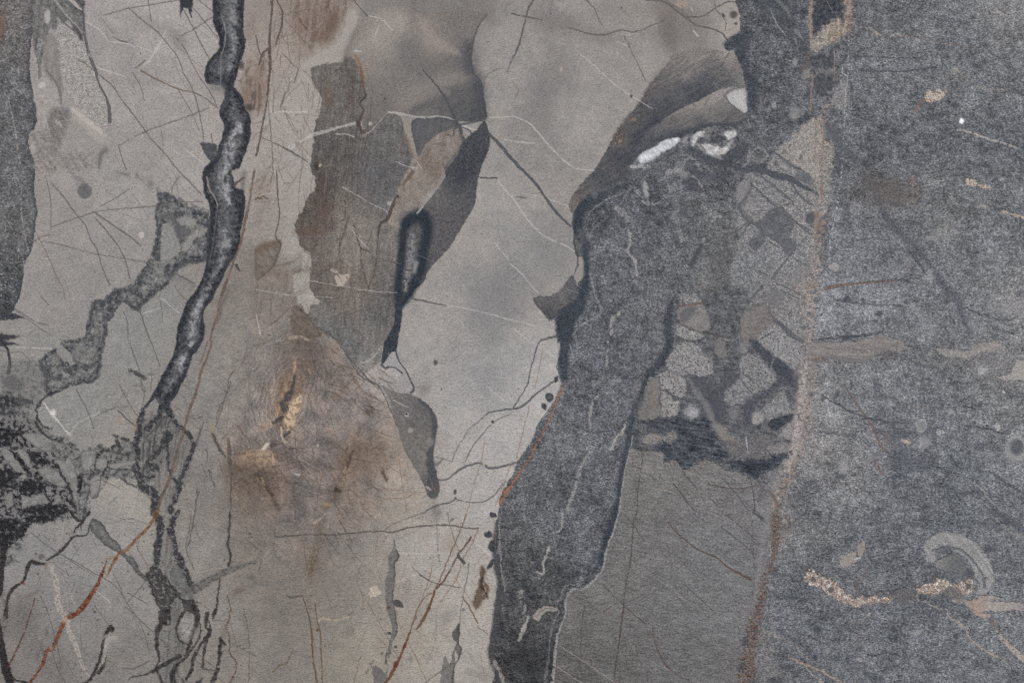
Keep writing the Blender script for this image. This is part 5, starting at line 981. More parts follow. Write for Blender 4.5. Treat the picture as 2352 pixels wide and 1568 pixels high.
line("@30 610,470 612,600 605,740", 9, (158, 134, 116), 0.7); line("@30 410,670 395,850 390,1030", "14:18:14", (148, 126, 110), 0.6)
line("@30 400,480 360,560 320,640", "30:26", (120, 98, 86), 0.6, gauss=True)
poly("@30 590,900 620,800 720,720 750,900 700,1000 600,980", (140, 136, 132), f=6, alpha=0.7, tex=[('n4', 8)], g=0.6)
blob("@30 250,570", 26, 38, (140, 137, 135), 0.85, f=0.3, name="pale_clast"); blob("@30 240,1040", 48, 66, (126, 124, 122), 0.85, f=0.3, name="pale_clast"); blob("@30 55,965", 28, 32, (138, 136, 134), 0.8); blob("@30 105,480", 30, 20, (132, 130, 128), 0.7); blob("@30 310,1030", 26, 30, (120, 120, 121), 0.7)
poly("@30 300,720 340,640 390,640 390,720", (134, 128, 122), f=3, alpha=0.8)
line("@30 20,80 80,220 160,330", "8:20:14", (136, 136, 136), 0.7); line("@30 90,10 170,90 210,180", "16:36:16", (122, 121, 120), 0.6, f=2); line("@30 250,280 310,350", 20, (138, 136, 134), 0.6); line("@30 250,360 270,410", 14, (142, 140, 138), 0.6); line("@30 540,10 600,120", 6, (130, 130, 130), 0.6); line("@30 260,820 250,930 290,950", 16, (118, 118, 119), 0.6)
line("@30 320,860 340,750", "30:40", (124, 122, 121), 0.6, gauss=True)
line("@30 540,950 500,1080 480,1300 470,1540 @31 470,20 480,200 460,350 450,500 450,700 440,900 420,1100 400,1300 380,1560", "60:70:80:80:90:80:80:90:80:90:100:100:100", (152, 138, 128), 0.75, f=9, wob=7, brk=('n8', -0.4, 1.1), tex=[('nf', 7)], g=0.6, name="tan_strand", parent=SE)
for s, wd, a in (("@31 490,30 490,280", 14, 0.6), ("@31 440,400 470,500 440,620", "50:60:30", 0.55), ("@31 530,400 520,560 470,650", "30:40:20", 0.45), ("@31 480,780 500,830", 50, 0.4), ("@30 440,1100 430,1500", 10, 0.5), ("@30 505,1120 500,1500", 10, 0.5), ("@31 400,1050 440,1100", 60, 0.35)):
    line(s, wd, (120, 92, 76), a, gauss=True, wob=3, brk=('n8', -0.8, 1.0))
line("@32 340,180 345,300 330,500 310,650 285,800 255,950 190,1200 120,1350 100,1540", "70:90:100:90:90:80:90:90:80", (158, 147, 139), 0.75, f=10, wob=8, brk=('n8', -0.6, 1.1), tex=[('n4', 9), ('nf', 5)], g=0.7, name="tan_strand", parent=SE)
line("@32 400,220 390,400 350,650 320,850 300,1050", "50:60:60:60:40", (140, 124, 112), 0.5, gauss=True, brk=('n8', -0.8, 1.0))
line("@32 350,170 500,160 560,190", "20:30:10", (112, 92, 80), 0.6, gauss=True)
line("@32 240,300 260,480 240,700 215,960", "40:24:20:20", (118, 104, 96), 0.5, gauss=True, brk=('n8', -0.8, 1.0))
line("@32 250,1100 180,1250 130,1400", "60:90:80", (118, 96, 80), 0.5, gauss=True, brk=('n8', -0.5, 1.0))
line("@32 0,1370 60,1440 90,1520", "10:30:40", (96, 66, 56), 0.5, gauss=True)
line("@33 70,40 75,250 45,400 20,540", "90:80:60:40", (116, 98, 85), 0.75, f=6, wob=5, mott=((80, 66, 60), 'n4', 0.6, 0.5), g=0.7, name="tan_strand", parent=SE)
line("@33 180,60 150,240", 120, (124, 110, 98), 0.4, gauss=True, brk=('n8', -0.5, 1.0))
line("@23 2330,560 2300,750 2260,900 2210,1050 2185,1250 2155,1400 2145,1560", "50:80:90:100:130:130:130", (122, 107, 98), 0.8, f=8, wob=7, brk=('n8', -1.0, 1.0), mott=((98, 76, 66), 'n8', 0.5, 0.6), tex=[('n4', 10)], g=0.8, name="tan_strand", parent=SE)
for s, wd in (("@23 2300,760 2250,960", 30), ("@23 2250,1040 2250,1200", 40), ("@23 2200,1330 2210,1480", 50)): line(s, wd, (106, 74, 60), 0.5, gauss=True, brk=('n4', -0.2, 0.7), wob=3)
blob("@23 2140,1190 2110,1420", 36, 40, (72, 72, 76), 0.6, f=0.7)
poly("@23 2250,1200 2352,1100 @33 60,600 @33 60,1000 @23 2352,1560 2240,1568", (126, 121, 117), f=10, alpha=0.5, tex=[('n8', 7)], g=0.7)
line("@30 740,370 736,650 712,850 702,1100 692,1300 680,1560 @31 620,420 575,600 560,900", "8:9:8:9:9:8:14:18:10", (176, 176, 179), 0.65, f=0.8, wob=1.0, brk=('n4', 0.0, 0.6), name="white_dotted_line", parent=SE)
line("@30 690,600 680,660 730,710", 10, (170, 166, 162), 0.7); line("@33 20,300 20,450", 16, (172, 172, 176), 0.6, brk=('n4', -0.2, 0.6)); line("@32 230,800 220,980", 12, (166, 168, 172), 0.6, brk=('n4', 0, 0.6))
line("@31 545,1080 680,1050 800,1040 1000,1020 1200,1005", "30:24:20:18:10", (112, 90, 80), 0.8, name="rust_vein", label="short rust coloured dash reaching right from the seam")

# ------------------------------------------------------------------ details of the granular right side
blob("@31 610,880", 52, 34, (144, 140, 137), 0.9, f=0.2, name="pale_clast")
for s in ("@30 1440,885 1480,820 1520,865 1560,800 1610,850 1650,838 1600,905 1560,932 1450,938", "@31 1800,100 1850,65 1900,90 1925,130 1870,145", "@31 1930,130 1980,120 2050,155 1990,165"):
    poly(s, (174, 162, 148), f=2.5, wob=2.5, mott=((132, 108, 90), 'n4', 0.8, 0.5), parent=MA, name="cream_fleck")
line("@30 1440,920 1380,970 1360,1030", "20:26:30", (122, 98, 86), 0.6, gauss=True)
blob("@30 1775,1112", 24, 20, (222, 225, 228), 1.0, 0.3, name="pale_fleck", label="small bright white fleck")
blob("@30 2320,400", 26, 24, (150, 150, 150), 0.7); blob("@30 1720,640", 26, 22, (146, 140, 132), 0.8)
for s, wd, c, a in (("@30 1690,1190 1850,1212 2000,1270 2150,1312 2300,1362", "6:16:22:20:12", (166, 157, 149), 0.85), ("@30 2080,90 2180,140", 14, (164, 158, 152), 0.8), ("@30 900,255 960,280 1030,330", "8:14:24", (148, 138, 130), 0.75), ("@30 1120,345 1160,315 1240,322", "14:20:16", (152, 144, 136), 0.8),
                    ("@30 1240,330 1500,360 1680,400 1850,440", 10, (116, 100, 92), 0.6), ("@30 1700,680 1850,740", 14, (136, 122, 112), 0.6), ("@30 1900,790 2050,825 2200,812", "20:14:8", (152, 142, 134), 0.7), ("@30 1920,530 2050,550 2200,600", 20, (132, 130, 128), 0.5),
                    ("@31 2150,375 2240,400 2345,432", "20:26:22", (168, 152, 138), 0.85), ("@31 1945,325 2010,325", 24, (158, 150, 142), 0.8), ("@31 1560,100 1620,80", 10, (150, 148, 146), 0.7), ("@31 1620,520 1560,600 1470,620", "70:60:50", (130, 127, 124), 0.5), ("@31 1290,800 1290,900", 50, (130, 126, 122), 0.5),
                    ("@32 1800,1250 1940,1335 2020,1430 2120,1530", "10:18:20:18", (138, 135, 132), 0.7), ("@33 2050,20 2150,110 2250,190 2345,225", "16:30:36:40", (134, 130, 127), 0.7), ("@32 1390,1180 1330,1280", "14:20", (140, 138, 136), 0.7), ("@32 1050,1285 1110,1225 1170,1200", 12, (142, 140, 138), 0.7),
                    ("@32 1000,1450 1150,1380 1250,1340", 20, (132, 130, 128), 0.5), ("@33 1380,745 1375,790 1540,870 1640,890 1680,970 1800,1050 1850,1150 2000,1270 2190,1362", "12:12:14:16:20:34:22:16:12", (152, 140, 128), 0.85), ("@33 2055,980 2110,1090", "30:16", (128, 106, 92), 0.6),
                    ("@33 2110,1090 2160,1170 2250,1260 2345,1345", "24:40:50:60", (164, 151, 138), 0.85), ("@33 890,975 940,920", "16:24", (146, 138, 130), 0.8), ("@33 0,1110 200,1180 270,1240 320,1325", "10:14:20:8", (148, 136, 126), 0.75), ("@33 200,1330 330,1390 480,1450 600,1520 690,1560", "14:24:26:14:12", (152, 136, 122), 0.85),
                    ("@33 330,1395 400,1480 490,1560", "14:16:20", (150, 140, 124), 0.8), ("@33 1800,1310 1850,1260 1930,1250", 14, (132, 130, 128), 0.5), ("@33 840,1350", 1, (0, 0, 0), 0), ("@33 1700,1370 1900,1450", 16, (132, 130, 128), 0.5), ("@31 1100,1090 1120,1040", 20, (136, 134, 132), 0.5),
                    ("@33 1375,0 1378,60", 16, (150, 148, 146), 0.7)):
    if s.count(',') > 1: line(s, wd, c, a, f=1.4, wob=2.4, brk=('n8', -1.7, 0.9), name="pale_vein" if a > 0.6 else None, parent=MA)
for s, wd, a in (("@30 770,520 1000,522 1250,537 1450,520", 9, 0.7), ("@30 840,640 1000,655 1200,662 1400,640 1550,622", "10:10:14:12", 0.75), ("@31 1040,350 1150,500 1300,650 1450,800 1540,950 1650,1080 1750,1200 1800,1350 1850,1480", "60:60:60:50:60:80:70:60:60", 0.5),
                 ("@31 1300,730 1400,880 1460,970", 12, 0.7), ("@31 1820,1260 1920,1310 2020,1335", "8:12:10", 0.7), ("@31 2080,1360 2200,1380 2290,1340", 16, 0.7), ("@31 400,1556 700,1530 900,1510 1050,1488", "10:18:14:12", 0.75), ("@31 600,1180 800,1215 1000,1235 1230,1240", 7, 0.6),
                 ("@32 520,510 680,600 850,690 1050,725 1250,750", "6:9:10:8", 0.7), ("@32 400,820 600,850 800,880 950,960", 8, 0.5), ("@32 1910,780 2050,815 2200,850", 10, 0.7), ("@32 1500,1140 1750,1220", 10, 0.6), ("@32 1920,1180 2060,1210 2170,1290 2352,1400", "14:22:20:16", 0.65),
                 ("@32 1070,1300 1130,1240 1290,1242", 12, 0.75), ("@33 2100,0 2200,80 2340,160", "40:60:50", 0.6), ("@33 100,1080 400,1290 700,1380 900,1480 1050,1560", "50:50:60:50:40", 0.4), ("@33 240,1090 400,1150 560,1230", 9, 0.6), ("@33 130,770 350,810 500,920 700,960", 14, 0.45),
                 ("@30 2250,820 2352,870", "10:16", 0.7), ("@30 1950,400 2070,500", 20, 0.5), ("@32 1250,130 1400,220 1520,240", 16, 0.5), ("@33 0,560 300,590", 30, 0.35), ("@30 560,1150 640,1280 760,1420 900,1500", "30:60:70:60", 0.5), ("@32 1150,900 1250,1000 1350,1100", 120, 0.25)):
    line(s, wd, (76, 80, 86), a, f=2 if '60' in str(wd) else 1.2, wob=2.4, name="dark_seam" if a >= 0.65 else None, parent=MA, gauss='60' in str(wd) or '120' in str(wd))
for x in ("@31 1150,150", "@31 1150,260"): blob(x, 220, 70, (98, 89, 83), 0.45, 0.1, f=0.8, wob=8)
line("@31 1340,0 1350,200 1300,300", "50:60:30", (128, 112, 100), 0.45, gauss=True, brk=('n8', -0.3, 0.8))
line("@32 700,400 770,510 870,650 960,790 1040,960", "6:12:14:18:24", (120, 96, 82), 0.75, name="rust_vein", parent=MA); line("@32 1100,830 1090,960 1060,1000", "20:26:30", (118, 96, 84), 0.5, gauss=True); line("@32 970,1080 1010,1180 1060,1210", 14, (118, 92, 78), 0.6)
line("@33 930,490 880,590 820,670 815,770", "8:18:18:14", (118, 98, 86), 0.65); line("@33 820,980 830,1120 825,1250", 14, (122, 100, 88), 0.5); line("@33 795,1400 790,1560", 10, (120, 98, 86), 0.4)
line("@32 2230,100 2220,400", 40, (116, 96, 86), 0.4, gauss=True, brk=('n8', 0, 0.8)); line("@32 1180,570 1400,590 1640,630", 14, (106, 88, 80), 0.45, brk=('n8', 0, 0.8))
poly("@31 790,1566 1000,1512 1100,1520 1200,1550 @32 1255,20 1235,90 1100,80 1000,120 900,180 700,182 560,142 360,150 345,60 400,5", (128, 122, 117), f=2.5, wob=2.5, tex=[('nh', 4)], g=0.35, name="pale_clast", parent=None, label="flat pale grey clast lying right of the rust seam")
line("@32 500,140 700,165 900,165 1000,120", "30:50:40:20", (106, 103, 102), 0.6, gauss=True); line("@32 520,60 800,80 1000,65", 6, (96, 92, 90), 0.6); line("@32 600,115 900,120", 6, (160, 157, 154), 0.6); line("@32 1190,0 1185,110", 7, (88, 86, 86), 0.6)
poly("@32 1560,60 1700,72 1840,82 1900,30 2050,5 2150,20 2185,85 2050,92 1900,122 1830,152 1620,132", (138, 132, 126), f=3, wob=2.5, g=0.4, tex=[('n8', 4)], name="pale_clast")
poly("@32 1850,160 2000,110 2180,110 2220,250 2150,420 2000,350 1900,280", (126, 123, 121), f=10, alpha=0.6, g=0.9); poly("@32 2240,285 2285,165 2325,170 2345,220 2345,340 2262,352", (150, 144, 137), f=2.5, g=0.4, name="pale_clast", label="pale clast at the slab's right, above the ring fossil")
blob("@32 1980,265", 44, 34, (160, 158, 157), 0.7, f=0.6)
blob("@32 2280,1000", 130, 100, (130, 127, 125), 0.7, f=0.4, wob=5, name="fossil", label="pale ring fossil with a dark centre near the right edge"); blob("@32 2290,972", 46, 56, (88, 90, 93), 0.9, f=0.3); ring("@32 2290,972", 70, 84, 16, (144, 142, 140), 0.6)
blob("@32 1410,772", 46, 56, (124, 123, 122), 0.8, f=0.3); ring("@32 1410,772", 46, 58, 10, (152, 150, 149), 0.8, 0.2); blob("@32 1412,765", 18, 24, (100, 101, 103), 0.8)
blob("@32 1262,912", 34, 20, (176, 150, 132), 0.85, f=0.5); blob("@32 1430,920", 58, 60, (132, 130, 129), 0.7, f=0.5); line("@32 1390,970 1410,930", 16, (184, 188, 192), 0.7)
blob("@32 2110,780", 28, 34, (156, 153, 148), 0.9, f=0.2, name="pale_clast"); blob("@32 692,1160", 44, 58, (140, 137, 135), 0.85, f=0.2, name="pale_clast"); blob("@32 1580,840", 24, 30, (158, 154, 151), 0.85, 0.5, f=0.4); blob("@32 1945,540", 20, 16, (160, 158, 156), 0.8); blob("@32 1200,460", 20, 26, (138, 136, 133), 0.7); blob("@32 2165,465", 12, 12, (170, 174, 178), 0.8)
blob("@32 660,1230", 50, 36, (82, 86, 92), 0.6, f=0.6); blob("@32 1220,860", 110, 50, (84, 88, 94), 0.5, f=0.7); blob("@32 630,470 770,400 410,480 500,520", 20, 30, (78, 82, 88), 0.6, f=0.5); blob("@32 390,1300", 60, 26, (80, 84, 90), 0.6, -0.4, f=0.6); blob("@32 1050,640 1200,370", 40, 50, (84, 88, 93), 0.5, f=0.7)
blob("@31 1470,985", 56, 30, (148, 146, 145), 0.7, f=0.5); blob("@31 1490,920", 24, 30, (144, 142, 140), 0.7); ring("@31 1355,1285", 26, 26, 10, (150, 150, 151), 0.8); blob("@31 1330,1230", 20, 24, (148, 145, 142), 0.7); blob("@31 1390,1320", 40, 20, (138, 135, 132), 0.7, 0.4); blob("@31 1480,325", 24, 12, (150, 146, 142), 0.7)
blob("@31 2280,1240", 90, 120, (132, 128, 125), 0.5, f=0.8); ring("@31 800,350", 40, 44, 12, (138, 137, 138), 0.6)
# horseshoe fossil
HF = line("@33 1500,420 1485,320 1590,250 1740,270 1870,350 1950,460 2000,570 2000,660 1955,720", "90:110:130:150:160:170:150:120:60", (146, 143, 139), 0.9, f=2.5, wob=2.5, tex=[('nd', 5), ('n4', 4)], mott=((110, 110, 110), 'n4', 1.1, 0.4), g=0.3, name="horseshoe_fossil",
          label="large pale horseshoe shaped fossil on the granular right side")
for s, wd in (("@33 1510,345 1640,312 1780,345 1880,440 1960,560 2005,610", "14:18:18:20:14:10"), ("@33 1990,600 1985,690", "26:24")): line(s, wd, (92, 93, 96), 0.8, wob=2, name="dark_seam", parent=HF)
for s in ("@33 1500,400 1620,390 1720,350 1830,430 1900,540 1930,680 1960,735", "@33 1560,240 1720,215 1880,300 1980,430 2060,560 2040,680"): line(s, 10, (152, 150, 147), 0.6, wob=1.8, brk=('n8', -1, 0.8))
poly("@33 1530,462 1640,402 1760,382 1792,470 1845,540 1740,565 1550,505", cps=cpts("@33 1580,470:124,121,118 1700,480:104,104,104"), spread=10, f=2, g=0.4, name="grey_lens", label="smooth grey lens held inside the horseshoe fossil")
blob("@33 1850,560", 36, 36, (68, 72, 78), 0.6, f=0.7); blob("@33 1700,590", 110, 40, (96, 97, 99), 0.5, f=0.6)
poly("@33 655,445 700,390 800,358 812,400 855,412 770,475 722,512 670,482", (144, 135, 127), f=1.8, g=0.35, name="pale_clast", label="pale beige clast shaped like a leaf"); poly("@33 820,305 880,258 892,360 852,402 822,380", (140, 131, 123), f=2, g=0.35, name="pale_clast")
line("@33 800,430 850,410", 10, (190, 194, 198), 0.7)
TB = [("@33 320,592 372,540 400,508 452,528 460,580 560,600 660,660 712,742 782,770 782,862 700,842 600,782 530,742 480,692 380,672", "knotted tan strip of breccia below the leaf shaped clast"), ("@33 782,790 880,760 1000,758 1042,780 1150,768 1142,822 1000,842 900,852 790,870", None),
      ("@33 1345,692 1500,640 1600,602 1660,648 1722,650 1870,608 1892,722 1800,762 1740,742 1640,682 1600,742 1430,752", None)]
for s, lb in TB:
    poly(s, (158, 140, 126), f=2.0, wob=5, mott=((192, 184, 176), 'n8', 0.45, 0.5), tex=[('n4', 9)], g=0.5, name="tan_breccia", label=lb, rim=((96, 84, 78), 2.0, 0.5))
    poly(s, (104, 88, 80), f=2.0, wob=5, brk=('n4', 1.1, 0.35))
for x in ("@33 415,615", "@33 580,710", "@33 1840,680", "@33 900,770"): blob(x, 24, 26, (78, 78, 80), 0.8, f=0.4)
poly("@33 1140,740 1340,700 1360,760 1300,830 1160,820", (116, 106, 100), f=6, alpha=0.6, mott=((84, 82, 84), 'n4', 0.5, 0.5))
poly("@33 1890,805 1960,762 2060,758 2130,790 2220,822 2345,820 2345,905 2150,902 2050,940 1980,972 1900,932 1800,832 1720,838 1690,800 1800,790", cps=cpts("@33 2100,840:152,144,137 1900,880:156,138,124 2300,860:144,136,130 1780,820:138,130,123"), spread=10, f=2.2, wob=3, tex=[('nf', 4)], g=0.3, name="pale_clast",
     label="smooth pale clast reaching the slab's right edge below the horseshoe fossil")
line("@33 1880,830 1900,900 1960,950", "40:40:20", (152, 124, 106), 0.55, gauss=True); poly("@33 1620,700 1740,690 1800,780 1720,800 1640,770", (110, 105, 101), f=3, alpha=0.8, tex=[('nd', 4)])
blob("@33 840,1350", 34, 20, (146, 142, 139), 0.8, 0.2, name="pale_clast"); blob("@33 548,1275", 16, 34, (140, 138, 136), 0.8); blob("@33 770,1000", 34, 24, (138, 135, 133), 0.6); blob("@33 1340,1370", 34, 24, (134, 132, 130), 0.7); blob("@33 1060,840", 60, 30, (104, 103, 103), 0.5); blob("@33 60,1480", 90, 70, (124, 122, 120), 0.5, f=0.8); blob("@33 180,1420 60,1540", 60, 26, (66, 68, 72), 0.6, f=0.6)
poly("@30 560,1110 620,1180 700,1200 680,1300 600,1300 530,1200", (96, 97, 100), f=6, alpha=0.6)

for _ in range(70):                                   # long pale and dark wisps, mostly falling to the right
    x, y = rs.uniform(1860, 2560), rs.uniform(-40, 1600)
    if not in_mass(x, y): continue
    a = rs.normal(0.25, 0.35); L = rs.uniform(40, 140); q = []
    for k in range(6):
        q.append('%.1f,%.1f' % (x, y)); a += rs.normal() * 0.18; x += math.cos(a) * L / 5; y += math.sin(a) * L / 5
    pale = rs.random() < 0.5
    line(' '.join(q), "6:%d:%d:6" % (rs.integers(10, 40), rs.integers(10, 40)), (138, 136, 134) if pale else (74, 78, 83), rs.uniform(0.25, 0.55), f=2.5, wob=4, brk=('n8', -0.3, 0.9), ext=False)

# second pass over the granular right side
K = "$2100,200 "; K2 = "$2100,800 "
for q, wd, c, a in ((K + "475,255 560,360 640,450 690,540 740,660 790,720 870,810", "30:50:60:60:60:50:40", (88, 90, 94), 0.38), (K2 + "970,30 1040,110 1070,170 1100,260 1125,295", "40:44:44:44:30", (88, 90, 94), 0.42), (K + "850,480 862,520 858,560", "30:36:20", (132, 116, 106), 0.55), (K + "640,470 760,540 860,560", "60:120:60", (100, 93, 89), 0.5),
                    (K + "915,750 960,720 1045,688", "40:50:30", (134, 131, 128), 0.6), (K + "920,430 980,388", "26:24", (138, 134, 130), 0.6), (K + "945,490 1000,490", 14, (146, 143, 140), 0.6), (K + "1020,270 1070,280", 12, (140, 136, 132), 0.6), (K + "870,180 910,140", "30:20", (124, 102, 92), 0.6), (K + "420,30 412,130 400,190", "16:14:10", (138, 116, 104), 0.6),
                    (K + "930,20 1000,40 1110,60", "10:16:10", (126, 112, 104), 0.5), (K + "1180,95 1260,90 1344,110", "20:16:14", (136, 128, 122), 0.55), (K + "1270,90 1344,115", 14, (70, 73, 78), 0.6), (K + "1080,170 1170,210", "16:30", (134, 132, 130), 0.5),
                    (K2 + "380,400 372,520 355,640 345,740 310,860", "60:80:80:70:70", (164, 152, 144), 0.6), (K2 + "430,400 420,560 400,720", "60:80:70", (142, 131, 123), 0.45), (K2 + "500,420 520,560", 40, (130, 129, 129), 0.4), (K2 + "880,380 1000,400 1080,380", "30:40:30", (128, 122, 117), 0.5), (K2 + "720,340 760,360 790,350", "50:60:40", (100, 92, 88), 0.5),
                    (K2 + "500,100 560,125 700,135 800,142", 8, (74, 78, 83), 0.65), (K2 + "1080,150 1190,187", 9, (74, 78, 83), 0.7), (K2 + "440,520 560,590 650,630 780,660", "6:9:10:8", (76, 80, 85), 0.7), (K2 + "1140,670 1260,705", 10, (86, 80, 80), 0.6), (K2 + "740,690 735,780", 24, (120, 102, 92), 0.5), (K2 + "690,810 720,870", 14, (118, 96, 84), 0.5), (K2 + "400,700 560,700 700,750", 8, (80, 83, 88), 0.5),
                    (K2 + "880,680 960,700", 60, (90, 93, 97), 0.5), (K2 + "760,830 900,850", 120, (90, 93, 98), 0.45), (K2 + "1200,150 1300,160 1344,210", "60:80:60", (128, 126, 125), 0.4), (K2 + "650,830 700,790", 50, (128, 126, 125), 0.4)):
    line(q, wd, c, a, f=4 if '0:' in str(wd) else 1.4, wob=4, brk=('n8', -1.4, 1.1), gauss='0:' in str(wd))
for q, rx, ry, c, a in ((K + "340,195", 44, 62, (128, 126, 125), 0.8), (K + "250,160", 22, 26, (140, 138, 137), 0.8), (K + "515,868", 50, 34, (144, 140, 137), 0.9), (K + "600,610", 44, 40, (124, 123, 123), 0.55), (K + "410,655", 40, 46, (84, 86, 90), 0.75), (K + "1070,232", 24, 22, (220, 222, 225), 1.0), (K2 + "890,668", 44, 54, (134, 132, 131), 0.7), (K2 + "905,740", 52, 60, (136, 135, 135), 0.7), (K2 + "550,850", 44, 56, (140, 137, 135), 0.85),
                        (K2 + "1228,668", 26, 34, (154, 151, 147), 0.9), (K2 + "970,695", 20, 30, (154, 151, 149), 0.8), (K2 + "1160,425", 36, 36, (160, 158, 157), 0.75), (K2 + "700,495", 34, 44, (82, 86, 91), 0.6), (K2 + "1150,575", 30, 30, (82, 86, 91), 0.6), (K2 + "520,540", 16, 40, (80, 84, 90), 0.65), (K2 + "1310,760", 60, 66, (90, 92, 95), 0.8), (K2 + "410,530 380,240", 20, 20, (82, 86, 91), 0.6), (K2 + "830,735", 40, 20, (172, 148, 132), 0.8)):
    blob(q, rx, ry, c, a, 0.2, f=0.4, wob=3)
ring(K2 + "1310,762", 96, 104, 26, (144, 142, 140), 0.7); ring(K2 + "893,665", 46, 58, 10, (154, 152, 150), 0.7)
# ------------------------------------------------------------------ lower middle: cracks, lenses and rust lines
GC = poly("@13 1272,228 1287,330 1312,390 1302,440 1270,470 1277,560 1262,700 1257,800 1270,870 1287,1000 1297,1080 1280,1150 1252,1200 1240,1280 1222,1342 1208,1280 1230,1180 1250,1080 1230,980 1200,880 1190,750 1188,620 1218,520 1213,420 1248,350 1262,290", (110, 106, 101), f=1.5, wob=1.6, tex=[('n8', 3)],
          name="grey_lens", label="narrow upright grey lens in the beige stone near the lower edge")
line("@13 1290,340 1310,400 1270,480 1276,560 1262,700 1257,800 1275,900 1295,1070 1270,1170", "10:20:14:9:10:9:12:9:10", (76, 74, 72), 0.75, wob=1.6)
for s, al in (("@13 1258,822 1300,795 1342,830 1352,872 1290,866", 1), ("@13 1200,1105 1225,1095 1250,1115 1220,1125", 1), ("@13 1268,1235 1285,1222 1298,1240 1282,1248", 1)): poly(s, (82, 80, 76), f=1.4, wob=1.2, name="dark_nodule")
blob("@13 1215,875", 16, 14, (100, 62, 56), 0.85); blob("@13 1148,975", 12, 10, (80, 78, 74), 0.8); blob("@13 1155,1295", 12, 12, (84, 80, 76), 0.8); blob("@13 990,885", 16, 10, (104, 100, 96), 0.7); blob("@13 1465,965", 20, 24, (112, 106, 102), 0.7); blob("@13 1575,870", 16, 24, (126, 112, 104), 0.7)
line("@13 1200,1290 1192,1390", 14, (72, 70, 68), 0.75)
line("@13 1045,1390 1060,1392 1078,1360", 9, (90, 86, 82), 0.8)
poly("@13 1010,1462 1060,1422 1130,1420 1190,1480 1202,1520 1130,1562 1080,1540 1020,1492", (110, 104, 101), f=2, wob=2, tex=[('n8', 3)], name="round_clast", label="rounded grey clast at the lower edge")
blob("@13 865,1085", 44, 44, (118, 110, 104), 0.6, f=0.5); blob("@13 1395,690", 32, 80, (134, 126, 117), 0.7, f=0.4); blob("@13 1760,960", 50, 60, (136, 129, 122), 0.7, 0.3, f=0.5); blob("@13 1420,1350", 22, 22, (128, 120, 111), 0.7); blob("@13 1660,0", 44, 60, (118, 112, 106), 0.7, f=0.6); blob("@13 1780,300", 60, 80, (140, 124, 104), 0.4, f=0.9)
poly("@13 2060,500 2100,498 2112,560 2102,620 2136,680 2130,780 2090,802 2062,850 2030,892 1990,850 2000,780 2030,700 2050,620", (96, 80, 66), f=4, wob=3, tex=[('nf', 8)], rim=((122, 104, 86), 4, 0.6), name="brown_stain", label="brown stain left of the band, dark along one side")
line("@13 2080,600 2070,680 2110,720 2120,770", "14:30:16:20", (64, 54, 48), 0.75, brk=('n8', -1.0, 0.8)); line("@13 2090,650 2110,720 2080,760", 10, (168, 150, 128), 0.6, brk=('n4', -0.3, 0.7))
poly("@13 1862,1028 1870,1100 1857,1200 1887,1260 1862,1340 1822,1420 1802,1566 1560,1566 1700,1462 1780,1392 1810,1280 1842,1200 1803,1150 1810,1090", cps=cpts("@13 1835,1120:92,88,84 1840,1280:108,102,96 1750,1450:114,109,103 1700,1550:118,113,108"), spread=12, f=1.5, wob=1.6, tex=[('n8', 3)], name="shard", label="grey shard rising from the lower edge to a dark tip")
line("@13 1862,1030 1868,1100 1857,1200 1885,1262 1862,1340 1820,1420 1803,1560", "24:14:12:14:10:12:16", (72, 68, 66), 0.8, name="dark_seam"); line("@13 1560,1560 1640,1500 1760,1412", 9, (90, 84, 80), 0.7)
blob("@13 1910,895", 16, 12, (98, 96, 94), 0.8, -0.5); blob("@13 1800,65", 18, 14, (104, 102, 98), 0.8); blob("@13 1975,1465 2080,1500", 60, 34, (132, 126, 119), 0.6, 0.5, f=0.6); line("@13 1960,1300 2020,1400 2120,1470 2190,1540", "20:30:30:20", (136, 130, 123), 0.6, gauss=True)
RU = [("@13 1935,10 1890,140 1820,300 1750,470 1680,640 1640,720", "8:9:10:10:10:12", (112, 80, 62)), ("@13 1975,232 1920,310 1850,400 1790,520 1720,630 1655,702", "20:16:14:16:20:14", (92, 64, 52)), ("@13 1640,728 1600,850 1550,960 1500,1040 1470,1075", "22:26:24:20:8", (98, 62, 47)),
      ("@13 1620,740 1540,790 1480,900 1440,1020 1410,1110", "8:10:10:10:12", (112, 82, 64)), ("@13 1412,1105 1365,1230 1300,1380 1245,1480 1195,1560", "16:22:30:26:22", (104, 64, 48)), ("@13 430,780 470,900 510,1080 520,1300 560,1560", "9:12:15:14:16", (98, 76, 54)), ("@13 545,830 560,1000 590,1080 600,1300 610,1560", "8:10:12:10:11", (104, 82, 60)),
      ("@13 2040,160 1980,300 1900,430 1850,600 1780,700 1690,830", "8:8:8:8:7", (128, 100, 80)), ("@13 1895,780 1950,850 2000,950 2040,1022", "10:14:12:10", (112, 86, 64)), ("@13 1620,480 1590,620 1530,780", 7, (130, 104, 82)), ("@13 1290,900 1330,1080 1430,1250 1560,1540", 6, (132, 108, 86)), ("@13 960,1320 900,1560", 7, (120, 96, 74))]
for s, wd, c in RU: line(s, wd, c, 0.82, wob=1.4, brk=('n16', -2.0, 0.6), name="rust_vein" if wd not in (6, 7) else None)
blob("@13 1285,1395", 20, 34, (104, 52, 42), 0.9, 0.3); blob("@13 1365,1225", 14, 36, (106, 58, 46), 0.8, 0.4); blob("@13 570,1080", 26, 14, (92, 74, 52), 0.8)
line("@13 180,225 350,215 450,205 700,205 1000,180 1180,175 1270,182 1400,140 1600,122 1780,118 1900,140 2050,150", "14:14:9:10:11:10:14:13:12:12:11:9", (84, 77, 71), 0.82, wob=1.2, name="crack", label="long nearly level dark crack across the beige stone")
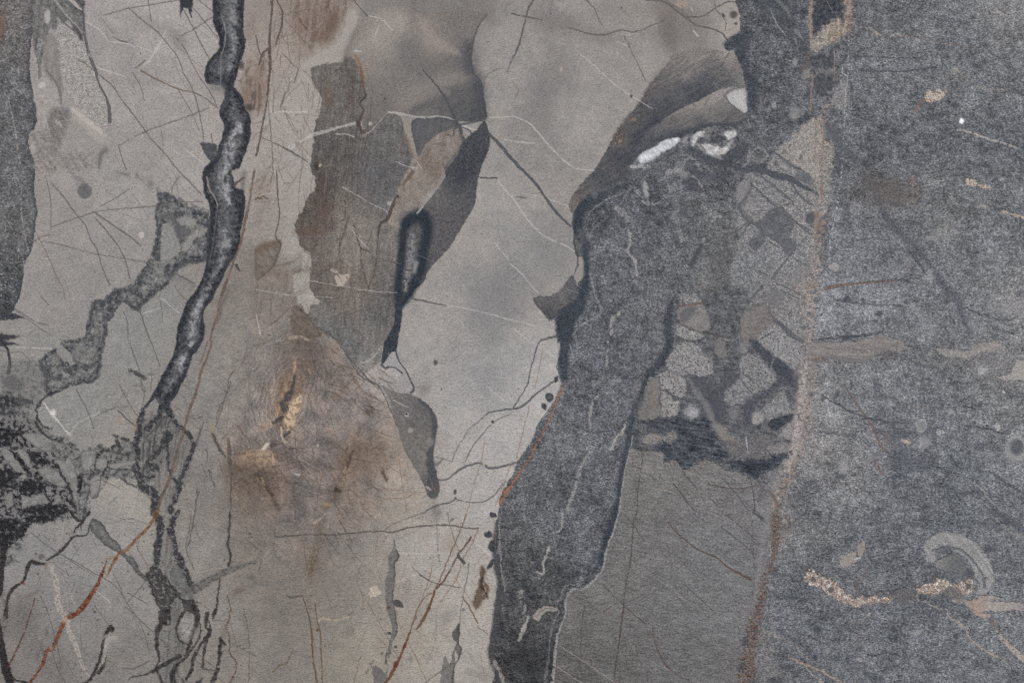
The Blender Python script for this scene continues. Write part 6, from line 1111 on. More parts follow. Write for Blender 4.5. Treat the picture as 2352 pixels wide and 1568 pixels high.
for s, wd, c, a in (("@13 1180,160 1290,95 1420,45 1560,5", 8, (98, 92, 86), 0.7), ("@13 1490,560 1600,630 1700,660 1870,690", "14:10:8", (84, 80, 76), 0.75), ("@13 1855,395 1912,465", 26, (74, 73, 72), 0.85), ("@13 1755,0 1800,180 1850,320 1890,380", 8, (112, 106, 100), 0.7), ("@13 1955,465 1945,580 1915,700 1890,850 1870,1020", "12:12:8:8", (110, 106, 100), 0.75),
                    ("@13 1660,60 1668,250 1670,400 1700,500", "14:10:12:8", (128, 123, 117), 0.7), ("@13 1430,500 1500,560", 7, (100, 92, 84), 0.6), ("@13 280,770 340,780 430,765", "14:26:14", (92, 82, 74), 0.8), ("@13 430,765 560,765", 7, (104, 94, 84), 0.6), ("@13 1665,870 1655,1050 1640,1200 1560,1420", 14, (134, 128, 122), 0.5),
                    ("@13 2040,1055 2130,1120", 9, (102, 96, 90), 0.7), ("@13 1010,810 1090,940 1180,1100 1300,1330", 7, (108, 100, 92), 0.7), ("@13 930,660 1010,810", 6, (114, 106, 98), 0.6), ("@13 1070,920 1000,1100 940,1260", 9, (120, 113, 106), 0.6), ("@13 1300,250 1450,180", 7, (120, 112, 104), 0.6),
                    ("@13 1000,400 980,470 930,560", 14, (118, 110, 102), 0.4), ("@13 0,650 120,660 220,640 300,760", "40:50:30:20", (106, 102, 98), 0.4)):
    line(s, wd, c, a, wob=1.5, name="crack" if a >= 0.7 else None)
poly("@13 1045,690 1100,678 1142,722 1125,760 1050,782 1040,730", (174, 160, 142), f=2, wob=3, tex=[('n8', 5)], name="cream_fleck", label="cream fleck beside the upright grey lens")
for s, wd, c, a in (("@13 1030,800 1000,830 930,890 850,952", "14:10:10:12", (152, 138, 120), 0.7), ("@13 850,955 720,985 600,972 572,1000", "16:20:22:12", (170, 154, 134), 0.75), ("@13 1180,440 1130,480 1090,560", 12, (168, 154, 136), 0.6), ("@13 1270,655 1380,600 1480,565 1590,500", "9:10:8:7", (176, 168, 156), 0.7), ("@13 1320,372 1600,378 1780,382", 7, (176, 170, 162), 0.75),
                    ("@13 1940,45 2050,20 2150,0", 9, (180, 175, 168), 0.8), ("@13 2015,290 2070,320 2140,385", 9, (180, 174, 167), 0.75), ("@13 640,10 600,50 530,100", "12:20:24", (156, 146, 132), 0.7), ("@13 130,330 80,420 40,490", 16, (158, 144, 126), 0.5), ("@13 340,270 350,340 330,420", 16, (150, 138, 124), 0.4), ("@13 1900,1245 2000,1215", 8, (176, 170, 160), 0.6),
                    ("@13 1930,930 1970,1050", 20, (168, 162, 152), 0.4), ("@13 400,1200 340,1270", 14, (156, 142, 124), 0.4), ("@13 1300,1480 1420,1485", 7, (170, 162, 150), 0.5), ("@13 1390,1405 1700,1410", 6, (168, 160, 148), 0.4)):
    line(s, wd, c, a, wob=2.0, brk=('n8', -1.4, 0.9), name="pale_vein" if a >= 0.7 else None)
line("@13 340,1270 300,1340 280,1390 220,1395 180,1440 150,1470", "10:12:14:10:10", (100, 84, 64), 0.7, brk=('n8', -1.0, 0.8)); line("@13 850,945 900,910", 8, (88, 76, 62), 0.6); line("@13 600,960 720,975 830,965", 7, (110, 90, 70), 0.6, brk=('n4', 0, 0.6))
line("@13 1420,110 1450,70 1540,40", 7, (104, 92, 82), 0.7, brk=('n8', -0.4, 0.6)); line("@13 60,440 30,520", 12, (98, 78, 62), 0.6)
hairs((900, 1180, 1140, 1560), 40, 70, 1.1, 0.35, 5, (122, 104, 86), 0.4, seed=41); hairs((880, 1180, 1140, 1560), 16, 60, -1.2, 0.3, 5, (112, 98, 84), 0.35, seed=42); hairs((560, 1180, 900, 1560), 40, 60, 1.5, 0.4, 6, (100, 84, 66), 0.35, seed=43); hairs((560, 1180, 900, 1560), 24, 36, 0.6, 0.6, 6, (150, 140, 126), 0.35, seed=44)
specks((870, 1000, 1140, 1560), 60, 4, 9, (96, 84, 74), 0.7, seed=45)

# ------------------------------------------------------------------ cracks and fine veins of the middle field
WV = [("@10 310,1360 400,1310 500,1250 600,1220 700,1190 800,1160 905,1135", "40:20:30:36:26:22:30"), ("@10 740,1232 840,1235 900,1258", 13), ("@10 1215,1030 1300,1040 1450,1070 1550,1080 1700,1070 1840,1105", "20:22:14:22:12:8"), ("@10 150,1045 230,1025 350,1033 460,1028", "8:16:12:16"), ("@10 1890,1150 1960,1180 2025,1195", "20:14:12"),
      ("@20 580,455 750,600 900,740 1050,850 1180,935 1290,1000", "6:8:8:9:9:7"), ("@20 0,1068 120,1110 200,1170 290,1280 400,1400 510,1500 600,1550 @21 760,0", "10:12:12:14:11:13:12:7"), ("@20 0,1295 100,1310 210,1315", "10:12:8"), ("@21 0,230 80,360 170,480 270,580 400,650 500,690 572,745", "11:12:13:11:14:12:9"), ("@21 90,205 300,250 420,290 520,330", 6),
      ("@21 0,860 100,960 180,1060 240,1120", 8), ("@21 20,1450 100,1520 170,1566 @22 250,50 360,120 420,170", "8:9:8:8:7"), ("@21 0,1370 200,1420 390,1478", 6), ("@12 1680,750 1800,840 1900,910 1970,960", "9:8:7"), ("@12 2120,410 2290,550", 7), ("@12 1260,540 1400,605", 8), ("@12 965,198 1040,170 1100,115 1145,45", "12:12:10:9"),
      ("@11 800,150 950,240 1050,300 1180,360 1220,392", "8:8:8:9"), ("@11 500,1010 700,1045 900,1080 1100,1110 1290,1120", 6), ("@11 0,1090 300,1140 700,1167", 6), ("@11 1750,1240 2000,1280 2352,1372", 8), ("@11 2210,72 2280,170 2352,245", 9), ("@11 2190,660 2280,770 2352,872", 7), ("@11 860,520 960,640 1060,740", 6), ("@11 0,1310 40,1500", 9),
      ("@11 1850,1350 1950,1470", 6), ("@10 2150,1080 2250,1078 2345,1070", 9), ("@10 2280,1280 2345,1300", 8), ("@10 1285,1485 1380,1525 1480,1545", 9), ("@10 1470,1470 1530,1560", 7), ("@20 965,385 1060,420", 10), ("@20 1670,285 1710,340", 12), ("@20 1645,70 1660,105", 12), ("@22 310,190 400,250", 7), ("@22 140,545 190,560 280,545", 7),
      ("@00 780,200 880,250 950,310 990,372", "8:11:9:8"), ("@00 980,380 1140,400 1300,440 1390,470", 10), ("@00 1525,285 1450,440 1370,560 1325,600", "10:24:26:14"), ("@00 890,620 1000,660 1150,702", "10:14:10"), ("@00 1700,1370 1790,1440 1880,1512", 11), ("@01 1320,1310 1470,1260", 10), ("@01 1480,1170 1650,1310", 8), ("@02 150,55 300,58 480,62", 10), ("@03 870,715 950,770 1010,820", 9), ("@03 650,770 690,840", 8),
      ("@10 1030,150 1100,160 1170,190 1250,280", 8), ("@10 1130,240 1090,350", 7), ("@10 905,470 960,470", 16), ("@11 1220,300 1240,300", 30), ("@11 1480,390 1540,330", 16)]
for s, wd in WV: line(s, wd, (176, 172, 165), 0.66, wob=1.2, brk=('n16', -2.0, 0.8), name="white_vein", f=0.9)
line("@10 1215,1032 1130,1120 1060,1200 985,1250", "10:9:12:16", (158, 144, 128), 0.7); blob("@10 1050,1140", 18, 18, (178, 168, 158), 0.8); blob("@10 380,1325", 22, 26, (120, 112, 104), 0.7); blob("@20 1560,42", 60, 34, (160, 140, 122), 0.75, f=0.4, mott=((122, 104, 90), 'n4', 0.7, 0.4)); blob("@20 450,640", 14, 20, (166, 150, 136), 0.8)
DC = [("@10 1530,640 1620,740 1720,870 1780,990 1830,1100 1870,1160 1915,1295", "6:12:16:20:24:30:16", (74, 76, 79)), ("@10 2100,1150 2150,1240 2230,1320 2345,1455 @21 100,0 210,110 330,280 430,410 540,510", "16:24:32:28:26:24:24:22:20", (74, 77, 80)), ("@10 1870,1165 1820,1190 1810,1250 1760,1240", 12, (84, 86, 88)), ("@10 1870,1165 1960,1200 1980,1240", 12, (82, 84, 86)), ("@10 1830,1160 2000,1120 2080,1110", 18, (80, 82, 85)),
      ("@10 900,0 960,80 1025,152", "8:8:10", (88, 84, 80)), ("@20 200,0 150,80 120,200 80,350 60,430 0,545", "14:16:12:13:18:10", (82, 80, 78)), ("@20 0,130 150,160 280,185", "14:12:9", (90, 87, 84)), ("@20 370,10 340,180", 7, (108, 104, 100)), ("@20 690,10 760,80 790,170 830,240", "16:10:8:7", (100, 92, 86)),
      ("@20 500,250 600,280 700,310 850,322 1000,278 1130,295 1300,230 1400,190", "8:12:12:16:14:11:11:9", (98, 94, 91)), ("@20 1600,160 1750,150 1850,90 1990,18 2100,35", "10:12:11:11:8", (90, 87, 85)), ("@20 1690,235 1830,265 1930,310 1972,362", "11:13:15:12", (84, 84, 84)), ("@20 1240,0 1400,20 1550,130 1690,235", "11:14:18:12", (94, 90, 87)), ("@20 1030,330 1100,480 1180,640 1230,750", "9:9:8:6", (98, 94, 90)),
      ("@20 1850,0 1890,110 1960,190 1960,280", 7, (104, 98, 94)), ("@20 1990,480 1920,620", 8, (96, 92, 90)), ("@20 1830,860 1770,970", 7, (104, 100, 97)), ("@20 1650,935 1690,980", 9, (96, 92, 90)), ("@20 1440,20 1570,110 1660,210", 8, (98, 94, 90)), ("@10 2250,625 2150,670 2105,720 2095,800", 8, (98, 95, 92)), ("@10 2345,550 2310,660", 10, (96, 93, 90)),
      ("@21 570,560 572,690 602,790 600,880 572,945", "12:13:12:15:10", (82, 82, 82)), ("@21 412,1520 330,1540 255,1566 @22 210,120 170,260 140,400 80,500 10,612", "24:20:12:12:10:12:10:9", (78, 79, 81)), ("@22 412,345 300,425 210,490 140,560 60,610 0,620 @12 2250,630 2150,650 2090,690 2030,750", "10:12:16:18:17:15:14:13:10:8", (80, 80, 82)), ("@12 2030,750 1960,800 1900,900 1850,980 1800,1105", 7, (100, 97, 94)),
      ("@12 2345,665 2230,710 2150,770 2080,850 2000,950 1950,1040 1910,1130", "7:8:9:9:9:9:10", (94, 91, 89)), ("@12 1680,1270 1750,1265 1830,1210 1900,1160 2050,1115 2160,1165 2345,1125 @22 60,1102", "14:14:15:20:18:22:17:14", (84, 84, 85)), ("@12 1645,1065 1720,1075 1800,1105", 7, (104, 98, 92)), ("@12 1560,1560 1650,1510 1780,1475 1835,1445", "14:14:12:18", (86, 84, 82)),
      ("@12 1830,1430 1880,1462 2060,1475 2200,1400 2300,1280", "12:8:9:8", (100, 97, 94)), ("@12 2060,1480 2160,1440 2270,1300", 7, (104, 101, 98)), ("@11 1430,1175 1560,1200 1650,1220 1750,1240", "14:15:12:8", (80, 80, 82)), ("@11 2060,65 2130,68 2215,70", "14:13:12", (74, 72, 71)), ("@11 1300,240 1250,330 1210,440 1140,495 1122,600", "36:34:30:26:16", (76, 66, 60)), ("@11 1440,15 1380,90 1330,150", "36:34:10", (104, 86, 76)),
      ("@11 1120,520 1120,650 1100,850 1085,950 1030,1080", "10:10:9:11:14", (92, 80, 70)), ("@11 190,0 198,200 215,420 180,600 228,690 190,800 150,890 40,980", "8:14:10:12:11:11:11:12", (86, 77, 70)), ("@11 400,520 600,516 750,475 860,430", 9, (100, 84, 74)), ("@11 1110,840 1200,830 1330,858", 8, (94, 86, 80)), ("@11 0,260 60,245 110,260", "16:30:8", (92, 78, 66)), ("@11 30,240 100,210 180,205", 8, (172, 160, 146)),
      ("@10 200,20 240,100 235,240 200,350 180,430", "10:14:14:18:8", (92, 78, 70)), ("@10 110,450 60,500 30,600", "28:20:14", (88, 78, 72)), ("@10 0,330 20,450 50,510", 10, (94, 82, 74)), ("@10 60,1265 200,1330 330,1400 480,1490", "6:9:18:7", (96, 90, 84)), ("@10 120,1060 140,1250 160,1568", "8:10:7", (104, 96, 88)), ("@10 270,850 230,980", 18, (112, 98, 88)), ("@10 390,640 350,760", 12, (112, 92, 80)), ("@10 400,180 430,230 500,300", "26:20:12", (112, 90, 76)),
      ("@21 40,240 130,250", 14, (104, 100, 96)), ("@20 0,750 60,830 30,900", 12, (124, 116, 108)), ("@12 790,55 870,170 990,300 1050,370 1115,402 1150,450 1200,540 1240,650", "7:8:10:12:10:8:7:6", (84, 82, 80)), ("@12 480,480 520,650 620,1000", 6, (104, 94, 84)), ("@02 1870,740 1840,850 1810,960", 9, (98, 92, 86)), ("@02 2100,370 2080,480 2030,640 1990,760", "10:8:9:7", (98, 91, 82)),
      ("@02 2120,1130 2120,1350", 9, (92, 84, 76)), ("@02 2100,900 2110,1100", 30, (100, 90, 80)), ("@02 1850,1120 1900,1240", 9, (102, 98, 94)), ("@02 1830,1380 1800,1460", 20, (98, 94, 90)), ("@03 1755,20 1740,160 1710,330 1780,520", "9:9:9:9", (102, 95, 88)), ("@02 2160,260 2100,340", 9, (98, 88, 78))]
for s, wd, c in DC: line(s, wd, c, 0.82, wob=1.2, brk=('n16', -2.0, 0.7), name="crack")
BH = [("@22 285,60 250,250 210,430", 7), ("@22 160,590 120,750 70,950 40,1080", 7), ("@12 2100,930 2060,1130 2000,1320 1960,1500 @13 1940,0", 7), ("@12 1300,980 1330,1200 1350,1350 1385,1560", 8), ("@12 1100,1480 1250,1440 1365,1440 1480,1380", 9), ("@12 2352,1110 2200,1500", 6)]
for s, wd in BH: line(s, wd, (136, 113, 90), 0.7, wob=1.0)
# left field
HL = [("@00 960,140 1180,80 1370,50 1600,10", 9), ("@00 1180,70 1300,180 1450,300 1550,420 1640,540 1690,680 1760,800 1810,950 1850,1130 1872,1290", 9), ("@00 1690,100 1760,230 1830,370 1925,545", 10), ("@00 1760,60 1880,200 2000,350", 8), ("@00 1820,0 1960,112", 8), ("@00 1650,340 1780,270 1950,160", 9), ("@00 1620,350 1700,450 1780,620 1850,730 1950,880 2000,1000", 8), ("@00 1085,365 1165,392", 14),
      ("@00 890,680 950,720 1040,800 1120,920 1200,1020 1280,1130 1340,1210 1420,1310 1530,1430 1640,1568 @01 1720,80 1850,220", 11), ("@00 1090,1340 1250,1250 1340,1210 1500,1150 1700,1080 1830,1030 1920,990", 9), ("@00 1220,670 1290,790 1330,930", 7), ("@00 1640,830 1700,930 1770,1050 1830,1200", 7), ("@00 1480,1190 1500,1340", 6), ("@00 1360,0 1390,200", 8),
      ("@00 1940,1230 1950,1310", 9), ("@00 700,540 790,590 860,650", 7), ("@00 1090,1350 1120,1450 1160,1560", 9), ("@00 1040,340 1090,370", 7), ("@00 1240,630 1330,560", 12),
      ("@01 470,520 600,470 720,430 850,385 1000,360 1250,340 1450,320 1620,292 1860,288", 9), ("@01 860,380 950,440 1050,510 1200,610 1292,690", 15), ("@01 470,110 600,260 700,400 790,510 830,630 890,720 920,830 960,940 1010,1050", 11), ("@01 880,440 1000,580 1090,700 1150,820 1180,930 1210,1060 1250,1180 1300,1330 1380,1566 @02 1400,30 1470,230", 12),
      ("@01 390,650 600,690 850,760 1100,800 1340,840", 7), ("@01 130,1260 250,1340 330,1390 450,1420", 8), ("@01 420,50 450,180 470,350 465,520", 8), ("@01 310,650 400,600 470,590", 8), ("@01 1190,165 1050,260 920,330", 8), ("@01 1650,50 1590,140 1580,200", 9), ("@01 130,1270 300,1400 470,1510", 6), ("@01 1130,1290 1170,1390 1180,1560", 8), ("@01 1470,1150 1500,1400", 6), ("@01 370,1150 450,1230", 7),
      ("@02 1195,20 1230,130 1280,270 1310,450", 10), ("@02 700,440 780,590 830,700 860,800", 9), ("@02 1100,400 1180,550 1260,680", 8), ("@02 200,95 300,200", 6), ("@02 0,80 100,100 200,95", 7), ("@02 960,500 1050,480", 5), ("@02 1400,300 1380,460", 8), ("@02 1330,450 1310,600", 8), ("@02 780,1380 900,1270 1100,1350", 6), ("@02 1000,1500 1070,1430", 6),
      ("@03 290,190 500,350 700,460 850,550 1000,630 1100,720 1200,880 1300,1000 1420,1110 1640,1330", 8), ("@03 1040,560 1100,680 1130,760", 7), ("@03 580,400 700,480 860,580", 6), ("@03 1330,640 1250,740 1160,840", 9), ("@03 1170,740 1360,840", 9), ("@03 1150,860 1290,1020 1380,1300", 7), ("@03 1060,90 1200,60 1380,120", 6), ("@03 600,510 630,580", 8), ("@03 370,770 450,950 520,1200 560,1400", 7),
      ("@03 480,1280 530,1440 600,1568", 9), ("@03 1640,1190 1850,1400 2060,1560", 6), ("@03 2130,1200 2352,1320", 6), ("@03 1010,1050 870,860", 6), ("@03 690,650 650,740", 8), ("@03 400,1160 350,1330", 7), ("@03 1130,1430 1240,1430 1370,1360", 14), ("@03 1750,1240 2000,1450", 6)]
for s, wd in HL: line(s, wd, (92, 88, 84), 0.68, wob=1.0, brk=('n16', -2.1, 0.8), name="crack" if wd >= 10 else None)
BHL = [("@00 1300,650 1400,710 1500,760 1640,820 1780,850 1880,900 1985,985", "14:16:12:12:14:9:7", (108, 94, 82)), ("@01 340,590 380,660 450,800 500,930 580,1080 600,1180", 8, (118, 100, 90)), ("@03 600,100 590,220 560,350", 7, (140, 116, 98)), ("@03 1280,260 1260,330 1320,420 1360,520", 8, (126, 106, 84)), ("@03 260,1300 400,1160", 6, (124, 104, 82)), ("@03 1180,350 1210,410", 7, (130, 108, 84))]
for s, wd, c in BHL: line(s, wd, c, 0.75, wob=1.2)
hairs((90, 20, 480, 420), 40, 70, 0.95, 0.3, 5, (104, 98, 94), 0.42, seed=51); hairs((60, 400, 420, 1000), 46, 80, 0.95, 0.3, 5, (100, 96, 92), 0.36, seed=52); hairs((60, 1180, 560, 1560), 60, 70, 0.95, 0.35, 5, (92, 84, 78), 0.45, seed=53); hairs((60, 1180, 560, 1560), 30, 60, 2.1, 0.3, 5, (96, 88, 80), 0.4, seed=54)
hairs((400, 850, 640, 1250), 30, 60, 1.1, 0.4, 5, (94, 88, 82), 0.45, seed=55); hairs((1110, 20, 1650, 900), 26, 50, 0.7, 0.5, 4, (160, 156, 150), 0.3, seed=56); hairs((850, 560, 1310, 1120), 30, 60, 0.75, 0.35, 4, (168, 163, 156), 0.35, seed=57); hairs((200, 700, 560, 1100), 20, 40, 0.3, 0.4, 5, (160, 154, 146), 0.3, seed=58)
specks((60, 20, 490, 700), 70, 4, 8, (100, 90, 82), 0.7, seed=61); specks((40, 1180, 560, 1560), 150, 4, 11, (84, 72, 66), 0.75, seed=62); specks((1110, 20, 1680, 480), 40, 4, 9, (100, 92, 86), 0.7, seed=63); specks((930, 560, 1310, 1150), 50, 4, 9, (110, 100, 92), 0.7, seed=64); specks((560, 700, 900, 1200), 60, 4, 9, (160, 150, 136), 0.6, seed=65)
for s, r in (("@20 2035,135", 34), ("@20 1942,145", 18), ("@20 2060,220", 12), ("@20 1005,78", 8), ("@20 1100,888", 12), ("@12 1650,190", 22), ("@12 1705,440", 10), ("@12 1830,1380", 16), ("@10 1178,912", 10), ("@00 1295,495", 8), ("@03 870,915", 12), ("@12 2175,740", 18)):
    blob(s, r, r * 1.1, (76, 72, 68), 0.85, f=0.4)
blob("@12 2172,738", 9, 9, (40, 38, 37), 1); ring("@12 2175,740", 20, 18, 7, (190, 184, 176), 0.6)
# ------------------------------------------------------------------ from fields to meshes
# beyond the part of the slab seen here the same pattern goes on, turned back and slid along
dx_ = np.clip(-XX, 0, None) + np.clip(XX - 2352, 0, None); dy_ = np.clip(-YY, 0, None) + np.clip(YY - 1568, 0, None)
qx_ = XX + np.where(dy_ > 0, 0.8 * dy_ + 9 * N40 * smooth(0, 80, dy_), 0); qy_ = YY + np.where(dx_ > 0, -0.9 * dx_ + 9 * N40 * smooth(0, 80, dx_), 0)
qx_ = np.where(XX < 0, -1.5 * XX, np.where(XX > 2352, 2352 - 1.5 * (XX - 2352), qx_)); qy_ = np.where(YY < 0, -1.5 * YY, np.where(YY > 1568, 1568 - 1.5 * (YY - 1568), qy_))
qx_ = 2352 - np.abs(2352 - np.abs(qx_)); qy_ = 1568 - np.abs(1568 - np.abs(qy_))
ix_ = np.clip(np.searchsorted(XS, qx_.ravel()), 0, W - 1).reshape(H, W); iy_ = np.clip(np.searchsorted(YS, qy_.ravel()), 0, H - 1).reshape(H, W)
out_ = (dx_ > 0) | (dy_ > 0)
for A_ in (C, G, RL):
    A_[out_] = A_.copy()[iy_[out_], ix_[out_]]
ID = ID[np.clip(np.arange(H), np.searchsorted(YS, 0), np.searchsorted(YS, 1568))][:, np.clip(np.arange(W), np.searchsorted(XS, 0), np.searchsorted(XS, 2352))]
C += (N4 * 1.4)[..., None]
gy = (C @ np.array([0.3, 0.55, 0.15], np.float32))[..., None]
C = gy + (C - gy) * np.where(C[..., 2:3] > C[..., 0:1], 0.66, 0.78)
C[..., 2] += 1.5
C = 116 + (C - 116) * 1.10
C = np.clip(C, 6, 245)
G = np.clip(G * 1.05 + 0.10, 0, 1.2)
lin = C / 255.0
lin = np.where(lin <= 0.04045, lin / 12.92, ((lin + 0.055) / 1.055) ** 2.4)
lum = lin @ np.array([0.2126, 0.7152, 0.0722], np.float32)
RELIEF = RL + 0.05 * N16 + 0.06 * N8 * (0.3 + G) + 0.35 * (np.sqrt(lum) - 0.45)      # millimetres; dark minerals sit a little lower
Yw = (-RELIEF * 0.001).astype(np.float32)                                            # the face looks to -Y
PX = np.broadcast_to(((XS - CX) * V)[None, :], (H, W)).astype(np.float32)
PZ = np.broadcast_to(((1900.0 - YS) * V)[:, None], (H, W)).astype(np.float32)
gyx = np.gradient(Yw, (XS * V).astype(np.float64), axis=1); gyz = np.gradient(Yw, ((1900.0 - YS) * V).astype(np.float64), axis=0)
NRM = np.stack([gyx, -np.ones_like(gyx), gyz], -1); NRM /= np.linalg.norm(NRM, axis=-1, keepdims=True); NRM = NRM.astype(np.float32)

def stone_material(name):
    m = bpy.data.materials.new(name); m.use_nodes = True
    nt = m.node_tree; nd = nt.nodes; lk = nt.links
    b = nd["Principled BSDF"]
    def n(t, **k):
        o = nd.new(t)
        for a, v in k.items(): setattr(o, a, v)
        return o
    def mth(op, a, bb=None, c=None):
        o = n('ShaderNodeMath', operation=op)
        for i, v in enumerate((a, bb, c)):
            if v is None: continue
            if hasattr(v, 'links'): lk.new(v, o.inputs[i])
            else: o.inputs[i].default_value = v
        return o.outputs[0]
    col = n('ShaderNodeAttribute', attribute_name="tint").outputs['Color']
    gr = n('ShaderNodeAttribute', attribute_name="granular").outputs['Fac']
    tc = n('ShaderNodeTexCoord').outputs['Object']
    def noise(scale, detail, sx=1.0, sz=1.0, rough=0.5, rot=0.0):
        mp = n('ShaderNodeMapping'); mp.inputs['Scale'].default_value = (sx, 1, sz); mp.inputs['Rotation'].default_value = (0, rot, 0)
        lk.new(tc, mp.inputs['Vector'])
        t = n('ShaderNodeTexNoise'); t.inputs['Scale'].default_value = scale; t.inputs['Detail'].default_value = detail; t.inputs['Roughness'].default_value = rough
        lk.new(mp.outputs[0], t.inputs['Vector'])
        return t
    fine = noise(400, 2.0, 0.72, 1.0, 0.6, 0.15)
    med = noise(120, 3.0, 0.75, 1.0, 0.62, 0.12)
    mr = n('ShaderNodeMapRange', interpolation_type='SMOOTHSTEP')            # crisp light and dark grains
    for k, v in (('From Min', 0.40), ('From Max', 0.62)): mr.inputs[k].default_value = v
    lk.new(fine.outputs['Fac'], mr.inputs['Value'])
    a = mth('SUBTRACT', mr.outputs['Result'], 0.45)
    c = mth('SUBTRACT', med.outputs['Fac'], 0.5)
    mix = mth('ADD', mth('MULTIPLY', a, GRAIN_FINE), mth('MULTIPLY', c, GRAIN_MED))
    st = mth('MULTIPLY', mix, gr)
    cx = n('ShaderNodeCombineXYZ')                                  # light grains a little warm, dark ones cool
    for ch, k in enumerate((1.07, 1.0, 0.93)):
        lk.new(mth('POWER', 2.0, mth('MULTIPLY', st, k)), cx.inputs[ch])
    vm = n('ShaderNodeVectorMath', operation='MULTIPLY'); lk.new(col, vm.inputs[0]); lk.new(cx.outputs[0], vm.inputs[1])
    # slight colour flecking of single grains
    hs = n('ShaderNodeMix', data_type='RGBA', blend_type='OVERLAY'); hs.inputs[0].default_value = 0.06
    lk.new(vm.outputs[0], hs.inputs[6]); lk.new(fine.outputs['Color'], hs.inputs[7])
    lk.new(hs.outputs[2], b.inputs['Base Color'])
    b.inputs['IOR'].default_value = 1.5
    b.inputs['Specular IOR Level'].default_value = 0.27
    ro = mth('ADD', 0.40, mth('MULTIPLY', med.outputs['Fac'], 0.16))
    lk.new(ro, b.inputs['Roughness'])
    bn = noise(230, 3.0, 0.6, 1.0, 0.6, -0.3)
    hgt = mth('ADD', bn.outputs['Fac'], mth('MULTIPLY', fine.outputs['Fac'], 0.5))
    bp = n('ShaderNodeBump'); bp.inputs['Strength'].default_value = 1.0
    lk.new(mth('MULTIPLY', hgt, mth('ADD', 0.45, mth('MULTIPLY', gr, 0.55))), bp.inputs['Height'])
    bp.inputs['Distance'].default_value = BUMP
    lk.new(bp.outputs[0], b.inputs['Normal'])
    return m
GRAIN_FINE, GRAIN_MED, BUMP = 0.78, 1.0, 0.0052
MAT = stone_material("veined_stone")

root = bpy.data.objects.new("stone_slab", None)
S.collection.objects.link(root)
root["label"] = "large upright slab of grey and beige veined stone filling the picture"
root["category"] = "stone slab"
root["kind"] = "thing"

FID = ID[:-1, :-1].copy()
cnt = np.bincount(FID.ravel(), minlength=len(PARTS))
small = cnt < 10
FID[small[FID]] = 0
vid = np.arange(H * W, dtype=np.int64).reshape(H, W)
flat_id = FID.ravel()
order = np.argsort(flat_id, kind='stable')
bounds = np.searchsorted(flat_id[order], np.arange(len(PARTS) + 1))
c00 = vid[:-1, :-1].ravel(); c10 = vid[:-1, 1:].ravel(); c11 = vid[1:, 1:].ravel(); c01 = vid[1:, :-1].ravel()
P3 = np.stack([PX.ravel(), Yw.ravel(), PZ.ravel()], 1)
lin = np.clip((lin - 0.012) / 0.93, 0.007, 0.9)                                     # room for the surface sheen on top of the painted colour
T4 = np.concatenate([lin.reshape(-1, 3), np.ones((H * W, 1))], 1).astype(np.float32)
NR = NRM.reshape(-1, 3); GF = G.ravel().astype(np.float32)
TINT_GAIN = 1.0
objs = {}
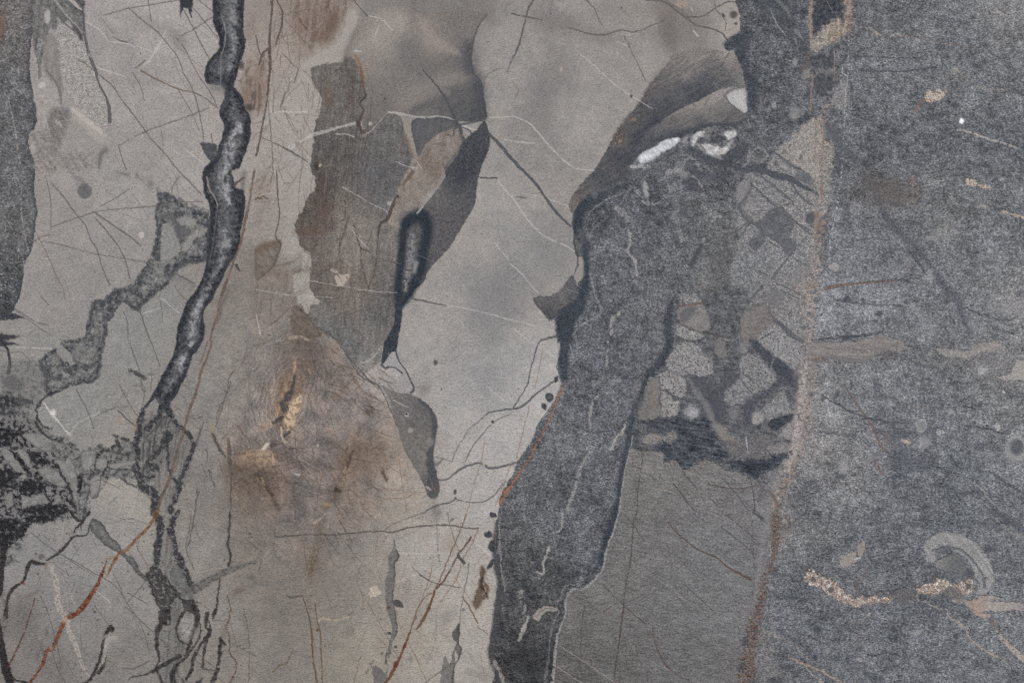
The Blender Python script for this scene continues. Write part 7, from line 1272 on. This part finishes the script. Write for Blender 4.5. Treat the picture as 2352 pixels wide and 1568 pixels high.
def build(i, parent):
    name, _, label = PARTS[i]
    f = order[bounds[i]:bounds[i + 1]]
    o = None
    if len(f):
        quads = np.stack([c00[f], c01[f], c11[f], c10[f]], 1)
        u, inv = np.unique(quads, return_inverse=True)
        inv = inv.reshape(-1).astype(np.int32)
        me = bpy.data.meshes.new(name)
        me.vertices.add(len(u)); me.vertices.foreach_set("co", P3[u].ravel())
        me.loops.add(len(inv)); me.loops.foreach_set("vertex_index", inv)
        me.polygons.add(len(f)); me.polygons.foreach_set("loop_start", np.arange(0, len(inv), 4, dtype=np.int32))
        me.update(calc_edges=True)
        me.polygons.foreach_set("use_smooth", np.ones(len(f), bool))
        at = me.attributes.new("tint", 'FLOAT_COLOR', 'POINT'); at.data.foreach_set("color", T4[u].ravel())
        at = me.attributes.new("granular", 'FLOAT', 'POINT'); at.data.foreach_set("value", GF[u])
        at = me.attributes.new("custom_normal", 'FLOAT_VECTOR', 'POINT'); at.data.foreach_set("vector", NR[u].ravel())
        me.materials.append(MAT)
        o = bpy.data.objects.new(name, me)
    else:
        o = bpy.data.objects.new(name, None)
    S.collection.objects.link(o)
    o.parent = parent
    if label: o["label"] = label
    return o
alive = [bounds[i + 1] > bounds[i] for i in range(len(PARTS))]
kids = {i: False for i in range(len(PARTS))}
for i, (nm, pa, lb) in enumerate(PARTS):
    if pa and alive[i]: kids[pa] = True
for i, (nm, pa, lb) in enumerate(PARTS):
    if pa is None and (alive[i] or kids[i]): objs[i] = build(i, root)
for i, (nm, pa, lb) in enumerate(PARTS):
    if pa is not None and alive[i]: objs[i] = build(i, objs.get(pa, root))

# the slab's sides and back: 30 mm thick, sawn
bx0, bx1, bz0, bz1 = PX[0, 0], PX[0, -1], PZ[-1, 0], PZ[0, 0]
vs = [(bx0, 0.002, bz0), (bx1, 0.002, bz0), (bx1, 0.002, bz1), (bx0, 0.002, bz1), (bx0, 0.03, bz0), (bx1, 0.03, bz0), (bx1, 0.03, bz1), (bx0, 0.03, bz1)]
e = len(vs)
vs += [(bx0, 0.0, bz0), (bx1, 0.0, bz0), (bx1, 0.0, bz1), (bx0, 0.0, bz1)]
fs = [(7, 6, 5, 4), (0, 1, 2, 3), (8, 4, 5, 9), (9, 5, 6, 10), (10, 6, 7, 11), (11, 7, 4, 8)]
me = bpy.data.meshes.new("sawn_back"); me.from_pydata(vs, [], fs); me.update()
bm_ = bpy.data.materials.new("sawn_stone"); bm_.use_nodes = True
bb = bm_.node_tree.nodes["Principled BSDF"]
tn = bm_.node_tree.nodes.new('ShaderNodeTexNoise'); tn.inputs['Scale'].default_value = 60; tn.inputs['Detail'].default_value = 6
rp = bm_.node_tree.nodes.new('ShaderNodeValToRGB'); rp.color_ramp.elements[0].color = (0.12, 0.12, 0.12, 1); rp.color_ramp.elements[1].color = (0.28, 0.27, 0.25, 1)
bm_.node_tree.links.new(tn.outputs['Fac'], rp.inputs[0]); bm_.node_tree.links.new(rp.outputs[0], bb.inputs['Base Color']); bb.inputs['Roughness'].default_value = 0.8
me.materials.append(bm_)
o = bpy.data.objects.new("sawn_back", me); S.collection.objects.link(o); o.parent = root
